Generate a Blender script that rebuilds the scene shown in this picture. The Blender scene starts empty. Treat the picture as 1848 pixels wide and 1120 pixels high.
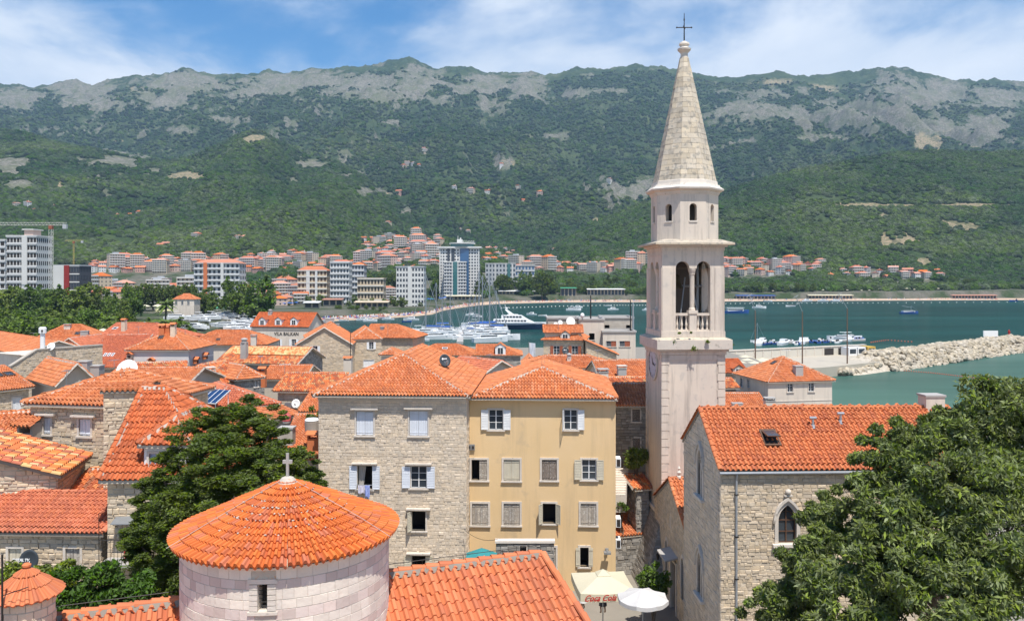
import bpy, bmesh, math, random
import numpy as np
from mathutils import Vector, Matrix

# ---------------------------------------------------------------- camera, light, exposure
EYE, FOC, HZ, CX = 25.0, 1440.0, 505.0, 924.0       # eye height above the sea, focal length and horizon in photo pixels
sc = bpy.context.scene
COL = sc.collection
cd = bpy.data.cameras.new('camera')
cam = bpy.data.objects.new('camera', cd)
COL.objects.link(cam)
cam.location = (0, 0, EYE)
cam.rotation_euler = (math.radians(90), 0, 0)
cd.sensor_width = 36.0
cd.lens = 36.0 * FOC / 1848.0
cd.shift_y = -(560.0 - HZ) / 1848.0
cd.clip_start = 0.3
cd.clip_end = 30000
sc.camera = cam
SUN_EL, SUN_AZ = 67.0, 20.0                          # azimuth: degrees to the right of straight behind the camera
SUNV = Vector((math.sin(math.radians(SUN_AZ)) * math.cos(math.radians(SUN_EL)),
               -math.cos(math.radians(SUN_AZ)) * math.cos(math.radians(SUN_EL)), math.sin(math.radians(SUN_EL))))
ld = bpy.data.lights.new('sun', 'SUN')
ld.energy = 5.0
ld.angle = math.radians(0.5)
ld.color = (1.0, 0.955, 0.88)
sun = bpy.data.objects.new('sun', ld)
COL.objects.link(sun)
sun.location = (60, -60, 150)
sun.rotation_euler = SUNV.to_track_quat('Z', 'Y').to_euler()
sc.view_settings.view_transform = 'Standard'
sc.view_settings.look = 'None'
sc.view_settings.gamma = 1.0
sc.view_settings.use_curve_mapping = False
sc.view_settings.exposure = 0.42
sc.cycles.use_denoising = True
sc.cycles.max_bounces = 5
sc.cycles.diffuse_bounces = 3
sc.cycles.glossy_bounces = 2
sc.cycles.transmission_bounces = 2
sc.cycles.transparent_max_bounces = 6
sc.cycles.volume_bounces = 0
sc.cycles.caustics_reflective = False
sc.cycles.caustics_refractive = False

W_ = bpy.data.worlds.new('World')
sc.world = W_
W_.use_nodes = True
wn, wl = W_.node_tree.nodes, W_.node_tree.links
for n_ in list(wn): wn.remove(n_)
def wnode(t, **k):
    n = wn.new(t)
    for a, b in k.items():
        if a.startswith('i_'): n.inputs[int(a[2:]) if a[2:].isdigit() else a[2:]].default_value = b
        else: setattr(n, a, b)
    return n
w_out = wnode('ShaderNodeOutputWorld')
sky = wnode('ShaderNodeTexSky')
sky.sky_type = 'NISHITA'
sky.sun_disc = False
sky.sun_elevation = math.radians(SUN_EL)
sky.sun_rotation = math.radians(180 - SUN_AZ)
sky.air_density = 1.0
sky.dust_density = 0.25
sky.ozone_density = 2.5
hs = wnode('ShaderNodeHueSaturation'); hs.inputs['Saturation'].default_value = 1.38
wl.new(sky.outputs[0], hs.inputs['Color'])
bg = wnode('ShaderNodeBackground'); bg.inputs[1].default_value = 0.115
wl.new(hs.outputs[0], bg.inputs[0])
tc = wnode('ShaderNodeTexCoord')
sp = wnode('ShaderNodeSeparateXYZ'); wl.new(tc.outputs['Generated'], sp.inputs[0])
def wmath(op, a, b=None):
    n = wnode('ShaderNodeMath', operation=op)
    for i, v in enumerate((a, b)):
        if v is None: continue
        if isinstance(v, (int, float)): n.inputs[i].default_value = v
        else: wl.new(v, n.inputs[i])
    return n.outputs[0]
zz = wmath('ADD', wmath('MAXIMUM', sp.outputs[2], 0.0), 0.16)
cb = wnode('ShaderNodeCombineXYZ')
wl.new(wmath('DIVIDE', sp.outputs[0], zz), cb.inputs[0])
wl.new(wmath('DIVIDE', sp.outputs[1], zz), cb.inputs[1])
cb.inputs[2].default_value = 7.9
nz = wnode('ShaderNodeTexNoise'); nz.inputs['Scale'].default_value = 1.25; nz.inputs['Detail'].default_value = 9
nz.inputs['Roughness'].default_value = 0.56; nz.inputs['Distortion'].default_value = 0.35
wl.new(cb.outputs[0], nz.inputs['Vector'])
nz2 = wnode('ShaderNodeTexNoise'); nz2.inputs['Scale'].default_value = 3.1; nz2.inputs['Detail'].default_value = 7
wl.new(cb.outputs[0], nz2.inputs['Vector'])
cov = wmath('ADD', nz.outputs[0], wmath('MULTIPLY', wmath('SUBTRACT', nz2.outputs[0], 0.5), 0.34))
# more cloud low down, thinning with height
cov = wmath('ADD', cov, wmath('MULTIPLY', wmath('SUBTRACT', 0.235, sp.outputs[2]), 0.9))
mr = wnode('ShaderNodeMapRange'); mr.inputs[1].default_value = 0.27; mr.inputs[2].default_value = 0.53
mr.interpolation_type = 'SMOOTHSTEP'
wl.new(cov, mr.inputs[0])
mrs = wmath('MULTIPLY', mr.outputs[0], 0.88)
cr = wnode('ShaderNodeMapRange'); cr.inputs[1].default_value = 0.35; cr.inputs[2].default_value = 0.7
wl.new(nz.outputs[0], cr.inputs[0])
cm = wnode('ShaderNodeMix', data_type='RGBA')
cm.inputs[6].default_value = (0.52, 0.62, 0.76, 1); cm.inputs[7].default_value = (0.92, 0.94, 0.97, 1)
wl.new(cr.outputs[0], cm.inputs[0])
bgc = wnode('ShaderNodeBackground'); bgc.inputs[1].default_value = 0.95
wl.new(cm.outputs[2], bgc.inputs[0])
mxs = wnode('ShaderNodeMixShader')
wl.new(mrs, mxs.inputs[0]); wl.new(bg.outputs[0], mxs.inputs[1]); wl.new(bgc.outputs[0], mxs.inputs[2])
wl.new(mxs.outputs[0], w_out.inputs[0])

# ---------------------------------------------------------------- helpers
RN = random.Random(11)
NR = np.random.RandomState(5)
def at(px, py, Y): return Vector(((px - CX) / FOC * Y, Y, EYE - (py - HZ) / FOC * Y))
def atz(px, py, z): return at(px, py, (EYE - z) * FOC / (py - HZ))
def proj(p): return (CX + FOC * p[0] / p[1], HZ + FOC * (EYE - p[2]) / p[1])

MATS = {}
def mat(name, col, rough=0.85, col2=None, ns=1.2, na=0.5, rnd=0.0, bump=0.0, bs=25.0, spec=0.3, metal=0.0,
        trans=None, spots=None, streak=None):
    if name in MATS: return MATS[name]
    m = bpy.data.materials.new(name); m.use_nodes = True
    nt = m.node_tree; N, L = nt.nodes, nt.links
    b = N['Principled BSDF']
    b.inputs['Roughness'].default_value = rough
    b.inputs['Metallic'].default_value = metal
    b.inputs['Specular IOR Level'].default_value = spec
    geo = N.new('ShaderNodeNewGeometry')
    c2 = col2 or tuple(c * 0.78 for c in col)
    nz = N.new('ShaderNodeTexNoise'); nz.inputs['Scale'].default_value = ns; nz.inputs['Detail'].default_value = 6
    nz.inputs['Roughness'].default_value = 0.65
    L.new(geo.outputs['Position'], nz.inputs['Vector'])
    mr = N.new('ShaderNodeMapRange'); mr.inputs[1].default_value = 0.5 - na * 0.5; mr.inputs[2].default_value = 0.5 + na * 0.5
    mr.inputs[1].default_value = 0.32; mr.inputs[2].default_value = 0.68
    L.new(nz.outputs[0], mr.inputs[0])
    mul = N.new('ShaderNodeMath'); mul.operation = 'MULTIPLY'; mul.inputs[1].default_value = na
    L.new(mr.outputs[0], mul.inputs[0])
    mx = N.new('ShaderNodeMix'); mx.data_type = 'RGBA'
    mx.inputs[6].default_value = (*col, 1); mx.inputs[7].default_value = (*c2, 1)
    L.new(mul.outputs[0], mx.inputs[0])
    out = mx.outputs[2]
    if spots:
        sc_, th, scol, amt = spots
        n2 = N.new('ShaderNodeTexNoise'); n2.inputs['Scale'].default_value = sc_; n2.inputs['Detail'].default_value = 5
        L.new(geo.outputs['Position'], n2.inputs['Vector'])
        m2 = N.new('ShaderNodeMapRange'); m2.inputs[1].default_value = th; m2.inputs[2].default_value = th + 0.07; m2.inputs[4].default_value = amt
        L.new(n2.outputs[0], m2.inputs[0])
        x2 = N.new('ShaderNodeMix'); x2.data_type = 'RGBA'; x2.inputs[7].default_value = (*scol, 1)
        L.new(m2.outputs[0], x2.inputs[0]); L.new(out, x2.inputs[6]); out = x2.outputs[2]
    if streak:
        mp = N.new('ShaderNodeMapping'); mp.inputs['Scale'].default_value = (streak[0], streak[0], streak[0]*.07); L.new(geo.outputs['Position'], mp.inputs[0])
        n4 = N.new('ShaderNodeTexNoise'); n4.inputs['Scale'].default_value = 1; n4.inputs['Detail'].default_value = 6; n4.inputs['Roughness'].default_value = .7; L.new(mp.outputs[0], n4.inputs['Vector'])
        m4 = N.new('ShaderNodeMapRange'); m4.inputs[1].default_value = .50; m4.inputs[2].default_value = .68; m4.inputs[4].default_value = streak[1]; L.new(n4.outputs[0], m4.inputs[0])
        x4 = N.new('ShaderNodeMix'); x4.data_type = 'RGBA'; x4.inputs[7].default_value = (*streak[2], 1); L.new(m4.outputs[0], x4.inputs[0]); L.new(out, x4.inputs[6]); out = x4.outputs[2]
    if rnd:
        at_ = N.new('ShaderNodeAttribute'); at_.attribute_name = 'rnd'
        oi = N.new('ShaderNodeObjectInfo')
        ad = N.new('ShaderNodeMath'); ad.operation = 'ADD'
        L.new(at_.outputs['Fac'], ad.inputs[0]); L.new(oi.outputs['Random'], ad.inputs[1])
        fr = N.new('ShaderNodeMath'); fr.operation = 'FRACT'; L.new(ad.outputs[0], fr.inputs[0])
        mv = N.new('ShaderNodeMapRange'); mv.inputs[3].default_value = 1 - rnd; mv.inputs[4].default_value = 1 + rnd
        L.new(fr.outputs[0], mv.inputs[0])
        hv = N.new('ShaderNodeHueSaturation'); L.new(mv.outputs[0], hv.inputs['Value'])
        # a little warm/cool drift with the same number
        f2 = N.new('ShaderNodeMath'); f2.operation = 'MULTIPLY'; f2.inputs[1].default_value = 7.31; L.new(fr.outputs[0], f2.inputs[0])
        f3 = N.new('ShaderNodeMath'); f3.operation = 'FRACT'; L.new(f2.outputs[0], f3.inputs[0])
        mh = N.new('ShaderNodeMapRange'); mh.inputs[3].default_value = 1 - rnd * 0.8; mh.inputs[4].default_value = 1 + rnd * 0.8
        L.new(f3.outputs[0], mh.inputs[0]); L.new(mh.outputs[0], hv.inputs['Saturation'])
        L.new(out, hv.inputs['Color']); out = hv.outputs[0]
    L.new(out, b.inputs['Base Color'])
    if bump:
        n3 = N.new('ShaderNodeTexNoise'); n3.inputs['Scale'].default_value = bs; n3.inputs['Detail'].default_value = 4
        L.new(geo.outputs['Position'], n3.inputs['Vector'])
        bp = N.new('ShaderNodeBump'); bp.inputs['Strength'].default_value = bump; bp.inputs['Distance'].default_value = 0.03
        L.new(n3.outputs[0], bp.inputs['Height']); L.new(bp.outputs[0], b.inputs['Normal'])
    if trans:
        tr = N.new('ShaderNodeBsdfTranslucent'); L.new(out, tr.inputs[0])
        ms = N.new('ShaderNodeMixShader'); ms.inputs[0].default_value = trans
        o = N['Material Output']
        L.new(b.outputs[0], ms.inputs[1]); L.new(tr.outputs[0], ms.inputs[2]); L.new(ms.outputs[0], o.inputs[0])
    MATS[name] = m
    return m

def tile_mat(name, stops, lichen=0.25, lcol=(0.42, 0.36, 0.24), nsc=9.0, stain=0.25):
    """Clay tiles: one tone per tile from a ramp of clay colours, pale lichen flecks and dull weathering."""
    m = bpy.data.materials.new(name); m.use_nodes = True
    N, L = m.node_tree.nodes, m.node_tree.links
    b = N['Principled BSDF']; b.inputs['Roughness'].default_value = 0.82; b.inputs['Specular IOR Level'].default_value = 0.25
    at_ = N.new('ShaderNodeAttribute'); at_.attribute_name = 'rnd'
    oi = N.new('ShaderNodeObjectInfo')
    ad = N.new('ShaderNodeMath'); ad.operation = 'ADD'; L.new(at_.outputs['Fac'], ad.inputs[0]); L.new(oi.outputs['Random'], ad.inputs[1])
    fr = N.new('ShaderNodeMath'); fr.operation = 'FRACT'; L.new(ad.outputs[0], fr.inputs[0])
    rp = N.new('ShaderNodeValToRGB'); rp.color_ramp.interpolation = 'CONSTANT'
    els = rp.color_ramp.elements
    while len(els) < len(stops): els.new(0.5)
    for k, c in enumerate(stops):
        els[k].position = k / len(stops); els[k].color = (*c, 1)
    L.new(fr.outputs[0], rp.inputs[0])
    geo = N.new('ShaderNodeNewGeometry')
    n0 = N.new('ShaderNodeTexNoise'); n0.inputs['Scale'].default_value = 0.7; n0.inputs['Detail'].default_value = 5
    L.new(geo.outputs['Position'], n0.inputs['Vector'])
    m0 = N.new('ShaderNodeMapRange'); m0.inputs[1].default_value = 0.38; m0.inputs[2].default_value = 0.72; m0.inputs[4].default_value = stain
    L.new(n0.outputs[0], m0.inputs[0])
    x0 = N.new('ShaderNodeMix'); x0.data_type = 'RGBA'; x0.inputs[7].default_value = (0.30, 0.13, 0.075, 1)
    L.new(m0.outputs[0], x0.inputs[0]); L.new(rp.outputs[0], x0.inputs[6])
    n1 = N.new('ShaderNodeTexNoise'); n1.inputs['Scale'].default_value = nsc; n1.inputs['Detail'].default_value = 6; n1.inputs['Roughness'].default_value = 0.7
    L.new(geo.outputs['Position'], n1.inputs['Vector'])
    m1 = N.new('ShaderNodeMapRange'); m1.inputs[1].default_value = 0.60; m1.inputs[2].default_value = 0.70; m1.inputs[4].default_value = lichen
    L.new(n1.outputs[0], m1.inputs[0])
    x1 = N.new('ShaderNodeMix'); x1.data_type = 'RGBA'; x1.inputs[7].default_value = (*lcol, 1)
    L.new(m1.outputs[0], x1.inputs[0]); L.new(x0.outputs[2], x1.inputs[6])
    L.new(x1.outputs[2], b.inputs['Base Color'])
    n3 = N.new('ShaderNodeTexNoise'); n3.inputs['Scale'].default_value = 40; L.new(geo.outputs['Position'], n3.inputs['Vector'])
    bp = N.new('ShaderNodeBump'); bp.inputs['Strength'].default_value = 0.25; bp.inputs['Distance'].default_value = 0.01
    L.new(n3.outputs[0], bp.inputs['Height']); L.new(bp.outputs[0], b.inputs['Normal'])
    MATS[name] = m
    return m

T_OR = tile_mat('tile_orange', [(.58,.195,.072),(.53,.170,.065),(.61,.225,.092),(.56,.185,.070),(.46,.150,.063),(.60,.225,.105),(.57,.190,.068),(.62,.25,.12),(.51,.165,.065)], lichen=.24, stain=.36)
T_SA = tile_mat('tile_salmon', [(.55,.175,.090),(.49,.150,.080),(.58,.195,.105),(.53,.165,.078),(.44,.135,.075)], lichen=0.16, stain=0.25)
T_RD = tile_mat('tile_red', [(.52,.135,.045),(.45,.115,.040),(.56,.150,.052),(.48,.120,.042),(.38,.10,.04)], lichen=0.16, stain=0.28)
T_OLD = tile_mat('tile_old', [(.62,.170,.055),(.48,.130,.055),(.68,.28,.11),(.56,.34,.16),(.42,.125,.06),(.70,.22,.07),(.34,.14,.08),(.64,.19,.06)], lichen=0.5, stain=0.35)
T_MIX = tile_mat('tile_mixed', [(.62,.18,.06),(.66,.22,.08),(.62,.46,.24),(.50,.13,.07),(.33,.12,.07),(.60,.40,.17),(.68,.22,.06),(.45,.14,.08),(.62,.19,.07),(.66,.30,.10)], lichen=0.3, stain=0.1)
T_YEL = tile_mat('tile_pale', [(.72,.50,.24),(.66,.30,.12),(.74,.55,.28),(.62,.20,.07),(.70,.45,.20)], lichen=0.3)
M_ST = mat('stone_warm', (.67,.54,.385), rnd=.13, bump=.5, bs=14, ns=2.5, col2=(.33,.28,.22))
M_STP = mat('stone_pale', (.73,.60,.45), rnd=.10, bump=.4, bs=14, ns=1.2, col2=(.46,.395,.32), streak=(1.5,.3,(.36,.32,.28)))
M_STG = mat('stone_grey', (.34,.315,.28), rnd=.28, bump=.5, bs=12, ns=2.5, col2=(.22,.20,.175))
M_STK = mat('stone_pink', (.76,.68,.585), rnd=.08, bump=.35, bs=10, ns=2.0, col2=(.58,.50,.44))
M_STW = mat('stone_trim', (.68,.605,.52), rnd=.08, bump=.25, bs=20, ns=1.5, col2=(.45,.41,.36), spots=(5,.62,(.30,.27,.22),.6))
M_MOR = mat('mortar', (.56,.49,.395), bump=.3, ns=1.5)
M_MORD = mat('mortar_dark', (.27,.24,.20), bump=.3, ns=1.5)
M_MORP = mat('mortar_pale', (.52,.46,.39), bump=.5, bs=12, ns=3, spots=(9,.58,(.62,.30,.16),.6))
M_TOW = mat('tower_plaster', (.70,.60,.49), bump=.2, bs=3, ns=.5, col2=(.52,.46,.41), spots=(2.2,.60,(.47,.43,.38),.45), streak=(2.2,.7,(.36,.31,.26)))
M_SPIRE = mat('spire_stone', (.56,.475,.36), rnd=.16, bump=.35, bs=8, ns=1.2, col2=(.43,.38,.31), spots=(3.5,.54,(.27,.25,.22),.65), streak=(2.5,.4,(.30,.26,.21)))
M_YEL = mat('yellow_render', (.76,.545,.305), bump=.12, bs=6, ns=.35, na=.7, col2=(.72,.50,.25), spots=(.9,.64,(.50,.38,.25),.35), streak=(1.6,.42,(.52,.38,.22)))
M_CRM = mat('cream_render', (.66,.58,.48), bump=.1, bs=6, ns=.5, col2=(.54,.47,.40), streak=(1.8,.45,(.36,.32,.27)))
M_PNK = mat('pink_render', (.60,.47,.40), bump=.1, bs=6, ns=.5)
M_LIL = mat('pale_render', (.62,.58,.56), bump=.1, bs=6, ns=.5, col2=(.50,.47,.45))
M_WHT = mat('white_paint', (.78,.78,.77), rough=.5, ns=2, na=.4, col2=(.66,.65,.63))
M_WHB = mat('white_shutter', (.70,.73,.78), rough=.55, ns=3, na=.4, col2=(.60,.63,.68), rnd=.05)
M_WD = mat('weathered_wood', (.46,.40,.33), rough=.9, ns=5, na=1, col2=(.30,.26,.22), rnd=.2, bump=.3, bs=30, spots=(12,.56,(.62,.58,.50),.8))
M_WDD = mat('dark_weathered_wood', (.26,.205,.165), rough=.9, ns=6, na=1, col2=(.15,.12,.10), rnd=.2, spots=(16,.55,(.5,.46,.40),.8))
M_WDC = mat('cream_shutter', (.62,.56,.43), rough=.7, ns=4, na=.6, rnd=.06)
M_BRN = mat('brown_wood', (.12,.065,.04), rough=.6)
M_RSH = mat('red_brown_shutter', (.34,.10,.05), rough=.6)
M_GLS = mat('dark_glass', (.035,.045,.055), rough=.12, spec=.5, ns=.4, col2=(.07,.085,.10))
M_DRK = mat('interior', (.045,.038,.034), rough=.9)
M_IRON = mat('iron', (.035,.033,.032), rough=.55, metal=.5)
M_GRY = mat('grey_metal', (.36,.38,.40), rough=.4, metal=.6)
M_ZINC = mat('zinc', (.42,.44,.46), rough=.45, metal=.5)
M_CON = mat('concrete', (.42,.40,.375), bump=.2, ns=.6, col2=(.30,.285,.265))
M_CLAY = mat('clay', (.62,.19,.07), ns=3, col2=(.50,.15,.07))
M_DISH = mat('dish_grey', (.045,.055,.065), rough=.5)
M_DISHW = mat('dish_white', (.76,.76,.74), rough=.5)

class MB:
    """Collects boxes, bars, tubes and sheets, then links them as one mesh object."""
    def __init__(s): s.v = []; s.f = []; s.r = []; s.m = []
    def add(s, vs, fs, r=None, mi=0):
        o = len(s.v); s.v.extend([tuple(v) for v in vs]); r = RN.random() if r is None else r
        for f in fs: s.f.append([i + o for i in f]); s.r.append(r); s.m.append(mi)
    def hexa(s, p, r=None, mi=0):            # 8 corners: bottom 4 ccw, top 4 ccw
        s.add(p, [(0,3,2,1),(4,5,6,7),(0,1,5,4),(1,2,6,5),(2,3,7,6),(3,0,4,7)], r, mi)
    def box(s, x0, x1, y0, y1, z0, z1, r=None, mi=0, F=None):
        p = [(x0,y0,z0),(x1,y0,z0),(x1,y1,z0),(x0,y1,z0),(x0,y0,z1),(x1,y0,z1),(x1,y1,z1),(x0,y1,z1)]
        if F: p = [F(*q) for q in p]
        s.hexa(p, r, mi)
    def quad(s, a, b, c, d, r=None, mi=0): s.add([a,b,c,d], [(0,1,2,3)], r, mi)
    def tube(s, pts, rad, n=6, mi=0, r=None):
        pts = [Vector(p) for p in pts]; rads = rad if isinstance(rad, (list, tuple)) else [rad] * len(pts)
        vs = []; fs = []
        for i, p in enumerate(pts):
            d = (pts[min(i+1, len(pts)-1)] - pts[max(i-1, 0)]).normalized()
            a = d.cross(Vector((0,0,1)) if abs(d.z) < .9 else Vector((1,0,0))).normalized(); b = d.cross(a)
            for k in range(n):
                t = 2*math.pi*k/n; vs.append(p + (a*math.cos(t) + b*math.sin(t)) * rads[i])
        for i in range(len(pts)-1):
            for k in range(n):
                k2 = (k+1) % n; fs.append((i*n+k, i*n+k2, (i+1)*n+k2, (i+1)*n+k))
        fs.append(tuple(range(n))[::-1]); fs.append(tuple((len(pts)-1)*n+k for k in range(n)))
        s.add(vs, fs, r, mi)
    def lathe(s, prof, c=(0,0,0), n=16, mi=0, r=None, a0=0, cap=True):
        vs = []; fs = []; m = len(prof)
        for k in range(n):
            t = a0 + 2*math.pi*k/n
            for (q, z) in prof: vs.append((c[0]+q*math.cos(t), c[1]+q*math.sin(t), c[2]+z))
        for k in range(n):
            k2 = (k+1) % n
            for i in range(m-1): fs.append((k*m+i, k2*m+i, k2*m+i+1, k*m+i+1))
        if cap:
            fs.append(tuple(k*m for k in range(n))[::-1]); fs.append(tuple(k*m+m-1 for k in range(n)))
        s.add(vs, fs, r, mi)
    def ellipsoid(s, c, rx, ry, rz, n=8, m=5, mi=0, r=None, jit=0):
        vs = []; fs = []
        for i in range(m+1):
            th = math.pi*i/m
            for k in range(n):
                t = 2*math.pi*k/n; j = 1 + RN.uniform(-jit, jit)
                vs.append((c[0]+rx*j*math.sin(th)*math.cos(t), c[1]+ry*j*math.sin(th)*math.sin(t), c[2]+rz*j*math.cos(th)))
        for i in range(m):
            for k in range(n):
                k2 = (k+1) % n; fs.append((i*n+k, (i+1)*n+k, (i+1)*n+k2, i*n+k2))
        s.add(vs, fs, r, mi)
    def mesh(s, name, mats, smooth=False):
        me = bpy.data.meshes.new(name); me.from_pydata(s.v, [], s.f)
        mats = mats if isinstance(mats, (list, tuple)) else [mats]
        for m in mats: me.materials.append(m)
        a = me.attributes.new('rnd', 'FLOAT', 'FACE'); a.data.foreach_set('value', s.r)
        if len(mats) > 1: me.polygons.foreach_set('material_index', s.m)
        if smooth: me.polygons.foreach_set('use_smooth', [True]*len(me.polygons))
        me.update(); return me
    def build(s, name, mats, parent=None, smooth=False, **k):
        return link(name, s.mesh(name, mats, smooth), parent, **k)

def np_mesh(name, V, Q, rnd, mats, smooth=False, mi=None):
    me = bpy.data.meshes.new(name)
    nq = len(Q); k = Q.shape[1]
    me.vertices.add(len(V)); me.vertices.foreach_set('co', np.ascontiguousarray(V, dtype=np.float32).ravel())
    me.loops.add(nq*k); me.loops.foreach_set('vertex_index', np.ascontiguousarray(Q, dtype=np.int32).ravel())
    me.polygons.add(nq); me.polygons.foreach_set('loop_start', np.arange(nq, dtype=np.int32)*k)
    if rnd is not None:
        a = me.attributes.new('rnd', 'FLOAT', 'FACE'); a.data.foreach_set('value', np.ascontiguousarray(rnd, dtype=np.float32))
    for m in (mats if isinstance(mats, (list, tuple)) else [mats]): me.materials.append(m)
    me.polygons.foreach_set('use_smooth', np.full(nq, smooth, dtype=bool))
    if mi is not None: me.polygons.foreach_set('material_index', np.ascontiguousarray(mi, dtype=np.int32))
    me.update(calc_edges=True)
    return me

WL = {}                                     # world origin of each object built in world coordinates
def link(name, me, parent=None, kind=None, M=None, label=None):
    o = bpy.data.objects.new(name, me); COL.objects.link(o)
    base = Vector((0,0,0))
    if parent is not None:
        o.parent = parent; base = WL.get(parent.name, Vector((0,0,0)))
    if M is None: o.location = -base; WL[o.name] = Vector((0,0,0))
    else: o.matrix_local = Matrix.Translation(-base) @ M; WL[o.name] = M.translation.copy()
    if kind: o['kind'] = kind
    if label: o['label'] = label
    return o
def tag(o, label=None, cat=None, group=None, kind=None):
    if label: o['label'] = label
    if cat: o['category'] = cat
    if group: o['group'] = group
    if kind: o['kind'] = kind
    return o
def thing(name, label, cat, loc=(0,0,0), group=None, rz=0, sca=1):
    o = bpy.data.objects.new(name, None); COL.objects.link(o); o.empty_display_size = .3
    o.location = loc; o.rotation_euler = (0,0,rz); o.scale = (sca,)*3
    WL[o.name] = Vector(loc)
    return tag(o, label, cat, group)
def proto(name, label, cat): return thing(name, label, cat)
KIDS = {}
def kids(o):
    if o.name not in KIDS: KIDS[o.name] = [c for c in bpy.data.objects if c.parent == o]
    return KIDS[o.name]
def clone(o, loc=None, rz=0, sca=None, label=None, group=None, parent=None, zs=None):
    c = o.copy(); COL.objects.link(c)
    if parent is not None: c.parent = parent
    else:
        c.location = loc; c.rotation_euler = (0,0,rz)
        if sca is not None: c.scale = (sca, sca, sca*(zs or 1)) if not isinstance(sca, tuple) else sca
        if label: c['label'] = label
        if group: c['group'] = group
    for k in kids(o): clone(k, parent=c)
    return c
class Placer:
    """First placement moves the model itself, the next ones copy it with all its parts."""
    def __init__(s, root): s.root = root; s.n = 0; kids(root); [kids(k) for k in kids(root)]
    def put(s, loc, rz=0, sca=1, label=None, group=None, zs=None):
        s.n += 1
        if s.n == 1:
            o = s.root; s.first = (Vector(loc), rz, sca, zs, label, group); return o
        return clone(s.root, loc, rz, sca, label, group, zs=zs)
    def done(s):
        if s.n == 0:
            def rm(o):
                for k in kids(o): rm(k)
                bpy.data.objects.remove(o)
            rm(s.root); return
        loc, rz, sca, zs, label, group = s.first; o = s.root
        o.location = loc; o.rotation_euler = (0,0,rz)
        o.scale = (sca, sca, sca*(zs or 1)) if not isinstance(sca, tuple) else sca
        if label: o['label'] = label
        if group: o['group'] = group
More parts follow.
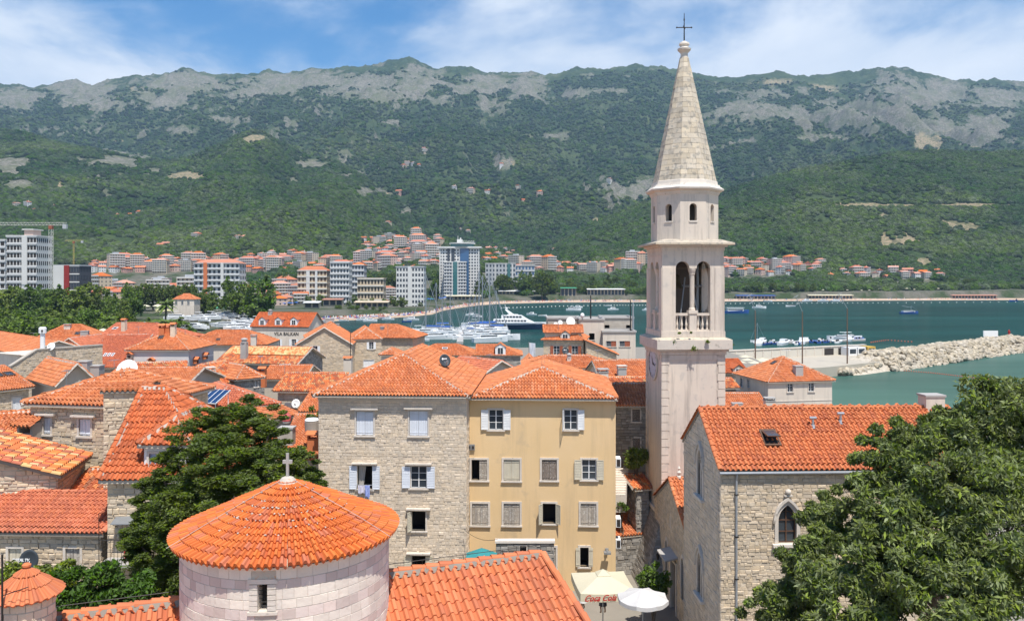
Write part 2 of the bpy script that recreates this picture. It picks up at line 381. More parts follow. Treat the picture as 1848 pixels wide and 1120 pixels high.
# ---------------------------------------------------------------- tiled roofs
def wave(f, h):
    f = np.asarray(f) % 1.0
    return np.where(f < .62, h*np.sqrt(np.clip(1-(2*f/.62-1)**2, 0, 1)), -.45*h*np.sin(np.pi*(f-.62)/.38))
def in_frame(px, py, m=4): return -m < px < 1848+m and -m < py < 1120+m
PIECES = 300
def tiles(parent, poly, M, tw=.22, tl=.36, k=6, hgt=None, pieces=False, thick=.048, lift=.0, rot=0, budget=None):
    """Clay tiles on a convex planar polygon whose first edge is the eave. Each tile is a real curved, overlapping
    piece; with pieces=True the biggest on screen become objects, returned as candidates."""
    P = [Vector(p) for p in poly]
    e = (P[1]-P[0]).normalized(); n = None
    for q in P[2:]:
        c = e.cross(q-P[0])
        if c.length > 1e-4: n = c.normalized(); break
    if n.z < 0: n = -n
    s = n.cross(e)
    if s.dot(P[2]-P[0]) < 0: s = -s
    UV = np.array([((p-P[0]).dot(e), (p-P[0]).dot(s)) for p in P])
    vmax = UV[:,1].max(); hgt = hgt or tw*.36
    def rng(v):
        lo, hi = 1e9, -1e9
        for i in range(len(UV)):
            a, b = UV[i], UV[(i+1) % len(UV)]
            if abs(a[1]-b[1]) < 1e-7:
                if abs(a[1]-v) < 1e-6: lo = min(lo, a[0], b[0]); hi = max(hi, a[0], b[0])
                continue
            t = (v-a[1])/(b[1]-a[1])
            if -1e-6 <= t <= 1+1e-6:
                u = a[0]+t*(b[0]-a[0]); lo = min(lo, u); hi = max(hi, u)
        return (lo, hi) if hi >= lo else (0, 0)
    umin, umax = UV[:,0].min(), UV[:,0].max()
    nc = int(math.ceil((umax-umin)/tw))+1
    nr = int(math.ceil(vmax/tl - 1e-6))
    fr = np.linspace(0, 1, k+1)[:-1] if k < 6 else np.array([0,.14,.31,.48,.62,.81])
    k = len(fr)
    Uc = (umin + (np.arange(nc)[:,None] + fr[None,:])*tw).ravel(); Uc = np.append(Uc, umin+nc*tw)
    E = np.array(e); S = np.array(s); Nn = np.array(n); O = np.array(P[0])
    Vs, Qs, Rs = [], [], []; off = 0; cand = []
    NRl = np.random.RandomState(int(abs(O[0]*131+O[1]*17+O[2]*7)*10) % 100000)
    ncol = len(Uc)
    for j in range(nr):
        v0 = j*tl; v1 = min(vmax, (j+1)*tl); va = v0 - (.04 if j == 0 else .0)
        l0, h0 = rng(max(v0, 1e-6)); l1, h1 = rng(min(v1, vmax-1e-6))
        if h0-l0 < .05: continue
        tj = thick*(.6+.8*NRl.rand(nc)+.5*(NRl.rand(nc) > .94)); du = NRl.uniform(-.02, .02)
        rr = NRl.rand(nc)
        U = Uc + du
        ua = np.clip(U, l0, h0); ub = np.clip(U, l1, h1)
        tcol = np.append(np.repeat(tj, k), tj[-1])
        wa = wave((ua-du-umin)/tw, hgt); wb = wave((ub-du-umin)/tw, hgt)
        def pt(u, v, w): return O + u[:,None]*E + (np.zeros_like(u)+v)[:,None]*S + (w+lift)[:,None]*Nn
        A = pt(ua, va, wa*0.9 - .012 - (.05 if j == 0 else 0)); B = pt(ua, va, wa*1.0+tcol); C = pt(ub, v1+.01, wb*.9)
        Vs += [A, B, C]
        i = np.arange(ncol-1)
        qa = np.stack([off+i, off+i+1, off+ncol+i+1, off+ncol+i], 1)
        qb = np.stack([off+ncol+i, off+ncol+i+1, off+2*ncol+i+1, off+2*ncol+i], 1)
        ka = (ua[1:]-ua[:-1]) > 1e-5; kb = ka | ((ub[1:]-ub[:-1]) > 1e-5)
        rt = rr[i//k]
        if pieces and v1 == (j+1)*tl:
            cu0 = umin+np.arange(nc)*tw+du; cu1 = cu0+tw
            full = (cu0 >= max(l0, l1)) & (cu1 <= min(h0, h1))
            for c in np.nonzero(full)[0]:
                p = O + (cu0[c]+tw/2)*E + (v0+tl/2)*S
                if p[1] > 1 and in_frame(*proj(p)): cand.append((float(np.dot(p-np.array((0,0,EYE)), p-np.array((0,0,EYE)))), (len(Qs), c, cu0[c], va, v0, v1, tj[c], j, O, E, S, Nn)))
        Qs.append([qa, qb, ka, kb, rt, i//k, []]); off += 3*ncol
    if not Vs: return []
    chosen = []
    if pieces:
        cand.sort(key=lambda t: t[0]); chosen = cand[:budget if budget is not None else PIECES]
        for _, c in chosen: Qs[c[0]][6].append(c[1])
    Q, Rr = [], []
    for qa, qb, ka, kb, rt, ci, ex in Qs:
        if ex:
            m = ~np.isin(ci, ex); ka = ka & m; kb = kb & m
        Q += [qa[ka], qb[kb]]; Rr += [rt[ka], rt[kb]]
    me = np_mesh('roof_tiling', np.concatenate(Vs), np.concatenate(Q), np.concatenate(Rr), M)
    link('roof_tiling', me, parent, kind='stuff')
    if chosen:
        fu = np.append(fr, 1.0)*tw; wv = wave(fu/tw + 1e-9, hgt); wv[-1] = 0
        vs = []
        for rowi in range(3):
            for u, w in zip(fu, wv):
                vs.append((u, 0 if rowi < 2 else tl+.01, (w*.9-.012) if rowi == 0 else (w+thick if rowi == 1 else w*.9)))
        kk = k+1; q = [(a, a+1, a+kk+1, a+kk) for a in range(k)] + [(kk+a, kk+a+1, 2*kk+a+1, 2*kk+a) for a in range(k)]
        # closed ends so a lone tile has thickness
        q += [(0, kk, 2*kk), (k, 2*kk+k, kk+k)]
        tm = bpy.data.meshes.new('tile'); tm.from_pydata(vs, [], q); tm.materials.append(M)
        for _, c in chosen:
            O_, E_, S_, N_ = c[8:12]
            p = O_ + c[2]*E_ + c[3]*S_ + (lift + RN.uniform(-.004, .006))*N_
            MM = Matrix(((E_[0],S_[0],N_[0],p[0]),(E_[1],S_[1],N_[1],p[1]),(E_[2],S_[2],N_[2],p[2]),(0,0,0,1)))
            link('tile', tm, parent, M=MM @ Matrix.Rotation(RN.uniform(-.012,.012), 4, 'Z'))
    return chosen

RIDGE_ME = {}
def ridge(parent, p, q, M, r=.11, near=False, mortar=True, seg=.38, mm=None):
    """A row of overlapping ridge tiles bedded in pale mortar from p to q."""
    p, q = Vector(p), Vector(q); d = q-p; Ln = d.length
    if Ln < .2: return
    d.normalize(); side = d.cross(Vector((0,0,1))).normalized(); up = side.cross(d)
    n = max(1, int(Ln/seg)); st = Ln/n
    def tilev(st_, s0):
        vs = []
        for (t, rr, lf) in ((0, r*1.08, .03), (st_+.03, r*.92, .0)):
            for a in range(6):
                th = math.pi*a/5; vs.append((t, math.cos(th)*rr, math.sin(th)*rr*.85+lf))
        return vs, [(a, a+1, 7+a, 6+a) for a in range(5)] + [(0,1,2,3,4,5)]
    fr = Matrix(((d[0],side[0],up[0],0),(d[1],side[1],up[1],0),(d[2],side[2],up[2],0),(0,0,0,1)))
    mb = MB(); vs, fs = tilev(st, 0)
    key = (round(st,3), r, M.name)
    for i in range(n):
        o = p+d*(i*st)
        if near:
            if key not in RIDGE_ME:
                me = bpy.data.meshes.new('ridge_tile'); me.from_pydata(vs, [], fs); me.materials.append(M); RIDGE_ME[key] = me
            link('ridge_tile', RIDGE_ME[key], parent, M=Matrix.Translation(o+up*RN.uniform(-.008,.01)) @ fr)
        else: mb.add([o + fr.to_3x3() @ Vector(v) for v in vs], fs)
    if not near and mb.f: mb.build('ridge_tiling', M, parent, kind='stuff')
    if mortar:
        m = MB()
        nn = max(2, int(Ln/.22))
        for sgn in (-1, 1):
            pr = None
            for i in range(nn+1):
                o = p+d*(Ln*i/nn); w = r*(1.15+RN.uniform(-.1,.45))
                a = o+side*sgn*w*.7+up*(.055+RN.uniform(-.01,.015)); b = o+side*sgn*(w+.03)-up*(.09); 
                if pr: m.quad(pr[0], a, b, pr[1])
                pr = (a, b)
        m.build('ridge_mortar', mm or M_MORP, parent)

# ---------------------------------------------------------------- stone and plain walls with real openings
STONE_ME = {}
def stone_mesh(M, v):
    key = (M.name, v)
    if key not in STONE_ME:
        rr = random.Random(v*7+1); f = []
        for (x, y) in ((0,0),(1,0),(1,1),(0,1)):
            f.append((x+(.5-x)*2*rr.uniform(.03,.10), y+(.5-y)*2*rr.uniform(.05,.15), 1+rr.uniform(-.25,.15)))
        me = bpy.data.meshes.new('stone')
        me.from_pydata([(0,0,0),(1,0,0),(1,1,0),(0,1,0)]+f+[(.5,.5,1.12)], [], [(0,1,5,4),(1,2,6,5),(2,3,7,6),(3,0,4,7),(4,5,8),(5,6,8),(6,7,8),(7,4,8)])
        me.materials.append(M); STONE_ME[key] = me
    return STONE_ME[key]

def optop(o, s):
    if len(o) < 5 or o[4] == 'none': return o[3]
    w = o[1]-o[0]; m = (o[0]+o[1])/2
    if o[4] == 'round': return o[3]-w/2+math.sqrt(max(0, w*w/4-(s-m)**2))
    x = min(w, abs(s-m)+w/2); return o[3]-.866*w+math.sqrt(max(0, w*w-x*x))
def arch_ring(P, o, q, p0, p1, shape=None):
    """Moulded stone surround following an arched opening; P(s, z, out)."""
    a, b, c, d = o[:4]; w = b-a; m = (a+b)/2; k = shape or o[4]; inn = [(a, c)]; 
    for i in range(17):
        s = a+w*(.5-.5*math.cos(math.pi*i/16)); inn.append((s, optop((a,b,c,d,k), s)))
    inn.append((b, c)); A, B = a-q, b+q; out = [(A, c)]
    dd = optop((a,b,c,d,k), m); W2 = B-A; sp_ = d-(w/2 if k == 'round' else .866*w)
    D = sp_+(W2/2 if k == 'round' else .866*W2)
    for i in range(17):
        s = A+W2*(.5-.5*math.cos(math.pi*i/16)); out.append((s, optop((A,B,c,D,k), s)))
    out.append((B, c)); mb = MB()
    for i in range(len(inn)-1):
        (s0,z0),(s1,z1),(t0,y0),(t1,y1) = inn[i], inn[i+1], out[i], out[i+1]
        mb.quad(P(s0,z0,p1),P(s1,z1,p1),P(t1,y1,p1),P(t0,y0,p1),.5); mb.quad(P(t0,y0,p1),P(t1,y1,p1),P(t1,y1,p0),P(t0,y0,p0),.5)
        mb.quad(P(s0,z0,p1),P(s0,z0,-.22),P(s1,z1,-.22),P(s1,z1,p1),.5)
    return mb
def wall(parent, O, u, out, W, zb, top, ops, M, st=None, name='wall', reveal=.24, cand=None):
    """O base point, u along, out outward; top: list of (s, z) giving the upper outline; ops: (s0,s1,z0,z1)."""
    O, u, out = Vector(O), Vector(u), Vector(out)
    def P(s, z, d=0): v = O+u*s+out*d; return Vector((v.x, v.y, z))
    def tp(s):
        for (a, za), (b, zb_) in zip(top, top[1:]):
            if a-1e-6 <= s <= b+1e-6: return za if b-a < 1e-9 else za+(zb_-za)*(s-a)/(b-a)
        return top[-1][1]
    cuts = {0, W, *[s for s, _ in top], *[o[0] for o in ops], *[o[1] for o in ops]}
    for o in ops:
        if len(o) > 4: cuts |= {o[0]+(o[1]-o[0])*(.5-.5*math.cos(math.pi*i/12)) for i in range(1, 12)}
    cuts = sorted(cuts)
    cuts = [c for c in cuts if -1e-6 <= c <= W+1e-6]
    mb = MB()
    for a, b in zip(cuts, cuts[1:]):
        if b-a < 1e-5: continue
        mid = (a+b)/2; ca = cb = zb
        for o in sorted([o for o in ops if o[0] < mid < o[1]], key=lambda o: o[2]):
            if o[2] > cb+1e-4: mb.quad(P(a,ca), P(b,cb), P(b,o[2]), P(a,o[2]), .5)
            ca, cb = optop(o, a), optop(o, b)
        mb.quad(P(a,ca), P(b,cb), P(b,tp(b-1e-9)), P(a,tp(a+1e-9)), .5)
    for op in ops:
        r = -reveal; a, b, c, d = op[:4]
        if len(op) > 4:
            if op[4] == 'none': continue
            ss = [a+(b-a)*(.5-.5*math.cos(math.pi*i/12)) for i in range(13)]
            for i in range(12): mb.quad(P(ss[i],optop(op,ss[i])), P(ss[i+1],optop(op,ss[i+1])), P(ss[i+1],optop(op,ss[i+1]),r), P(ss[i],optop(op,ss[i]),r), .5)
            d = optop(op, a); mb.quad(P(a,c), P(a,d), P(a,d,r), P(a,c,r), .5); mb.quad(P(b,d), P(b,c), P(b,c,r), P(b,d,r), .5)
            mb.quad(P(b,c), P(a,c), P(a,c,r), P(b,c,r), .5); continue
        mb.quad(P(a,c), P(a,d), P(a,d,r), P(a,c,r), .5); mb.quad(P(b,d), P(b,c), P(b,c,r), P(b,d,r), .5)
        mb.quad(P(a,d), P(b,d), P(b,d,r), P(a,d,r), .5); mb.quad(P(b,c), P(a,c), P(a,c,r), P(b,c,r), .5)
    w = mb.build(name, M, parent)
    if not st: return w
    ch0, ch1, sw0, sw1, SM, pr = st['h'][0], st['h'][1], st['w'][0], st['w'][1], st['m'], st.get('p', .03)
    rr = random.Random(int(abs(O.x*37+O.y*11)+W*100)); mb = MB(); items = []
    z = zb if st.get('zmin') is None else max(zb, st['zmin'])
    zt = max(t[1] for t in top)
    while z < zt:
        h = rr.uniform(ch0, ch1); s = -rr.uniform(0, sw0)
        while s < W:
            w_ = rr.uniform(sw0, sw1)*(1 if rr.random() < .8 else .6); a, b = max(s, 0), min(s+w_, W); s += w_
            z0, z1 = z, z+h
            segs = [(a, b)]
            for o in ops:
                if o[2] < z1-.02 and o[3] > z0+.02:
                    ns = []
                    for (c, d) in segs:
                        if d <= o[0] or c >= o[1]: ns.append((c, d)); continue
                        if c < o[0]-.03: ns.append((c, o[0]))
                        if d > o[1]+.03: ns.append((o[1], d))
                    segs = ns
            for (c, d) in segs:
                if d-c < .05: continue
                t = min(tp(c), tp(d)); y1 = min(z1, t)
                if y1-z0 < .05: continue
                g = .007
                jj = lambda: rr.uniform(-.014, .016); items.append((c+g, d-g, z0+g+jj(), y1-g+jj(), pr*rr.uniform(.3, 1.5)))
        z += h
    chosen = set()
    if st.get('pieces'):
        sc_ = []
        for i, (a, b, c, d, p) in enumerate(items):
            q = P((a+b)/2, (c+d)/2)
            if q.y > 1 and in_frame(*proj(q)): sc_.append((-(b-a)*(d-c)/q.y**2 - (1 if q.z > st.get('vis', 0) else 0), i))
        sc_.sort(); chosen = {i for _, i in sc_[:st['pieces']]}
    for i, (a, b, c, d, p) in enumerate(items):
        if i in chosen:
            o_ = P(a, c, .001); sx, sy = b-a, d-c
            MM = Matrix(((u.x*sx,0,out.x*p,o_.x),(u.y*sx,0,out.y*p,o_.y),(0,sy,0,o_.z),(0,0,0,1)))
            link('stone', stone_mesh(SM, rr.randrange(8)), w, M=MM)
            continue
        j = lambda m=.018: rr.uniform(.003, m)
        f = [P(a+j(),c+j(),p*rr.uniform(.8,1.1)), P(b-j(),c+j(),p*rr.uniform(.8,1.1)), P(b-j(),d-j(),p*rr.uniform(.8,1.1)), P(a+j(),d-j(),p*rr.uniform(.8,1.1))]
        bk = [P(a,c), P(b,c), P(b,d), P(a,d)]
        mb.add(bk+f, [(4,5,6,7),(0,1,5,4),(1,2,6,5),(2,3,7,6),(3,0,4,7)], rr.random())
    if mb.f: mb.build('stonework', SM, w, kind='stuff')
    return w

ST_FINE = dict(h=(.15,.24), w=(.17,.40), m=M_STP, p=.024)
ST_RUB = dict(h=(.13,.25), w=(.18,.52), m=M_ST, p=.04)
ST_GREY = dict(h=(.15,.26), w=(.24,.55), m=M_STG, p=.05)
ST_BIG = dict(h=(.13,.27), w=(.20,.56), m=M_ST, p=.038)

def leaf(parent, O, u, out, w, h, M, louv=True, ang=0, hinge=1, name='shutter', n=None):
    """A shutter leaf hinged at O, lying along u turned by ang towards out."""
    u, out = Vector(u), Vector(out); d = u*math.cos(ang)*hinge + out*math.sin(ang); nn = Vector((-d.y, d.x, 0))
    if nn.dot(out) < 0: nn = -nn
    if abs(ang) > 1.2: nn = u*hinge
    O = Vector(O); mb = MB()
    def bx(a, b, c, e, t0, t1, r=None):
        mb.hexa([O+d*a+nn*t0+Vector((0,0,c)), O+d*b+nn*t0+Vector((0,0,c)), O+d*b+nn*t1+Vector((0,0,c)), O+d*a+nn*t1+Vector((0,0,c)),
                 O+d*a+nn*t0+Vector((0,0,e)), O+d*b+nn*t0+Vector((0,0,e)), O+d*b+nn*t1+Vector((0,0,e)), O+d*a+nn*t1+Vector((0,0,e))], r)
    if louv:
        bx(0, .05, 0, h, 0, .035); bx(w-.05, w, 0, h, 0, .035); bx(.05, w-.05, 0, .06, 0, .035); bx(.05, w-.05, h-.06, h, 0, .035)
        k = n or max(5, int(h/.11)); st = (h-.12)/k
        for i in range(k):
            z = .06+i*st
            mb.hexa([O+d*.05+nn*.030+Vector((0,0,z)), O+d*(w-.05)+nn*.030+Vector((0,0,z)), O+d*(w-.05)+nn*.022+Vector((0,0,z)), O+d*.05+nn*.022+Vector((0,0,z)),
                     O+d*.05+nn*.008+Vector((0,0,z+st*.95)), O+d*(w-.05)+nn*.008+Vector((0,0,z+st*.95)), O+d*(w-.05)+Vector((0,0,z+st*.95)), O+d*.05+Vector((0,0,z+st*.95))])
    else:
        k = n or max(2, int(w/.14)); st = w/k
        for i in range(k): bx(i*st+.004, (i+1)*st-.004, RN.uniform(0,.02), h-RN.uniform(0,.02), 0, .028+RN.uniform(0,.006))
        bx(.01, w*.96, h*.10, h*.10+.05, .034, .05); bx(.01, w*.96, h*.86, h*.86+.05, .034, .05)
    return mb.build(name, M, parent)

class House:
    def __init__(s, name, label, c0, c1, z, depth, rise, roof='hip', zb=4.5, ov=.35, wall_m=None, st=None, tile=None,
                 tw=.22, tl=.36, k=4, near=False, cat='house', group=None, sides='flr', ridge_m=None, backst=False, mort=True,
                 hipk=1.0, gut=False, ovx=None, tile2=None):
        s.E0 = atz(c0[0], c0[1], z) if len(c0) == 2 else Vector(c0)
        s.E1 = atz(c1[0], c1[1], z) if len(c1) == 2 else Vector(c1)
        s.e = (s.E1-s.E0); s.W = s.e.length; s.e.normalize(); s.n = Vector((-s.e.y, s.e.x, 0)); s.D = depth; s.z = z
        s.rise, s.roof, s.zb, s.ov = rise, roof, zb, ov; s.wm = wall_m or M_MOR; s.st = st; s.tile = tile or T_OR; s.ovx = ov if ovx is None else ovx; s.tile2 = tile2
        s.tw, s.tl, s.k, s.near, s.sides, s.mort, s.hipk, s.gut = tw, tl, k, near, sides, mort, hipk, gut
        c = s.L(s.W/2, s.D/2); s.root = thing(name, label, cat, (c.x, c.y, zb), group)
        s.ops = {'f': [], 'l': [], 'r': [], 'b': []}; s.wins = []; s.stside = {}
    def L(s, a, d, z=None): v = s.E0+s.e*a+s.n*d; return Vector((v.x, v.y, s.z if z is None else z))
    def face(s, side):
        o = s.ov; x = s.ovx; a = {'f': (x,o), 'r': (s.W-x,o), 'b': (s.W-x,s.D-o), 'l': (x,s.D-o)}[side]
        u = {'f': s.e, 'r': s.n, 'b': -s.e, 'l': -s.n}[side]; w = (s.W-2*x if side in 'fb' else s.D-2*o)
        return s.L(*a), u, Vector((u.y, -u.x, 0)), w
    def hit(s, side, px, py):
        O, u, out, w = s.face(side); d = at(px, py, 1)-Vector((0,0,EYE)); c = Vector((0,0,EYE))
        t = (O-c).dot(out)/d.dot(out); p = c+d*t; return (p-O).dot(u), p.z
    def win(s, side, px0, px1, py0, py1, **k):
        a = s.hit(side, px0, py1); b = s.hit(side, px1, py0); w = dict(k); w['r'] = (min(a[0],b[0]), max(a[0],b[0]), a[1], b[1]); w['side'] = side
        s.ops[side].append(w['r']); s.wins.append(w)
    def faces(s):
        W, D, z, h, r = s.W, s.D, s.z, s.z+s.rise, s.roof; L = s.L; kk = s.hipk
        if r == 'hip':
            if W >= D:
                a = min(D/2*kk, W/2)
                return [[L(0,0),L(W,0),L(W-a,D/2,h),L(a,D/2,h)],[L(W,0),L(W,D),L(W-a,D/2,h)],[L(W,D),L(0,D),L(a,D/2,h),L(W-a,D/2,h)],[L(0,D),L(0,0),L(a,D/2,h)]]
            a = min(W/2*kk, D/2)
            return [[L(0,0),L(W,0),L(W/2,a,h)],[L(W,0),L(W,D),L(W/2,D-a,h),L(W/2,a,h)],[L(W,D),L(0,D),L(W/2,D-a,h)],[L(0,D),L(0,0),L(W/2,a,h),L(W/2,D-a,h)]]
        if r == 'gx': return [[L(0,0),L(W,0),L(W,D/2,h),L(0,D/2,h)],[L(W,D),L(0,D),L(0,D/2,h),L(W,D/2,h)]]
        if r == 'gy': return [[L(W,0),L(W,D),L(W/2,D,h),L(W/2,0,h)],[L(0,D),L(0,0),L(W/2,0,h),L(W/2,D,h)]]
        if r == 'hf':   # hip in front, gable at the back
            a = min(W/2*kk, D)
            return [[L(0,0),L(W,0),L(W/2,a,h)],[L(W,0),L(W,D),L(W/2,D,h),L(W/2,a,h)],[L(0,D),L(0,0),L(W/2,a,h),L(W/2,D,h)]]
        if r == 'hl':   # ridge parallel to the front, hip at its start, gable at its end
            a = min(D/2*kk, W)
            return [[L(0,0),L(W,0),L(W,D/2,h),L(a,D/2,h)],[L(W,D),L(0,D),L(a,D/2,h),L(W,D/2,h)],[L(0,D),L(0,0),L(a,D/2,h)]]
        if r == 'hr':
            a = min(D/2*kk, W)
            return [[L(0,0),L(W,0),L(W-a,D/2,h),L(0,D/2,h)],[L(W,0),L(W,D),L(W-a,D/2,h)],[L(W,D),L(0,D),L(0,D/2,h),L(W-a,D/2,h)]]
        if r == 'shed': return [[L(0,0),L(W,0),L(W,D,h),L(0,D,h)]]
        if r == 'shedl': return [[L(0,D),L(0,0),L(W,0,h),L(W,D,h)]]      # falls to the start side
        if r == 'shedr': return [[L(W,0),L(W,D),L(0,D,h),L(0,0,h)]]
        return []
    def zroof(s, a, d):
        """Height of the roof surface at local (a, d)."""
        W, D, r, R = s.W, s.D, s.roof, s.rise
        t = {'shed': d/D, 'shedl': a/W, 'shedr': 1-a/W, 'gx': min(d, D-d)/(D/2), 'gy': min(a, W-a)/(W/2), 'flat': 0}.get(r)
        if t is None:
            m = min(W, D) if r == 'hip' else (W if r == 'hf' else D)
            q = {'hip': [d, D-d, a, W-a], 'hf': [d/s.hipk, a, W-a], 'hl': [d, D-d, a/s.hipk], 'hr': [d, D-d, (W-a)/s.hipk]}[r]
            t = min(q)/(m/2)
        return s.z+R*max(0, min(1, t))
    def rhit(s, px, py):
        """Point where the view ray of a photo pixel meets this roof."""
        c = Vector((0,0,EYE)); d = at(px, py, 1)-c; best = None
        for f in s.faces():
            n = (f[1]-f[0]).cross(f[2]-f[0]).normalized()
            if abs(d.dot(n)) < 1e-6: continue
            t = (f[0]-c).dot(n)/d.dot(n); p = c+d*t
            q = p-s.E0; a, b = q.dot(s.e), q.dot(s.n)
            if -.3 < a < s.W+.3 and -.3 < b < s.D+.3 and abs(s.zroof(a, b)-p.z) < .12 and (best is None or t < best[0]): best = (t, p, n)
        if best is None: c_ = s.L(s.W/2, s.D/2); return Vector((c_.x, c_.y, s.z+s.rise*.7)), Vector((0,0,1))
        return best[1], (best[2] if best[2].z > 0 else -best[2])
    def build(s):
        fs = s.faces(); dk = MB(); t = .10
        z0 = s.z-.10
        if s.roof != 'flat':
            for f in fs:
                dk.add([p-Vector((0,0,.05)) for p in f], [tuple(range(len(f)))], .5)
                dk.quad(f[0]-Vector((0,0,.05)), f[1]-Vector((0,0,.05)), f[1]-Vector((0,0,.17)), f[0]-Vector((0,0,.17)), .5)
            if s.roof in ('hip',):
                dk.quad(*[s.L(a, d, s.z-.17) for a, d in ((0,0),(s.W,0),(s.W,s.D),(0,s.D))], .5)
            else:
                for f in fs: dk.add([p-Vector((0,0,.17)) for p in f][::-1], [tuple(range(len(f)))], .5)
                # verge boards
                for f in fs:
                    n_ = len(f)
                    for i in range(1, n_):
                        a, b = f[i], f[(i+1) % n_]
                        if abs(a.z-b.z) > .05: dk.quad(a-Vector((0,0,.03)), b-Vector((0,0,.03)), b-Vector((0,0,.17)), a-Vector((0,0,.17)), .5)
            s.rf = dk.build('roof', M_MOR if s.mort else M_MORD, s.root)
            bud = PIECES
            for f in sorted(fs, key=lambda f: sum(p.y for p in f)/len(f)):
                c = sum((p for p in f), Vector())/len(f); n = (f[1]-f[0]).cross(f[2]-f[0]).normalized()
                if n.z < 0: n = -n
                if n.dot(Vector((0,0,EYE))-c) < 0.0:          # faces away: plain but still tiled
                    tiles(s.rf, f, s.tile, s.tw*2, s.tl*2, 4); continue
                if s.tile2 and len(f) == 4 and n.dot(s.n) < -.05:
                    q = s.tile2[1]; m0, m1 = f[0].lerp(f[3], q), f[1].lerp(f[2], q)
                    tiles(s.rf, [f[0], f[1], m1, m0], s.tile, s.tw, s.tl, s.k); tiles(s.rf, [m0, m1, f[2], f[3]], s.tile2[0], s.tw, s.tl, s.k, lift=.01); continue
                ch = tiles(s.rf, f, s.tile, s.tw, s.tl, s.k, pieces=s.near and bud > 20, budget=bud)
                bud -= len(ch)
            done = set()
            for f in fs:
                for i in range(1, len(f)):
                    a, b = f[i], f[(i+1) % len(f)]
                    key = tuple(sorted([(round(a.x,2),round(a.y,2),round(a.z,2)), (round(b.x,2),round(b.y,2),round(b.z,2))]))
                    if key in done or (a.z < s.z+.01 and b.z < s.z+.01): continue
                    done.add(key); lo, hi = (a, b) if a.z <= b.z else (b, a)
                    ridge(s.rf, lo, hi, s.tile, near=s.near, mortar=s.mort and (s.E0.y < 130))
        else:
            dk.quad(*[s.L(a, d, s.z-.02) for a, d in ((s.ov,s.ov),(s.W-s.ov,s.ov),(s.W-s.ov,s.D-s.ov),(s.ov,s.D-s.ov))], .5)
            s.rf = dk.build('roof', M_CON, s.root)
        s.wall = {}
        for side in 'flrb':
            O, u, out, w = s.face(side); ops = s.ops[side]
            q = s.E0
            def loc(p): v = p-s.E0; return v.dot(s.e), v.dot(s.n)
            cuts = [0, w]
            for k_ in range(1, 24): cuts.append(w*k_/24)
            top = []
            for c in sorted(cuts):
                a, d = loc(O+u*c); top.append((c, s.zroof(a, d)-.10))
            # keep only real corners of the outline
            tt = [top[0]]
            for i in range(1, len(top)-1):
                z_ = tt[-1][1]+(top[i+1][1]-tt[-1][1])*(top[i][0]-tt[-1][0])/(top[i+1][0]-tt[-1][0])
                if abs(z_-top[i][1]) > .004: tt.append(top[i])
            tt.append(top[-1])
            st = s.st if (side in s.sides) else None
            if s.stside.get(side) is not None: st = s.stside[side]
            mid = O+u*(w/2)
            vis = out.dot(Vector((0,0,EYE))-mid) > 0
            s.wall[side] = wall(s.root, O, u, out, w, s.zb, tt, ops, s.wm, st=st if vis else None)
        for w in s.wins: s.window(**w)
        return s
    def window(s, r, side, sh=None, m=None, cap=False, sash=True, frame=.10, sill=True, fm=None, dark=False, louv=True, pane=True, gm=None, lab=None, name='window'):
        a, b, c, d = r; O, u, out, W = s.face(side); Z = Vector((0,0,1)); m = m or M_WHT
        def P(x, z, o=0): v = O+u*x+out*o; return Vector((v.x, v.y, z))
        def bx(mb, x0, x1, z0, z1, o0, o1, mi=0): mb.hexa([P(x0,z0,o0),P(x1,z0,o0),P(x1,z0,o1),P(x0,z0,o1),P(x0,z1,o0),P(x1,z1,o0),P(x1,z1,o1),P(x0,z1,o1)], None, mi)
        f = MB(); q = frame
        bx(f, a-q, a, c-.0, d+q, -.05, .055); bx(f, b, b+q, c-.0, d+q, -.05, .055); bx(f, a, b, d, d+q, -.05, .052)
        fo = f.build(name, fm or M_STW, s.root)
        if lab: fo['label'] = lab
        if sill:
            g = MB(); bx(g, a-q-.03, b+q+.03, c-.09, c, -.2, .12); g.build('sill', fm or M_STW, fo)
        if cap:
            g = MB(); bx(g, a-q-.22, b+q+.22, d+q+.02, d+q+.11, 0, .26); bx(g, a-q-.1, b+q+.1, d+q+.0, d+q+.02, 0, .1); g.build('lintel', fm or M_STW, fo)
        # room behind
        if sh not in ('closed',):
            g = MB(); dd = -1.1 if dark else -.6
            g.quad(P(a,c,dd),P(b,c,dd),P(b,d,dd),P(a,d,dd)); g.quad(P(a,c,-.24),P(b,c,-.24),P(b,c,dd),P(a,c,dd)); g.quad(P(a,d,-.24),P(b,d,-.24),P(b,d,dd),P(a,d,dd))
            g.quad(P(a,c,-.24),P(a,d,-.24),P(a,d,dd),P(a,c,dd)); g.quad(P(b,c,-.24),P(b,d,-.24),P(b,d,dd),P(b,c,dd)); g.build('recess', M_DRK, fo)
        if sash and sh != 'closed' and not dark:
            g = MB(); t = .045; o0, o1 = -.15, -.10
            bx(g,a,a+t,c,d,o0,o1); bx(g,b-t,b,c,d,o0,o1); bx(g,a+t,b-t,c,c+t,o0,o1); bx(g,a+t,b-t,d-t,d,o0,o1)
            mid = (a+b)/2; bx(g, mid-t*.7, mid+t*.7, c+t, d-t, o0, o1+.01)
            for z in (c+(d-c)*.36, c+(d-c)*.68): bx(g, a+t, mid-t*.7, z-.014, z+.014, o0+.01, o1); bx(g, mid+t*.7, b-t, z-.014, z+.014, o0+.01, o1)
            g.build('sash', gm or M_WHT, fo)
            if pane:
                g = MB(); g.quad(P(a,c,-.13),P(b,c,-.13),P(b,d,-.13),P(a,d,-.13)); g.build('pane', M_GLS, fo)
        w2 = (b-a)/2; H_ = d-c
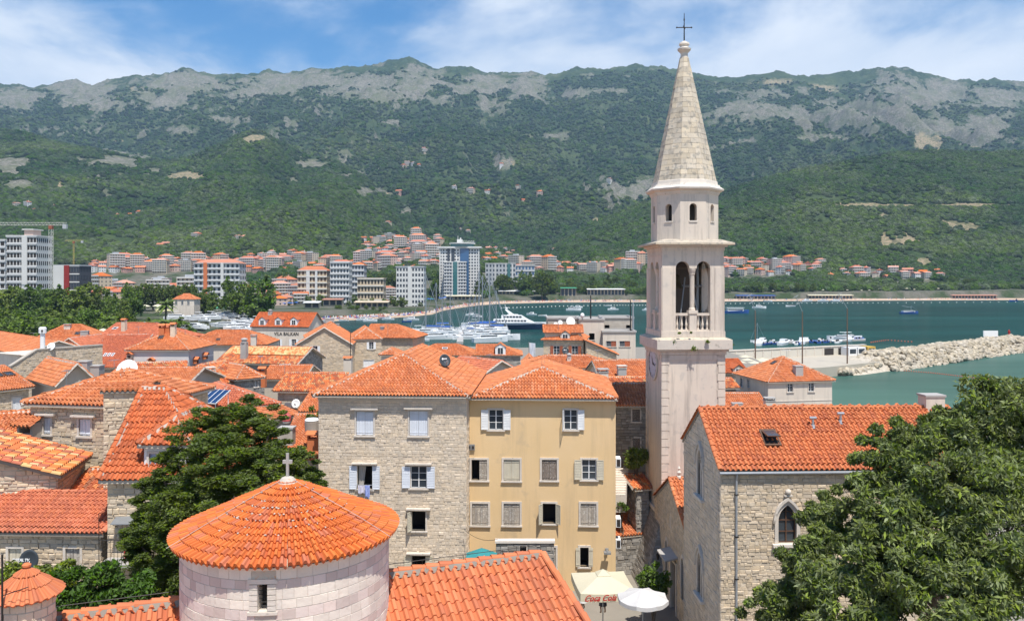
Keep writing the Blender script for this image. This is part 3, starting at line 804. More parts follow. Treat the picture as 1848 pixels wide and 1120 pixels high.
        if sh == 'open' or sh == 'openL' or sh == 'openR':
            if sh != 'openR': leaf(fo, P(a-.02, c+.02, .065), -u, out, w2, H_-.02, m, louv, 0.06, 1)
            if sh != 'openL': leaf(fo, P(b+.02, c+.02, .065), u, out, w2, H_-.02, m, louv, 0.06, 1)
        elif sh == 'closed':
            leaf(fo, P(a+.01, c+.02, -.06), u, out, w2-.015, H_-.04, m, louv, 0, 1); leaf(fo, P(b-.01, c+.02, -.06), -u, out, w2-.015, H_-.04, m, louv, 0, 1)
        elif sh == 'halfR':
            leaf(fo, P(b-.01, c+.02, -.04), -u, out, w2-.01, H_-.04, m, louv, 0, 1)
        elif sh == 'ajar':
            leaf(fo, P(a-.01, c+.02, .05), -u, out, w2, H_-.02, m, louv, 1.0, 1); leaf(fo, P(b+.01, c+.02, .05), u, out, w2, H_-.02, m, louv, .8, 1)
        elif sh == 'perp':   # first leaf square to the wall, the second one flat
            leaf(fo, P(a-.01, c+.02, .05), -u, out, w2, H_-.02, m, louv, 1.45, 1); leaf(fo, P(b+.02, c+.02, .065), u, out, w2, H_-.02, m, louv, .06, 1)
        elif sh == 'perpL': leaf(fo, P(a-.01, c+.02, .05), -u, out, w2, H_-.02, m, louv, 1.1, 1)
        return fo

def chimney(h, px, py, w, d, hh, style='cap', m=None, lab=None):
    """A chimney rising from the roof of house h at the photo pixel of its foot."""
    p, n = h.rhit(px, py); return chimney_at(h.rf, p, h.e, w, d, hh, style, m)
def chimney_at(par, p, e, w, d, hh, style='cap', m=None):
    m = m or M_CRM; n = Vector((-e.y, e.x, 0)); mb = MB()
    F = lambda x, y, z: p+e*x+n*y+Vector((0,0,z))
    mb.box(-w/2, w/2, -d/2, d/2, -.5, hh, .5, F=F)
    c = mb.build('chimney', m, par)
    k = MB()
    if style == 'cap':
        k.box(-w/2-.06, w/2+.06, -d/2-.06, d/2+.06, hh, hh+.08, F=F)
        for x in (-w/2, w/2-.07):
            for y in (-d/2, d/2-.07): k.box(x, x+.07, y, y+.07, hh+.08, hh+.26, F=F)
        k.box(-w/2-.08, w/2+.08, -d/2-.08, d/2+.08, hh+.26, hh+.34, F=F)
        k.build('chimney_cap', M_CON if m is not M_CON else M_STW, c)
    elif style == 'hood':
        for x in (-w/2, w/2-.08): k.box(x, x+.08, -d/2, d/2, hh, hh+.28, F=F)
        k.build('chimney_cap', m, c)
        t = MB()
        t.hexa([F(-w/2-.1,-d/2-.14,hh+.24),F(w/2+.1,-d/2-.14,hh+.24),F(w/2+.1,0,hh+.44),F(-w/2-.1,0,hh+.44),F(-w/2-.1,-d/2-.14,hh+.3),F(w/2+.1,-d/2-.14,hh+.3),F(w/2+.1,0,hh+.5),F(-w/2-.1,0,hh+.5)])
        t.hexa([F(-w/2-.1,0,hh+.44),F(w/2+.1,0,hh+.44),F(w/2+.1,d/2+.14,hh+.24),F(-w/2-.1,d/2+.14,hh+.24),F(-w/2-.1,0,hh+.5),F(w/2+.1,0,hh+.5),F(w/2+.1,d/2+.14,hh+.3),F(-w/2-.1,d/2+.14,hh+.3)])
        t.build('hood_tile', M_CLAY, c)
    elif style == 'pot':
        k.lathe([(w*.62,0),(w*.62,.1),(w*.45,.12),(w*.45,.35),(w*.6,.37),(w*.6,.5),(w*.2,.62)], F(0,0,hh), 10); k.build('chimney_pot', M_CON, c, smooth=False)
    elif style == 'slab':
        k.box(-w/2-.05, w/2+.05, -d/2-.05, d/2+.05, hh, hh+.10, F=F); k.build('chimney_cap', M_CON, c)
    return c

def dish(label, p, r, az, el=25, m=None, arm=True, mark=False):
    """Satellite dish with its feed arm on a short mast; az = degrees the dish looks to, 0 = at the camera side."""
    m = m or M_DISHW; root = thing('satellite_dish', label, 'satellite dish', p)
    a = math.radians(az); d = Vector((math.sin(a)*math.cos(math.radians(el)), -math.cos(a)*math.cos(math.radians(el)), math.sin(math.radians(el))))
    x = d.cross(Vector((0,0,1))).normalized(); y = x.cross(d)
    c = Vector(p)+Vector((0,0,r*1.15)); mb = MB(); n = 20; rings = 4
    vs = [c-d*r*.22]; fs = []
    for i in range(1, rings+1):
        q = r*i/rings
        for k in range(n):
            t = 2*math.pi*k/n; vs.append(c+(x*math.cos(t)*.93+y*math.sin(t))*q-d*(r*.22*(1-(i/rings)**2)))
    for k in range(n): fs.append((0, 1+k, 1+(k+1) % n))
    for i in range(rings-1):
        for k in range(n): fs.append((1+i*n+k, 1+(i+1)*n+k, 1+(i+1)*n+(k+1) % n, 1+i*n+(k+1) % n))
    mb.add(vs, fs, .5)
    o = mb.build('reflector', m, root, smooth=True)
    so = o.modifiers.new('thick', 'SOLIDIFY'); so.thickness = .03
    mb = MB(); mb.tube([Vector(p)-Vector((0,0,.3)), Vector(p)+Vector((0,0,r*.9)), c-d*r*.3], .03); mb.build('mast', M_GRY, root)
    mb = MB(); f = c+d*r*.8-y*r*.35; mb.tube([c-y*r*.9-d*.02, f], .018); mb.box(f.x-.06, f.x+.06, f.y-.06, f.y+.06, f.z-.05, f.z+.07); mb.build('feed_arm', M_GRY, root)
    if mark:
        mb = MB(); q = lambda u_, v_: c+x*u_*r+y*v_*r-d*(r*.22*(1-min(1,u_*u_+v_*v_)))+d*.035
        mb.add([q(-.42,.22),q(.15,.22),q(.15,.36),q(-.42,.36)], [(0,1,2,3)]); 
        ring = [q(.3+.17*math.cos(t*math.pi/5), .29+.17*math.sin(t*math.pi/5)) for t in range(10)]; mb.add(ring, [tuple(range(10))])
        mb.build('mark', M_WHT, root)
    return root
def skylight(h, px, py, w=.8, l=1.0, open_=0.0, m=None):
    p, n = h.rhit(px, py); e = None
    u = Vector((0,0,1)).cross(n).normalized(); s = n.cross(u)
    if u.x < 0: u = -u; 
    if s.z < 0: s = -s
    F = lambda x, y, z: p+u*x+s*y+n*z
    mb = MB(); mb.box(-w/2,w/2,-l/2,-l/2+.09,-.05,.16,F=F); mb.box(-w/2,w/2,l/2-.09,l/2,-.05,.16,F=F); mb.box(-w/2,-w/2+.08,-l/2+.09,l/2-.09,-.05,.16,F=F); mb.box(w/2-.08,w/2,-l/2+.09,l/2-.09,-.05,.16,F=F)
    f = mb.build('skylight', m or M_BRN, h.rf)
    g = MB(); 
    if open_:
        G = lambda x, y, z: F(x, l/2-.1+ (y)*math.cos(open_), .12 - y*math.sin(open_)*1.0 + z)
        g.box(-w/2+.08, w/2-.08, -l+.18, 0, 0, .05, F=G); g.build('sash', M_BRN, f)
        g = MB(); g.box(-w/2+.15, w/2-.15, -l+.26, -.08, .052, .056, F=G); g.build('pane', M_GLS, f)
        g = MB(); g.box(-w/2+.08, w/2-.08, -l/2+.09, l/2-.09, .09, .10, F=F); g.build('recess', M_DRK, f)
    else:
        g.box(-w/2+.08, w/2-.08, -l/2+.09, l/2-.09, .05, .12, F=F); g.build('pane', M_GLS, f)
    return f
# ---------------------------------------------------------------- terrain: bay, coastal plain, hills, mountain range
_TB = np.random.RandomState(3).rand(256, 256)
def vnoise(x, y):
    xi = np.floor(x).astype(int); yi = np.floor(y).astype(int); fx = x-xi; fy = y-yi
    fx = fx*fx*(3-2*fx); fy = fy*fy*(3-2*fy)
    g = lambda i, j: _TB[i % 256, j % 256]
    return (g(xi,yi)*(1-fx)+g(xi+1,yi)*fx)*(1-fy)+(g(xi,yi+1)*(1-fx)+g(xi+1,yi+1)*fx)*fy
def fbm(x, y, sc_, octs=5, ridged=False, gain=.5):
    t = 0; a = 1; s = 0; x = x/sc_+17.3; y = y/sc_+5.1
    for o in range(octs):
        v = vnoise(x, y)
        if ridged: v = 1-np.abs(2*v-1)
        t = t+a*v; s += a; a *= gain; x = x*2.03+3.1; y = y*2.03+7.7
    return t/s
def smooth(a, b, v): t = np.clip((v-a)/(b-a), 0, 1); return t*t*(3-2*t)
def tab(t): a = np.array(t, float); return lambda p: np.interp(p, a[:,0], a[:,1])
SHORE = tab([(-900,655),(-300,640),(300,620),(380,606),(430,596),(470,589),(520,583),(560,580),(600,579),(640,577),(690,574),(740,571),(780,567),(800,560),(830,555),(860,551),(900,548),(1000,545.5),(1160,545),(1320,543.5),(1500,542.5),(1700,541.5),(1848,541),(2600,540)])
def shoreY(px): return 36000.0/(SHORE(px)-505)
SKY1 = tab([(-900,170),(-300,165),(0,155),(60,156),(100,151),(130,147),(165,156),(210,144),(260,137),(300,130),(330,124),(350,130),(400,134),(440,133),(480,130),(520,133),(560,127),(600,126),(625,121),(650,124),(680,121),(705,112),(735,105),(760,113),(800,120),(840,124),(880,133),(920,136),(945,132),(985,137),(1040,128),(1080,126),(1150,121),(1175,123),(1230,128),(1265,138),(1295,143),(1340,142),(1375,137),(1430,132),(1470,138),(1520,134),(1560,127),(1610,120),(1640,123),(1680,138),(1720,146),(1790,146),(1848,150),(2200,170),(2800,180)])
SKY2 = tab([(-900,205),(-200,222),(0,233),(50,240),(100,258),(150,268),(200,276),(250,286),(300,290),(350,283),(400,262),(440,243),(460,239),(480,244),(520,268),(560,285),(600,292),(640,310),(690,345),(730,378),(760,400),(800,425),(860,450),(1000,490),(1100,505),(2800,505)])
SKY3 = tab([(-900,505),(900,505),(960,470),(1010,440),(1060,412),(1110,385),(1160,368),(1200,360),(1290,348),(1320,342),(1380,325),(1440,308),(1500,296),(1560,285),(1620,277),(1660,275),(1720,274),(1780,277),(1848,276),(2100,290),(2800,340)])
SKY4 = tab([(-900,505),(540,500),(600,482),(640,462),(680,446),(720,435),(760,429),(800,432),(840,440),(880,452),(920,462),(980,474),(1040,482),(1100,490),(1150,500),(2800,505)])
SKY5 = tab([(-900,400),(0,398),(120,402),(260,432),(400,448),(520,462),(600,480),(700,505),(1240,505),(1300,490),(1340,484),(1420,477),(1500,484),(1600,488),(1700,496),(1848,505),(2800,505)])
def layer(px, Y, sky, Y0, Yr, g=1.25, fall=.35):
    zr = 25+(505-sky(px))*Yr/1440.0
    t = np.clip((Y-Y0)/(Yr-Y0), 0, 1)
    z = np.where(Y <= Yr, 4+(zr-4)*t**g, zr-(Y-Yr)*fall)
    return np.where(zr > 24, z, -50), t*np.ones_like(z)
def terrain(px, Y):
    x = (px-CX)/FOC*Y; S = shoreY(px)
    base = np.where(Y > S, np.minimum((Y-S)*.07, 2.2)+np.clip(Y-S-60, 0, 900)*.006, -3.5)
    z1, t1 = layer(px, Y, SKY1, 1500, 4500, 1.30)
    z2, t2 = layer(px, Y, SKY2, 1050, 2300, 1.15)
    z3, t3 = layer(px, Y, SKY3, 1120, 1900, 1.0)
    z4, t4 = layer(px, Y, SKY4, 900, 1330, 1.1, .2)
    z5, t5 = layer(px, Y, SKY5, 950, 1350, 1.1, .15)
    r = fbm(x, Y, 520, 6, True, .52); r2 = fbm(x+900, Y, 170, 5, True)
    f = fbm(x, Y, 900, 4)
    # valleys running down the slopes
    gul = fbm(x+Y*.12, Y*.22, 260, 5, True)
    z1 = z1+(r-.62)*190*np.sin(np.pi*np.clip(t1, 0, 1))**.8+(gul-.6)*300*t1*(1-t1)*2.2+(r2-.6)*62*smooth(0,.3,t1)+(fbm(x, Y, 70, 4, True)-.6)*26*smooth(.35,.8,t1)
    z2 = z2+(r-.62)*90*np.sin(np.pi*t2)+(gul-.6)*125*t2*(1-t2)*2.5+(r2-.6)*14*smooth(0,.3,t2)
    z3 = z3+(r-.62)*50*np.sin(np.pi*t3)+(gul-.6)*95*t3*(1-t3)*2.5+(r2-.6)*7*smooth(0,.3,t3)
    z4 = z4+(r2-.6)*10*t4
    z5 = z5+(r2-.6)*16*t5
    z = np.maximum.reduce([base, z1, z2, z3, z4, z5])
    z = np.where(Y < S+40, base, z)
    return z
def tz(px, Y): return float(terrain(np.array([px], float), np.array([float(Y)]))[0])
_march = np.exp(np.linspace(math.log(300), math.log(5200), 900))
def hit(px, py):
    """First terrain point on the ray of a photo pixel."""
    Y = _march; z = terrain(np.full_like(Y, px), Y); row = HZ+(EYE-z)/Y*FOC
    ok = np.nonzero((row <= py) & (z > .5))[0]
    if len(ok) == 0: return None
    i = ok[0]; return at(px, py, float(Y[i]))

def blob(px, row, L):
    v = np.zeros_like(px)
    for (a, b, ra, rb, w) in L: v = np.maximum(v, w*np.exp(-(((px-a)/ra)**2+((row-b)/rb)**2)))
    return v
ROCKS = [(15,300,35,26,1),(25,335,45,16,1),(215,290,60,18,1),(190,320,40,22,.95),(280,310,30,10,.8),(565,298,45,10,1),(620,318,40,9,1),(680,345,35,10,.9),(520,325,30,12,.6),(730,380,25,14,.7),
         (30,175,60,20,.9),(150,170,70,28,1),(330,150,90,22,1),(300,185,60,18,.8),(560,145,120,18,.9),(640,165,90,18,.8),(750,150,50,34,1),(890,150,60,18,.95),(950,160,45,26,1),(820,165,40,14,.7),(480,160,90,20,.8),
         (390,215,60,8,.8),(330,235,50,7,.6),(700,180,40,10,.7),(100,235,40,8,.6),(700,218,30,6,.7),
         (1120,350,60,18,.9),(1160,340,40,20,.8),(985,245,40,6,.7),(1040,170,30,8,.7),(1120,165,40,6,.7),(910,295,22,12,.9),(1110,360,40,20,.6),
         (1360,200,60,22,.85),(1500,190,80,18,.6),(1560,205,90,26,.9),(1450,210,60,18,.7),(1620,165,70,28,.95),(1700,170,60,30,.9),(1800,180,60,26,.95),(1780,225,60,20,.9),(1690,225,50,22,.9),(1480,250,60,5,.8),(1400,170,60,14,.6),(1750,250,70,16,.7),(1330,255,50,8,.5)]
EARTH = [(1665,255,16,18,1),(1690,258,14,14,1),(1760,255,18,14,.8),(1700,235,60,5,.7),(915,295,16,8,1),(60,415,50,10,.0),(1670,475,16,10,1),(1600,420,22,45,.55),(1640,430,60,25,.5),(1720,410,80,30,.45),(1590,372,110,5,.8),(1760,372,100,5,.95),(1020,340,20,6,.5),(460,250,30,10,.7),(350,320,60,10,.6),(700,350,20,3,.6),(215,255,20,5,.6),(1400,150,50,10,.6),(1480,160,60,10,.6),(160,185,60,8,.5),(250,160,50,10,.5),(380,150,40,8,.5),(600,140,60,8,.45),(110,335,8,14,.6),(1090,400,30,14,.5),(1150,395,40,20,.45)]

CT = tab([(-900,470),(0,482),(130,476),(300,470),(440,462),(560,458),(640,465),(655,438),(700,426),(790,428),(830,442),(880,452),(930,466),(1000,478),(1170,486),(1300,478),(1380,472),(1440,470),(1500,484),(1600,486),(1700,500),(1750,512),(1848,520),(2700,520)])
def build_terrain():
    PXs = np.concatenate([np.linspace(-850, -60, 60), np.linspace(-50, 1900, 790), np.linspace(1912, 2700, 60)])
    Ys = np.concatenate([np.exp(np.linspace(math.log(230), math.log(880), 80)), np.exp(np.linspace(math.log(890), math.log(2500), 225)), np.exp(np.linspace(math.log(2510), math.log(4700), 155)), np.linspace(4760, 6000, 10)])
    P, Yg = np.meshgrid(PXs, Ys); Z = terrain(P, Yg); X = (P-CX)/FOC*Yg
    # small relief, kept out of the skyline's way
    V = np.stack([X, Yg, Z], -1).reshape(-1, 3)
    nr, nc = Z.shape; i = np.arange(nr-1)[:,None]*nc+np.arange(nc-1)[None,:]
    Q = np.stack([i, i+1, i+nc+1, i+nc], -1).reshape(-1, 4)
    zc = Z.ravel()[Q].max(1); Q = Q[zc > -1.0]
    me = np_mesh('ground', V, Q, None, MATS['terrain'], smooth=True)
    row = HZ+(EYE-Z)/Yg*FOC
    n1 = fbm(X, Yg, 90, 5); n2 = fbm(X+500, Yg-300, 300, 4)
    slope = np.hypot(np.gradient(Z, axis=0)/np.gradient(Yg, axis=0), np.gradient(Z, axis=1)/np.gradient(X, axis=1))
    rock = blob(P, row, ROCKS)*1.15+(n1-.5)*1.5+(slope-.55)*.45+smooth(3000, 4500, Yg)*.10-.10-.06*(row > 200)
    rock = np.where(Yg > 4300, np.maximum(rock, .12+(n1-.5)*1.5*(P < 1000)), rock)
    earth = blob(P, row, EARTH)*1.35+(n1-.5)*.8+(n2-.5)*.5
    urb = smooth(0, 40, Yg-shoreY(P))*smooth(-6, 6, row-CT(P)+(n1-.5)*14)
    c = np.stack([np.clip(rock,0,1), np.clip(earth,0,1), np.clip(urb,0,1), np.ones_like(rock)], -1).reshape(-1, 4)
    a = me.color_attributes.new('cover', 'FLOAT_COLOR', 'POINT'); a.data.foreach_set('color', c.astype(np.float32).ravel())
    o = link('ground', me, kind='structure')
    return P, Yg, Z, rock, earth, row
def base_at(px, Y):
    S = shoreY(px); return np.where(Y > S, np.minimum((Y-S)*.07, 2.2)+np.clip(Y-S-60, 0, 900)*.006, -3.5)

def mk_terrain_mat():
    m = bpy.data.materials.new('terrain'); m.use_nodes = True; MATS['terrain'] = m
    N, L = m.node_tree.nodes, m.node_tree.links
    b = N['Principled BSDF']; b.inputs['Roughness'].default_value = .95; b.inputs['Specular IOR Level'].default_value = .1
    at_ = N.new('ShaderNodeAttribute'); at_.attribute_name = 'cover'
    sx = N.new('ShaderNodeSeparateColor'); L.new(at_.outputs['Color'], sx.inputs[0])
    geo = N.new('ShaderNodeNewGeometry')
    def noise(s, d=6, r=.6):
        n = N.new('ShaderNodeTexNoise'); n.inputs['Scale'].default_value = s; n.inputs['Detail'].default_value = d; n.inputs['Roughness'].default_value = r
        L.new(geo.outputs['Position'], n.inputs['Vector']); return n.outputs[0]
    def mr(v, a, b_, c=0, d=1):
        n = N.new('ShaderNodeMapRange'); L.new(v, n.inputs[0])
        for i, q in enumerate((a, b_, c, d)): n.inputs[i+1].default_value = q
        return n.outputs[0]
    def ma(op, a, b_):
        n = N.new('ShaderNodeMath'); n.operation = op
        for i, q in enumerate((a, b_)):
            if isinstance(q, (int, float)): n.inputs[i].default_value = q
            else: L.new(q, n.inputs[i])
        return n.outputs[0]
    def mix(f, a, b_):
        n = N.new('ShaderNodeMix'); n.data_type = 'RGBA'
        if isinstance(f, (int, float)): n.inputs[0].default_value = f
        else: L.new(f, n.inputs[0])
        for i, q in ((6, a), (7, b_)):
            if isinstance(q, tuple): n.inputs[i].default_value = (*q, 1)
            else: L.new(q, n.inputs[i])
        return n.outputs[2]
    fine = noise(.035, 7, .68); vf = noise(.16, 5, .6); big = noise(.004, 5)
    veg = mix(mr(fine, .38, .60), (.018,.036,.014), (.050,.080,.028))
    veg = mix(mr(big, .45, .65, 0, .55), veg, (.105,.130,.050))
    veg = mix(mr(vf, .50, .62, 0, .75), veg, (.018,.036,.014))
    rockc = mix(mr(vf, .38, .60), (.25,.232,.19), (.12,.115,.09))
    mid = noise(.012, 6, .7); rockc = mix(mr(fine, .50, .60, 0, .7), rockc, (.075,.095,.045)); rockc = mix(mr(mid, .50, .60, 0, .6), rockc, (.12,.135,.07))
    ear = mix(mr(vf, .4, .6), (.34,.26,.17), (.15,.15,.075))
    e = mr(ma('ADD', sx.outputs[1], ma('MULTIPLY', ma('SUBTRACT', fine, .5), 1.1)), .42, .62)
    r = mr(ma('ADD', sx.outputs[0], ma('MULTIPLY', ma('SUBTRACT', fine, .5), 2.6)), .46, .60)
    c = mix(e, veg, ear); c = mix(r, c, rockc)
    ub = mix(mr(noise(.03, 4), .4, .6), (.16,.15,.12), (.05,.075,.03))
    c = mix(sx.outputs[2], c, ub)
    L.new(c, b.inputs['Base Color'])
    bp = N.new('ShaderNodeBump'); bp.inputs['Strength'].default_value = 1.0; bp.inputs['Distance'].default_value = 9
    hgt = ma('ADD', ma('MULTIPLY', fine, 1.0), ma('MULTIPLY', vf, .35))
    L.new(hgt, bp.inputs['Height']); L.new(bp.outputs[0], b.inputs['Normal'])
mk_terrain_mat()
TP, TY, TZ_, TROCK, TEARTH, TROW = build_terrain()

# the mainland beach, laid over the shore line
def beach():
    mb = MB(); pr = None
    for px in np.arange(385, 2300, 6):
        S = float(shoreY(px)); w = 26 if px > 760 else 14+ (8 if 600 < px < 760 else 0)
        if px < 500: w = 9
        w += 3*math.sin(px*.03); a = (px-CX)/FOC
        z2 = float(terrain(np.array([px]), np.array([S+w]))[0])
        cur = [Vector((a*(S-3), S-3, -.15)), Vector((a*(S+w*.4), S+w*.4, 1.0+.0)), Vector((a*(S+w), S+w, max(z2, 1.4)+.12))]
        if pr: mb.quad(pr[0], cur[0], cur[1], pr[1]); mb.quad(pr[1], cur[1], cur[2], pr[2])
        pr = cur
    mb.build('beach', mat('sand', (.50,.36,.25), ns=.05, col2=(.42,.32,.24), bump=.2, bs=2), kind='structure')
beach()

# water
def sea():
    m = bpy.data.materials.new('sea_water'); m.use_nodes = True; N, L = m.node_tree.nodes, m.node_tree.links
    N.remove(N['Principled BSDF']); b = N.new('ShaderNodeBsdfDiffuse'); gl = N.new('ShaderNodeBsdfGlossy'); gl.inputs['Roughness'].default_value = .16; fre = N.new('ShaderNodeFresnel'); fre.inputs['IOR'].default_value = 1.33
    fm = N.new('ShaderNodeMath'); fm.operation = 'MULTIPLY_ADD'; fm.inputs[1].default_value = .30; fm.inputs[2].default_value = .02; L.new(fre.outputs[0], fm.inputs[0])
    ms = N.new('ShaderNodeMixShader'); L.new(fm.outputs[0], ms.inputs[0]); L.new(b.outputs[0], ms.inputs[1]); L.new(gl.outputs[0], ms.inputs[2]); L.new(ms.outputs[0], N['Material Output'].inputs[0])
    geo = N.new('ShaderNodeNewGeometry')
    sp_ = N.new('ShaderNodeSeparateXYZ'); L.new(geo.outputs['Position'], sp_.inputs[0])
    n0 = N.new('ShaderNodeTexNoise'); n0.inputs['Scale'].default_value = .012; n0.inputs['Detail'].default_value = 4; L.new(geo.outputs['Position'], n0.inputs['Vector'])
    # shallow sandy bottom inside the breakwater fades to deep water further out
    ad = N.new('ShaderNodeMath'); ad.operation = 'MULTIPLY_ADD'; ad.inputs[1].default_value = 120; L.new(n0.outputs[0], ad.inputs[0]); L.new(sp_.outputs[1], ad.inputs[2])
    mr = N.new('ShaderNodeMapRange'); mr.inputs[1].default_value = 210; mr.inputs[2].default_value = 400; L.new(ad.outputs[0], mr.inputs[0])
    mx = N.new('ShaderNodeMix'); mx.data_type = 'RGBA'; mx.inputs[6].default_value = (.080,.158,.122,1); mx.inputs[7].default_value = (.010,.050,.048,1)
    L.new(mr.outputs[0], mx.inputs[0])
    mpw = N.new('ShaderNodeMapping'); mpw.inputs['Scale'].default_value = (.004, .022, 1); L.new(geo.outputs['Position'], mpw.inputs[0]); nw = N.new('ShaderNodeTexNoise'); nw.inputs['Scale'].default_value = 1; nw.inputs['Detail'].default_value = 7; L.new(mpw.outputs[0], nw.inputs['Vector'])
    mw = N.new('ShaderNodeMapRange'); mw.inputs[1].default_value = .35; mw.inputs[2].default_value = .65; mw.inputs[3].default_value = .72; mw.inputs[4].default_value = 1.35; L.new(nw.outputs[0], mw.inputs[0]); hw = N.new('ShaderNodeHueSaturation'); L.new(mw.outputs[0], hw.inputs['Value']); L.new(mx.outputs[2], hw.inputs['Color']); L.new(hw.outputs[0], b.inputs['Color'])
    mp = N.new('ShaderNodeMapping'); mp.inputs['Scale'].default_value = (1, 1.6, 1); L.new(geo.outputs['Position'], mp.inputs[0])
    n1 = N.new('ShaderNodeTexNoise'); n1.inputs['Scale'].default_value = .9; n1.inputs['Detail'].default_value = 5; L.new(mp.outputs[0], n1.inputs['Vector'])
    n2 = N.new('ShaderNodeTexNoise'); n2.inputs['Scale'].default_value = .11; n2.inputs['Detail'].default_value = 4; L.new(mp.outputs[0], n2.inputs['Vector'])
    a2 = N.new('ShaderNodeMath'); a2.operation = 'MULTIPLY_ADD'; a2.inputs[1].default_value = 1.2; L.new(n2.outputs[0], a2.inputs[0]); L.new(n1.outputs[0], a2.inputs[2])
    bp = N.new('ShaderNodeBump'); bp.inputs['Strength'].default_value = .42; bp.inputs['Distance'].default_value = .16
    L.new(a2.outputs[0], bp.inputs['Height']); L.new(bp.outputs[0], b.inputs['Normal']); L.new(bp.outputs[0], gl.inputs['Normal'])
    mb = MB(); mb.quad((-7000,-300,0),(7000,-300,0),(7000,6000,0),(-7000,6000,0)); mb.build('sea', m, kind='structure')
    mb = MB(); mb.quad((-7000,-300,-3.6),(7000,-300,-3.6),(7000,6000,-3.6),(-7000,6000,-3.6)); mb.build('seabed', mat('seabed', (.2,.2,.15)), kind='structure')
sea()

# the walled town's ground with its quay walls
def town_ground():
    P = [(-420,-80),(-420,235),(-235,262),(-110,262),(-60,258),(0,236),(40,238),(58,232),(62,205),(58,170),(49,126),(70,112),(120,100),(120,-80)]
    mb = MB(); n = len(P)
    mb.add([(x,y,5.0) for x,y in P], [tuple(range(n))[::-1]]); 
    mb.f[-1] = mb.f[-1][::-1]
    for i in range(n):
        a, b = P[i], P[(i+1) % n]; mb.quad((a[0],a[1],-4),(b[0],b[1],-4),(b[0],b[1],5.0),(a[0],a[1],5.0))
    mb.build('town_ground', mat('paving', (.24,.215,.18), bump=.3, bs=3, ns=.6, rnd=.1), kind='structure')
town_ground()

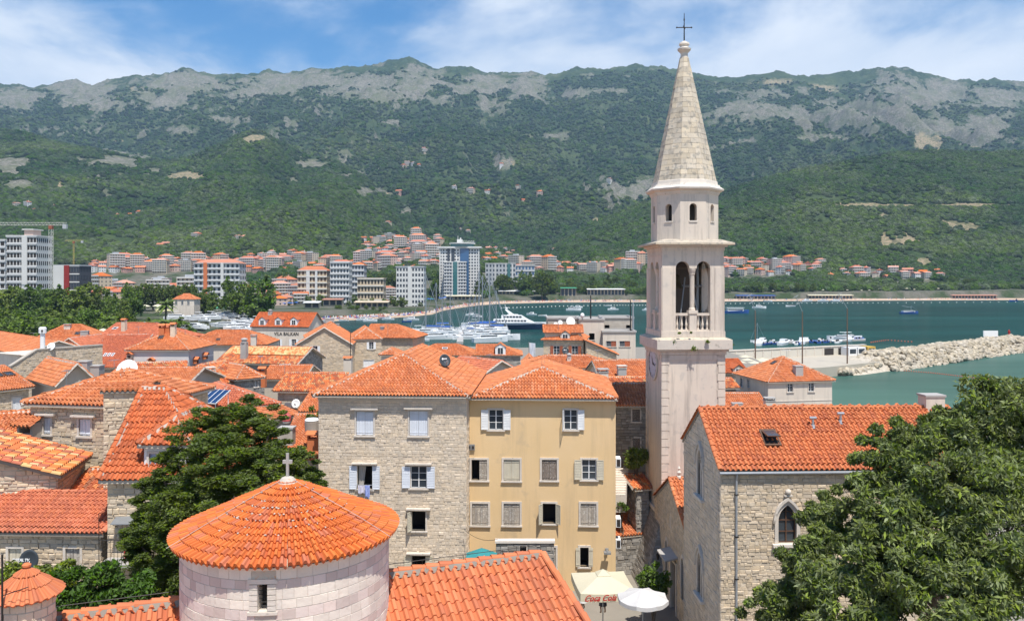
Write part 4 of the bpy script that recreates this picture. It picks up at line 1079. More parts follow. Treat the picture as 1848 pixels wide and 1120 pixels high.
# ---------------------------------------------------------------- wooded slopes: tree crowns as stuff
def fol_mat(name, c1, c2, rnd=.35):
    return mat(name, c1, col2=c2, ns=1.2 if name in ('foliage_tree', 'foliage_dark') else .05, na=1, rnd=rnd, spec=.12, trans=.28)
def wood_mat():
    m = mat('wood_foliage', (.024,.050,.016), col2=(.064,.094,.026), ns=.0045, na=1, rnd=.5, spec=.1, trans=.1, spots=(.0022,.55,(.095,.12,.040),.45)); return m
def forest():
    g = bpy.data.node_groups.new('crowns', 'GeometryNodeTree')
    g.interface.new_socket('Geometry', in_out='INPUT', socket_type='NodeSocketGeometry'); g.interface.new_socket('Geometry', in_out='OUTPUT', socket_type='NodeSocketGeometry')
    N, L = g.nodes, g.links
    gi = N.new('NodeGroupInput'); go = N.new('NodeGroupOutput')
    ico = N.new('GeometryNodeMeshIcoSphere'); ico.inputs['Radius'].default_value = 1; ico.inputs['Subdivisions'].default_value = 3
    sp_ = N.new('GeometryNodeSetPosition'); nz = N.new('ShaderNodeTexNoise'); nz.inputs['Scale'].default_value = 2.2; nz.inputs['Detail'].default_value = 3
    vm = N.new('ShaderNodeVectorMath'); vm.operation = 'SUBTRACT'; vm.inputs[1].default_value = (.5,.5,.5); L.new(nz.outputs['Color'], vm.inputs[0])
    v2 = N.new('ShaderNodeVectorMath'); v2.operation = 'SCALE'; v2.inputs['Scale'].default_value = 1.7; L.new(vm.outputs[0], v2.inputs[0])
    L.new(ico.outputs[0], sp_.inputs[0]); L.new(v2.outputs[0], sp_.inputs['Offset'])
    sm = N.new('GeometryNodeSetMaterial'); sm.inputs['Material'].default_value = wood_mat()
    L.new(sp_.outputs[0], sm.inputs[0])
    ip = N.new('GeometryNodeInstanceOnPoints'); L.new(gi.outputs[0], ip.inputs['Points']); L.new(sm.outputs[0], ip.inputs['Instance'])
    at_ = N.new('GeometryNodeInputNamedAttribute'); at_.data_type = 'FLOAT_VECTOR'; at_.inputs[0].default_value = 'size'; L.new(at_.outputs[0], ip.inputs['Scale'])
    rv = N.new('FunctionNodeRandomValue'); rv.data_type = 'FLOAT_VECTOR'; rv.inputs[0].default_value = (0,0,0); rv.inputs[1].default_value = (.5,.5,6.28); L.new(rv.outputs[0], ip.inputs['Rotation'])
    L.new(ip.outputs[0], go.inputs[0])
    rs = np.random.RandomState(9); n = 430000
    px = rs.uniform(-120, 1960, n); Y = np.exp(rs.uniform(math.log(840), math.log(4300), n)); x = (px-CX)/FOC*Y
    z = terrain(px, Y)
    # visibility: keep only what rises above what stands in front
    pg = TP[0]; rows = np.minimum.accumulate(TROW, axis=0)
    ci = np.clip(np.searchsorted(pg, px), 0, len(pg)-1); ri = np.clip(np.searchsorted(TY[:,0], Y)-1, 0, len(TY)-1)
    row = HZ+(EYE-z)/Y*FOC; vis = row <= rows[ri, ci]+4
    rock = TROCK[ri, ci]+(rs.rand(n)-.5)*.5; ea = TEARTH[ri, ci]+(rs.rand(n)-.5)*.3
    bare = base_at(px, Y)
    cl = fbm(x, Y, 60, 3)
    plain = (row >= CT(px)) & (px > 430) & (Y > shoreY(px)+np.where(px < 760, 34, 70)) & (cl > np.where((px > 880) & (row > 497), .42, .47)) & (rs.rand(n) < .8)
    keep = plain | vis & (rock < .38) & (ea < .5) & (row < CT(px)+rs.uniform(-4,3,n)) & (z-bare > 1) & (cl+rs.uniform(-.2,.2,n) > .40) & (Y > shoreY(px)+70)
    x, Y, z, px = x[keep], Y[keep], z[keep], px[keep]
    s = rs.uniform(2.6, 5.0, len(x))*(Y/1100)**.36*np.where(plain[keep], 1.25, 1.0)
    V = np.stack([x, Y, z+s*.25], -1)
    me = bpy.data.meshes.new('forest'); me.vertices.add(len(V)); me.vertices.foreach_set('co', V.astype(np.float32).ravel())
    a = me.attributes.new('size', 'FLOAT_VECTOR', 'POINT'); sv = np.stack([s*rs.uniform(.8,1.3,len(s)), s*rs.uniform(.8,1.3,len(s)), s*rs.uniform(.7,1.1,len(s))], -1)
    a.data.foreach_set('vector', sv.astype(np.float32).ravel()); me.update()
    o = link('forest', me, kind='stuff'); md = o.modifiers.new('crowns', 'NODES'); md.node_group = g
    print('forest', len(V))
forest()

# air: one closed box of thin haze round everything
def haze():
    mb = MB(); mb.box(-4600, 4600, -900, 6600, -5.2, 1420); m = bpy.data.materials.new('haze_air'); m.use_nodes = True
    N, L = m.node_tree.nodes, m.node_tree.links; N.remove(N['Principled BSDF'])
    v = N.new('ShaderNodeVolumePrincipled'); v.inputs['Color'].default_value = (.48,.72,1,1); v.inputs['Density'].default_value = 7.0e-5; v.inputs['Anisotropy'].default_value = .1
    L.new(v.outputs[0], N['Material Output'].inputs['Volume']); m.cycles.homogeneous_volume = True if hasattr(m.cycles, 'homogeneous_volume') else None
    o = mb.build('haze', m, kind='stuff')
haze()
# ---------------------------------------------------------------- old town, front row
G_ = dict
def H(*a, **k): return House(*a, **k)

# round drum of the church with its conical tile roof
DC = Vector((atz(516, 952, 17.97).x*1.0, 20.6, 0)); DC.x = (519-CX)/FOC*20.6
DZ = EYE-(952-HZ)/FOC*20.6; DAP = EYE-(863-HZ)/FOC*20.6; DR = 194/FOC*20.6
def drum():
    root = thing('church_drum', 'round pale stone drum with a conical orange tile roof and a stone cross', 'church tower', (DC.x, DC.y, 15))
    mb = MB(); Rw = 180/FOC*20.6
    z0 = 14.0; n = 96; zt = DZ-.12
    # slit window in the drum
    wang = math.atan2(-(20.6), 0)
    # backing, with a hole for the slit
    def pt(t, r, z): return Vector((DC.x+r*math.cos(t), DC.y+r*math.sin(t), z))
    slit_t = math.radians(-90+ 3.5); sw = .105/Rw; s0, s1 = slit_t-sw, slit_t+sw
    zs0, zs1 = EYE-(1112-HZ)/FOC*17.75, EYE-(1062-HZ)/FOC*17.75
    ts = sorted({2*math.pi*k/n-math.pi for k in range(n)} | {s0, s1})
    ts = [t for t in ts]; ts.append(ts[0]+2*math.pi)
    for a, b in zip(ts, ts[1:]):
        if s0-1e-6 <= a and b <= s1+1e-6:
            mb.quad(pt(a,Rw,z0), pt(b,Rw,z0), pt(b,Rw,zs0), pt(a,Rw,zs0), .5); mb.quad(pt(a,Rw,zs1), pt(b,Rw,zs1), pt(b,Rw,zt), pt(a,Rw,zt), .5)
        else: mb.quad(pt(a,Rw,z0), pt(b,Rw,z0), pt(b,Rw,zt), pt(a,Rw,zt), .5)
    w = mb.build('wall', M_MORP, root)
    f = MB(); r2 = Rw-.35
    f.quad(pt(s0,Rw+.02,zs0),pt(s0,Rw+.02,zs1),pt(s0,r2,zs1),pt(s0,r2,zs0)); f.quad(pt(s1,Rw+.02,zs0),pt(s1,Rw+.02,zs1),pt(s1,r2,zs1),pt(s1,r2,zs0))
    f.quad(pt(s0,Rw+.02,zs0),pt(s1,Rw+.02,zs0),pt(s1,r2,zs0),pt(s0,r2,zs0)); f.quad(pt(s0,Rw+.02,zs1),pt(s1,Rw+.02,zs1),pt(s1,r2,zs1),pt(s0,r2,zs1))
    wf = f.build('window', M_STW, root); f = MB(); f.quad(pt(s0,r2,zs0),pt(s1,r2,zs0),pt(s1,r2,zs1),pt(s0,r2,zs1)); f.build('pane', M_DRK, wf)
    f = MB()
    for i in range(1, 7):
        z = zs0+(zs1-zs0)*i/7; a, b = pt(s0,Rw-.1,z), pt(s1,Rw-.1,z); f.tube([a, b], .008, 4)
    f.build('window_bar', M_IRON, wf)
    # ashlar blocks in courses, the alternate ones pinker
    z = zt-.02; row = 0; rr = random.Random(4); cands = []
    while z > z0+.3:
        h = .215 if row % 2 else .245
        t = -math.pi+rr.uniform(0, .1)
        while t < math.pi-.02:
            dw = rr.uniform(.25, .38)/Rw; t1 = min(t+dw, math.pi)
            a, b = t, t1
            if not (b < s0-.02 or a > s1+.02) and z-h < zs1+.12 and z > zs0-.10:
                if a < s0-.09: b = s0-.075
                elif b > s1+.09: a = s1+.075
                else: t = t1; continue
            cands.append((a, b, z-h, z, row)); t = t1
        z -= h; row += 1
    rest = {0: MB(), 1: MB()}
    nearf = sorted(cands, key=lambda c: -(( -math.sin((c[0]+c[1])/2)) + .35*c[2]))
    ch = set(nearf[:300]); mats_ = {0: M_STK, 1: mat('stone_rose', (.66,.55,.49), rnd=.14, bump=.3, bs=10, ns=2, col2=(.56,.45,.40))}
    def block(mb_, a, b, z0_, z1_, C, pr):
        g = .004; ga = .004/Rw; m = 2; vs = []
        for i in range(m+1):
            t = a+ga+(b-a-2*ga)*i/m
            for (r, z_) in ((Rw-.01, z0_+g), (Rw+pr, z0_+g+.006), (Rw+pr, z1_-g-.006), (Rw-.01, z1_-g)): vs.append((C.x+r*math.cos(t), C.y+r*math.sin(t), z_))
        fs = [(i*4+j, i*4+4+j, i*4+5+j, i*4+1+j) for i in range(m) for j in range(3)]+[(0,1,2,3),(m*4,m*4+3,m*4+2,m*4+1)]
        mb_.add(vs, fs, rr.random())
    for c in cands:
        pk = 1 if (c[4] % 3 == 1 or (c[4] % 3 == 2 and rr.random() < .15)) else 0; pr = rr.uniform(.003, .012)
        if c in ch:
            m_ = MB(); block(m_, c[0], c[1], c[2], c[3], DC, pr); m_.build('stone', mats_[pk], w)
        else: block(rest[pk], c[0], c[1], c[2], c[3], DC, pr)
    for i in (0, 1): rest[i].build('stonework', mats_[i], w, kind='stuff')
    # window dressing: jambs and arched head
    f = MB()
    for (a, b) in ((s0-.075, s0), (s1, s1+.075)):
        nz_ = 5
        for i in range(nz_):
            block(f, a, b, zs0+(zs1-zs0)*i/nz_, zs0+(zs1-zs0)*(i+1)/nz_, DC, .03)
    block(f, s0-.09, s1+.09, zs1, zs1+.12, DC, .035); block(f, s0-.09, s1+.09, zs0-.09, zs0, DC, .05)
    f.build('window_frame', M_STW, wf)
    # cornice under the eave
    f = MB(); f.lathe([(Rw,DZ-.17),(Rw+.04,DZ-.16),(Rw+.06,DZ-.10),(DR-.05,DZ-.06),(0,DZ)], (DC.x, DC.y, 0), 96, cap=False, r=.5); f.build('cornice', M_STK, root)
    # conical roof: tiles in rings, shared per ring
    rf = MB(); rf.lathe([(DR,DZ-.05),(.02,DAP-.05)], (DC.x, DC.y, 0), 64, cap=False, r=.5); rfo = rf.build('roof', M_MOR, root)
    slope = math.hypot(DR, DAP-DZ); rows = 13; tl = slope/rows; ca, sa = DR/slope, (DAP-DZ)/slope
    N0 = 104; kseg = 6; fr = [0,.14,.31,.48,.62,.81,1.0]; objs = []; mbs = MB(); count = 0
    rjit = random.Random(2)
    allt = []
    for j in range(rows):
        d0, d1 = slope-j*tl, slope-(j+1)*tl              # distance from the apex along the slope
        d1 = max(d1-.03, .02); Nn = N0 if j < 6 else (70 if j < 10 else 38)
        wa = 2*math.pi/Nn
        def vert(ang, d, h): 
            r = d*ca; z = DAP-d*sa
            return ((r+h*sa)*math.cos(ang), (r+h*sa)*math.sin(ang), z+h*ca)
        vs = []
        for rowi in range(3):
            for f_ in fr:
                d = d0+.05*(j == 0) if rowi < 2 else d1
                wdt = d*ca*wa; hg = min(.085, wdt*.46); wv = 0 if f_ == 1.0 else float(wave(f_+1e-9, hg))
                h = (wv*.9-.02-.03*(j == 0)) if rowi == 0 else (wv+.045 if rowi == 1 else wv*.85)
                vs.append(vert((f_-.5)*wa, d, h))
        kk = 7; q = [(a, a+1, a+kk+1, a+kk) for a in range(6)]+[(kk+a, kk+a+1, 2*kk+a+1, 2*kk+a) for a in range(6)]+[(0,7,14),(6,20,13)]
        me = bpy.data.meshes.new('tile'); me.from_pydata(vs, [], q); me.materials.append(T_DR)
        for c in range(Nn):
            t = -math.pi/2+(c-Nn/2)*wa
            allt.append((abs(math.remainder(t+math.pi/2, 2*math.pi))+ j*.10, me, t, vs, q))
    allt.sort(key=lambda a: a[0])
    for i, (_, me, t, vs, q) in enumerate(allt):
        MM = Matrix.Translation((DC.x, DC.y, rjit.uniform(-.006, .008))) @ Matrix.Rotation(t+rjit.uniform(-.003,.003), 4, 'Z')
        if i < 300: link('tile', me, rfo, M=MM)
        else: mbs.add([MM @ Vector(v) for v in vs], q)
    mbs.build('roof_tiling', T_DR, rfo, kind='stuff')
    # mortar flecks pushed out between the tiles
    mf = MB()
    for i in range(150):
        j = rjit.choice([4,5,6,6,7,7,8,8,8,9,10,11]); t = -math.pi/2+rjit.gauss(0, .9); d = slope-j*tl+rjit.uniform(-.03,.03); r = d*ca; z = DAP-d*sa
        c = Vector((DC.x+r*math.cos(t), DC.y+r*math.sin(t), z+.045)); mf.ellipsoid(c, rjit.uniform(.015,.045), rjit.uniform(.015,.045), .02, 6, 4, jit=.3)
    mf.build('roof_mortar', M_MORP, rfo, kind='stuff')
    for i in range(1): 
        mt = MB(); mt.tube([(DC.x,DC.y,DAP+.06),(DC.x-DR*.62,DC.y-DR*.42,DAP-(DAP-DZ)*.75+.10),(DC.x-DR*.86,DC.y-DR*.62,DZ+.05)], .007, 4); mt.tube([(DC.x,DC.y,DAP+.06),(DC.x+DR*.70,DC.y-.2*DR,DAP-(DAP-DZ)*.73+.12),(DC.x+DR,DC.y-.3*DR,DZ+.05)], .007, 4)
        mt.build('lightning_rod', M_CON, rfo)
    cp = MB(); cp.lathe([(.26,DAP-.10),(.15,DAP+.03),(.06,DAP+.06)], (DC.x,DC.y,0), 12); cp.build('roof_cap', M_MORP, rfo)
    zc = DAP+.03; cr = MB(); a = .032
    cr.box(DC.x-a, DC.x+a, DC.y-a, DC.y+a, zc, zc+.62); cr.box(DC.x-.12, DC.x-a-.001, DC.y-a, DC.y+a, zc+.36, zc+.45); cr.box(DC.x+a+.001, DC.x+.12, DC.y-a, DC.y+a, zc+.36, zc+.45)
    cr.build('cross', M_CON, root)
T_DR = tile_mat('tile_drum', [(.62,.165,.038),(.56,.140,.034),(.66,.195,.050),(.50,.130,.048),(.60,.155,.04),(.54,.17,.085),(.64,.175,.038)], lichen=.16, stain=.2)
drum()

# the nave the drum rises from
def nave():
    root = thing('church_nave', 'low church nave with an orange tiled gable roof running behind the round drum', 'church', (-4, 18, 5))
    zr = 17.0
    A = Vector((-13.6, 19-.39*2.7, zr)); B = Vector(((976-CX)/FOC*23.4, 23.4, zr))
    fw = Vector((.50, -.866, 0)); L_ = 6.2; dn = 3.1
    A2, B2 = A+fw*L_-Vector((0,0,dn)), B+fw*L_-Vector((0,0,dn))
    bk = Vector((-.36, .93, 0)); A3, B3 = A+bk*3.2-Vector((0,0,1.9)), B+bk*3.2-Vector((0,0,1.9))
    mb = MB(); o = Vector((0,0,.06))
    mb.quad(A2-o,B2-o,B-o,A-o,.5); mb.quad(A3-o,B3-o,B-o,A-o,.5); rf = mb.build('roof', M_MORD, root)
    tiles(rf, [A2,B2,B,A], T_NV, .235, .37, 6, pieces=True, thick=.03)
    tiles(rf, [B3,A3,A,B], T_NV, .235, .37, 4)
    ridge(rf, A, B, T_NV, r=.12, near=True, mm=M_MORD)
    ridge(rf, B+fw*.1, B2, T_NV, r=.10, near=True, mortar=False)
    # iron conductor on little posts along the ridge
    mb = MB(); d = (B-A).normalized(); pts = []
    n = 13
    for i in range(n+1):
        p = A+(B-A)*i/n; 
        mb.tube([p+Vector((0,0,.08)), p+Vector((0,0,.24))], .008, 4); pts.append(p+Vector((0,0,.24)))
    mb.tube(pts, .010, 4); mb.build('lightning_rod', M_IRON, root)
    i_ = Vector((0,0,0)); Z = Vector((0,0,1))
    mb = MB(); g = lambda p, z: Vector((p.x, p.y, z))
    bA, bB, bA3, bB3 = A2-fw*.3, B2-fw*.3-d*.15, A3-bk*.3, B3-bk*.3-d*.15; bA.z = bB.z = A2.z+.05; bA3.z = bB3.z = A3.z+.1; Br = B-d*.15-Z*.1
    mb.quad(g(bA,4.5), g(bB,4.5), bB, bA, .5); mb.add([g(bB,4.5), g(bB3,4.5), bB3, Br, bB], [(0,1,2,3,4)], .5); mb.quad(g(bA3,4.5), g(bB3,4.5), bB3, bA3, .5)
    mb.build('wall', M_MORP, root)
T_NV = tile_mat('tile_nave', [(.58,.185,.080),(.53,.165,.072),(.62,.205,.092),(.48,.150,.072),(.56,.175,.07)], lichen=.18, lcol=(.36,.27,.2), stain=.3)
nave()

# small turret at the corner
def turret():
    Y = 18.0; c = Vector(((48-CX)/FOC*Y, Y, 0)); ze = EYE-(1069-HZ)/FOC*Y; za = EYE-(1020-HZ)/FOC*Y; R_ = 57/FOC*Y; Rw = R_*.80
    root = thing('turret', 'small round stone turret with a cone of orange tiles beside green bushes', 'turret', (c.x, c.y, 15))
    mb = MB(); mb.lathe([(Rw,15),(Rw,ze-.02)], (c.x,c.y,0), 32, cap=False, r=.5); w = mb.build('wall', M_MORP, root)
    rr = random.Random(8)
    for row in range(6):
        z1 = ze-.05-row*.2; z0_ = z1-.19; k = 12
        for i in range(k):
            a = 2*math.pi*(i+.5*(row % 2))/k; b = a+2*math.pi/k-.02; m = MB(); vs = []
            for t in (a, (a+b)/2, b):
                for (r, z) in ((Rw,z0_),(Rw+.02,z0_+.01),(Rw+.02,z1-.01),(Rw,z1)): vs.append((c.x+r*math.cos(t), c.y+r*math.sin(t), z))
            m.add(vs, [(i_*4+j, i_*4+4+j, i_*4+5+j, i_*4+1+j) for i_ in range(2) for j in range(3)], rr.random())
            if math.sin(a) < .2: m.build('stone', M_STP, w)
    mb = MB(); mb.lathe([(R_,ze-.04),(.02,za-.03)], (c.x,c.y,0), 32, cap=False, r=.5); rf = mb.build('roof', M_MOR, root)
    slope = math.hypot(R_, za-ze); ca, sa = R_/slope, (za-ze)/slope; rows = 3; fr = [0,.14,.31,.48,.62,.81,1.0]; mbs = MB()
    for j in range(rows):
        d0, d1 = slope*(1-j/rows), slope*(1-(j+1)/rows)-.02; d1 = max(d1, .03); Nn = 26 if j < 2 else 16; wa = 2*math.pi/Nn; vs = []
        for rowi in range(3):
            for f_ in fr:
                d = d0+.03*(j == 0) if rowi < 2 else d1; wd = d*ca*wa; hg = min(.05, wd*.32); wv = 0 if f_ == 1 else float(wave(f_+1e-9, hg)); h = (wv-.03) if rowi == 0 else (wv+.025 if rowi == 1 else wv)
                r = d*ca+h*sa; t = (f_-.5)*wa; vs.append((r*math.cos(t), r*math.sin(t), za-d*sa+h*ca))
        q = [(a, a+1, a+8, a+7) for a in range(6)]+[(7+a, 8+a, 15+a, 14+a) for a in range(6)]; me = bpy.data.meshes.new('tile'); me.from_pydata(vs, [], q); me.materials.append(T_NV)
        for i in range(Nn): link('tile', me, rf, M=Matrix.Translation((c.x,c.y,0)) @ Matrix.Rotation(wa*i, 4, 'Z'))
    mb = MB(); mb.ellipsoid((c.x,c.y,za+.01), .10, .10, .06, 10, 5); mb.build('finial', M_CLAY, rf)
    mb = MB(); x = (4-CX)/FOC*17.2
    mb.tube([(x,17.2,14),(x,17.2,EYE-(1000-HZ)/FOC*17.2)], .02, 6); mb.tube([(x,17.2,18.2),(x+.5,17.3,18.35)], .01, 4); mb.build('lightning_rod', M_IRON, root)
turret()

# pale stone town house
A = H('stone_house', 'tall pale stone house with white shutters and washing under one window, beside the yellow house', (563,712), (848,714), 17.8, 12.5, 2.15, 'hf', ov=.45, ovx=.28, wall_m=M_MOR, near=True, tile=T_OR, tw=.215, tl=.34, k=6, hipk=.98)
A.st = dict(ST_FINE, pieces=300)
A.win('f', 643, 674, 742, 785, sh='closed', m=M_WHB, cap=True, louv=False)
A.win('f', 739, 772, 741, 786, sh='closed', m=M_WHB, cap=True, louv=False)
A.win('f', 645, 672, 840, 882, sh='open', m=M_WHB, cap=True, sash=False, dark=True)
A.win('f', 741, 770, 841, 880, sh='open', m=M_WHB, cap=True, sash=True)
A.win('f', 743, 768, 922, 957, sh='perpL', m=M_WDC, cap=True, dark=True)
A.win('f', 743, 768, 1002, 1030, sh='open', m=M_WDC, cap=True, dark=True)
A.win('f', 645, 672, 921, 958, sh='closed', m=M_WHB, cap=True)
A.build()
def cornice(h, m, dz=.3, o=.16):
    O, u, out, w = h.face('f'); mb = MB(); P = lambda s, z, d: Vector((O.x+u.x*s+out.x*d, O.y+u.y*s+out.y*d, z))
    for (z0, z1, d) in ((h.z-.42, h.z-.34, .06), (h.z-.34, h.z-.17, o)): mb.hexa([P(0,z0,0),P(w,z0,0),P(w,z0,d),P(0,z0,d),P(0,z1,0),P(w,z1,0),P(w,z1,d),P(0,z1,d)], .5)
    mb.build('cornice', m, h.root)
cornice(A, M_STW)
# curtain in the open window, washing below it
def cloth(name, label, cat, P, w, h, m, sag=.05, seed=1, mats=None, gr=None):
    rr = random.Random(seed); n, k = 10, 8; vs = []
    for j in range(k+1):
        for i in range(n+1):
            f, g = i/n, j/k; x = f*w+rr.uniform(-.01,.01); z = -g*h*(1-.12*math.sin(f*9+seed)); d = sag*math.sin(f*11+seed)*g+.02*math.sin(f*23+g*5)
            vs.append(P(x, z, d))
    mb = MB(); mb.add(vs, [(j*(n+1)+i, j*(n+1)+i+1, (j+1)*(n+1)+i+1, (j+1)*(n+1)+i) for j in range(k) for i in range(n)])
    o = mb.build(name, m, None, smooth=True); tag(o, label, cat, gr); so = o.modifiers.new('t', 'SOLIDIFY'); so.thickness = .012; return o
O_, u_, out_, w_ = A.face('f')
s0, z0 = A.hit('f', 648, 873)
WP = lambda sx: (lambda x, z, d: O_+u_*(s0+sx+x)+out_*(.25+d)+Vector((0,0,z0-O_.z+z)))
cloth('washing', 'crumpled white and lilac patterned cloth hanging from the stone house window', 'laundry', WP(0), .42, .55, mat('cloth_lilac', (.55,.52,.66), ns=12, na=1, col2=(.72,.68,.74)), seed=2)
cloth('washing', 'longer blue cloth hanging from the stone house window', 'laundry', WP(.44), .30, .80, mat('cloth_blue', (.20,.27,.62), ns=9, na=1, col2=(.42,.48,.78)), seed=5)
mb = MB(); mb.tube([O_+u_*(s0-.15)+out_*.27+Vector((0,0,z0-O_.z+.02)), O_+u_*(s0+.95)+out_*.27+Vector((0,0,z0-O_.z+.02))], .012, 4); mb.tube([O_+u_*(s0-.1)+out_*.0+Vector((0,0,z0-O_.z+.02)), O_+u_*(s0-.1)+out_*.27+Vector((0,0,z0-O_.z+.02))], .012, 4)
tag(mb.build('washing_line', M_GRY), 'short metal drying rail below the open window of the stone house', 'clothes line')
s1, z1 = A.hit('f', 646, 841)
mb = MB(); rr = random.Random(3); n = 10
for i in range(n):
    f0, f1 = i/n, (i+1)/n; P = lambda f, z: O_+u_*(s1+.02+f*.46*(1-.35*(1-z)))+out_*(-.18+.03*math.sin(f*22))+Vector((0,0,z1-O_.z-1.3*(1-z)))
    mb.quad(P(f0,0),P(f1,0),P(f1,1),P(f0,1))
mb.build('curtain', mat('curtain', (.55,.52,.47)), A.root)

# yellow rendered house
B = H('yellow_house', 'tall ochre yellow rendered house with weathered wooden shutters in four rows', (843,717), (1115,719), 17.45, 10.6, 1.7, 'hip', ov=.45, ovx=.10, wall_m=M_YEL, near=True, tile=T_OR, tw=.215, tl=.34, k=6, hipk=.62)
B.win('f', 882, 908, 739, 775, sh='open', m=M_WHT)
B.win('f', 1018, 1042, 739, 775, sh='perp', m=M_WHT)
B.win('f', 851, 879, 829, 866, sh='halfR', m=M_WD, louv=False, dark=True, frame=.13)
B.win('f', 909, 938, 829, 867, sh='closed', m=M_WDC, louv=False, frame=.13)
B.win('f', 978, 1005, 829, 866, sh='closed', m=M_WDD, louv=False, frame=.13)
B.win('f', 1050, 1076, 829, 865, sh='open', m=M_WDC, frame=.12)
B.win('f', 852, 881, 908, 947, sh='closed', m=M_WD, louv=False, frame=.13)
B.win('f', 909, 938, 908, 947, sh='closed', m=M_WD, louv=False, frame=.13)
B.win('f', 979, 1003, 908, 944, sh='ajar', m=M_WDC, dark=True, frame=.12)
B.win('f', 1048, 1076, 908, 947, sh='closed', m=M_WD, louv=False, frame=.13)
B.win('f', 986, 1003, 987, 1028, sh='halfR', m=M_WD, louv=False, dark=True, frame=.12)
B.win('f', 1047, 1062, 987, 1022, sh='open', m=M_WDC, louv=False, dark=True, frame=.14)
B.build(); cornice(B, M_YEL, o=.12)
skylight(B, 985, 676, .95, .8)
dish('dark grey satellite dish with white emblem on the roof of the pale stone house', A.rhit(803, 665)[0]+Vector((0,0,.05)), .46, 30, 20, M_DISH, mark=True)
# small things on the yellow front
Ob, ub, outb, wb = B.face('f')
def onwall(h, side, px, py): s, z = h.hit(side, px, py); O, u, out, w = h.face(side); p = O+u*s; return Vector((p.x, p.y, z)), u, out
def wallbox(name, label, cat, h, side, px, py, w, hh, d, m, extra=None, parent=False):
    p, u, out = onwall(h, side, px, py); F = lambda x, y, z: p+u*x+out*y+Vector((0,0,z)); mb = MB(); mb.box(-w/2,w/2,0.01,d,-hh/2,hh/2,F=F)
    if parent: return mb.build(name, m, h.root)
    r = thing(name, label, cat, p); o = mb.build('casing', m, r)
    if extra: extra(r, F)
    return r
def vents(r, F):
    mb = MB()
    for x in (-.1, .14): mb.box(x-.07, x+.07, .14, .16, -.09, .09, F=F)
    mb.build('vent', M_DRK, r)
wallbox('junction_box', 'small grey box with two dark vents high on the yellow wall', 'junction box', B, 'f', 850, 806, .50, .36, .13, M_GRY, vents)
def acx(r, F):
    mb = MB(); mb.lathe([(.22,0),(.22,.02)], (0,0,0), 16); vs = mb.v; mb.v = [tuple(F(v[0], .32+v[2], v[1])) for v in vs]; mb.build('fan_grille', M_DRK, r)
    mb = MB(); mb.box(-.3,-.26,0,.3,-.36,-.3,F=F); mb.box(.26,.3,0,.3,-.36,-.3,F=F); mb.build('bracket', M_GRY, r)
def ac(label, h, side, px, py, w=.78, hh=.56): return wallbox('air_conditioner', label, 'air conditioner', h, side, px, py, w, hh, .30, M_WHT, acx)
# units on the alley side of the yellow house
Orr, urr, outrr, wrr = B.face('r')
def ac_side(label, s, z):
    p = Orr+urr*s; p = Vector((p.x, p.y, z)); r = thing('air_conditioner', label, 'air conditioner', p, group='air conditioners on the alley side'); F = lambda x, y, zz_: p+urr*x+outrr*y+Vector((0,0,zz_))
    mb = MB(); mb.box(-.4,.4,.02,.34,-.28,.28,F=F); mb.build('casing', M_WHT, r); mb = MB()
    mb.lathe([(.21,0),(.21,.02)], (0,0,0), 16); mb.v = [tuple(F(v[0], .345+v[2], v[1])) for v in mb.v]; mb.box(-.3,.3,.12,.34,-.33,-.28,F=F); mb.build('fan_grille', M_DRK, r)
    mb = MB(); mb.box(-.415,-.40,.08,.30,-.22,.22,F=F); mb.build('side_grille', M_DRK, r)
ac_side('air conditioner highest on the alley side of the yellow house', .5, EYE-(832-HZ)/FOC*51.8)
ac_side('air conditioner in the middle of the alley side of the yellow house', .45, EYE-(939-HZ)/FOC*51.8)
ac_side('air conditioner lowest on the alley side of the yellow house', .5, EYE-(977-HZ)/FOC*51.8)
def lampx(r, F):
    mb = MB(); mb.box(-.05,.05,.2,.6,.0,.05,F=F); mb.build('arm', M_GRY, r); mb = MB(); mb.box(-.22,.22,.3,.75,-.10,-.0,F=F); mb.build('lamp_head', M_GRY, r)
wallbox('wall_lamp', 'grey floodlight on the yellow wall above the cream parasol', 'lamp', B, 'f', 1095, 990, .2, .16, .2, M_GRY, lampx)

# rough stone annex in front of the yellow house
C_ = H('stone_annex', 'low rough stone annex with a flat coping before the yellow house', (895,978), (1000,978), EYE-(978-HZ)/FOC*47.5, .5, 0, 'flat', ov=.0, wall_m=M_MORD, st=ST_GREY)
C_.win('f', 938, 950, 984, 996, dark=True, frame=.05, sill=False)
C_.build(); O2, u2, o2, w2 = C_.face('f'); mb = MB(); F = lambda x, y, z: O2+u2*x+o2*y+Vector((0,0,z)); mb.box(-.05, w2+.05, -.35, .12, -.02, .12, F=F); mb.build('coping', M_STW, C_.root)

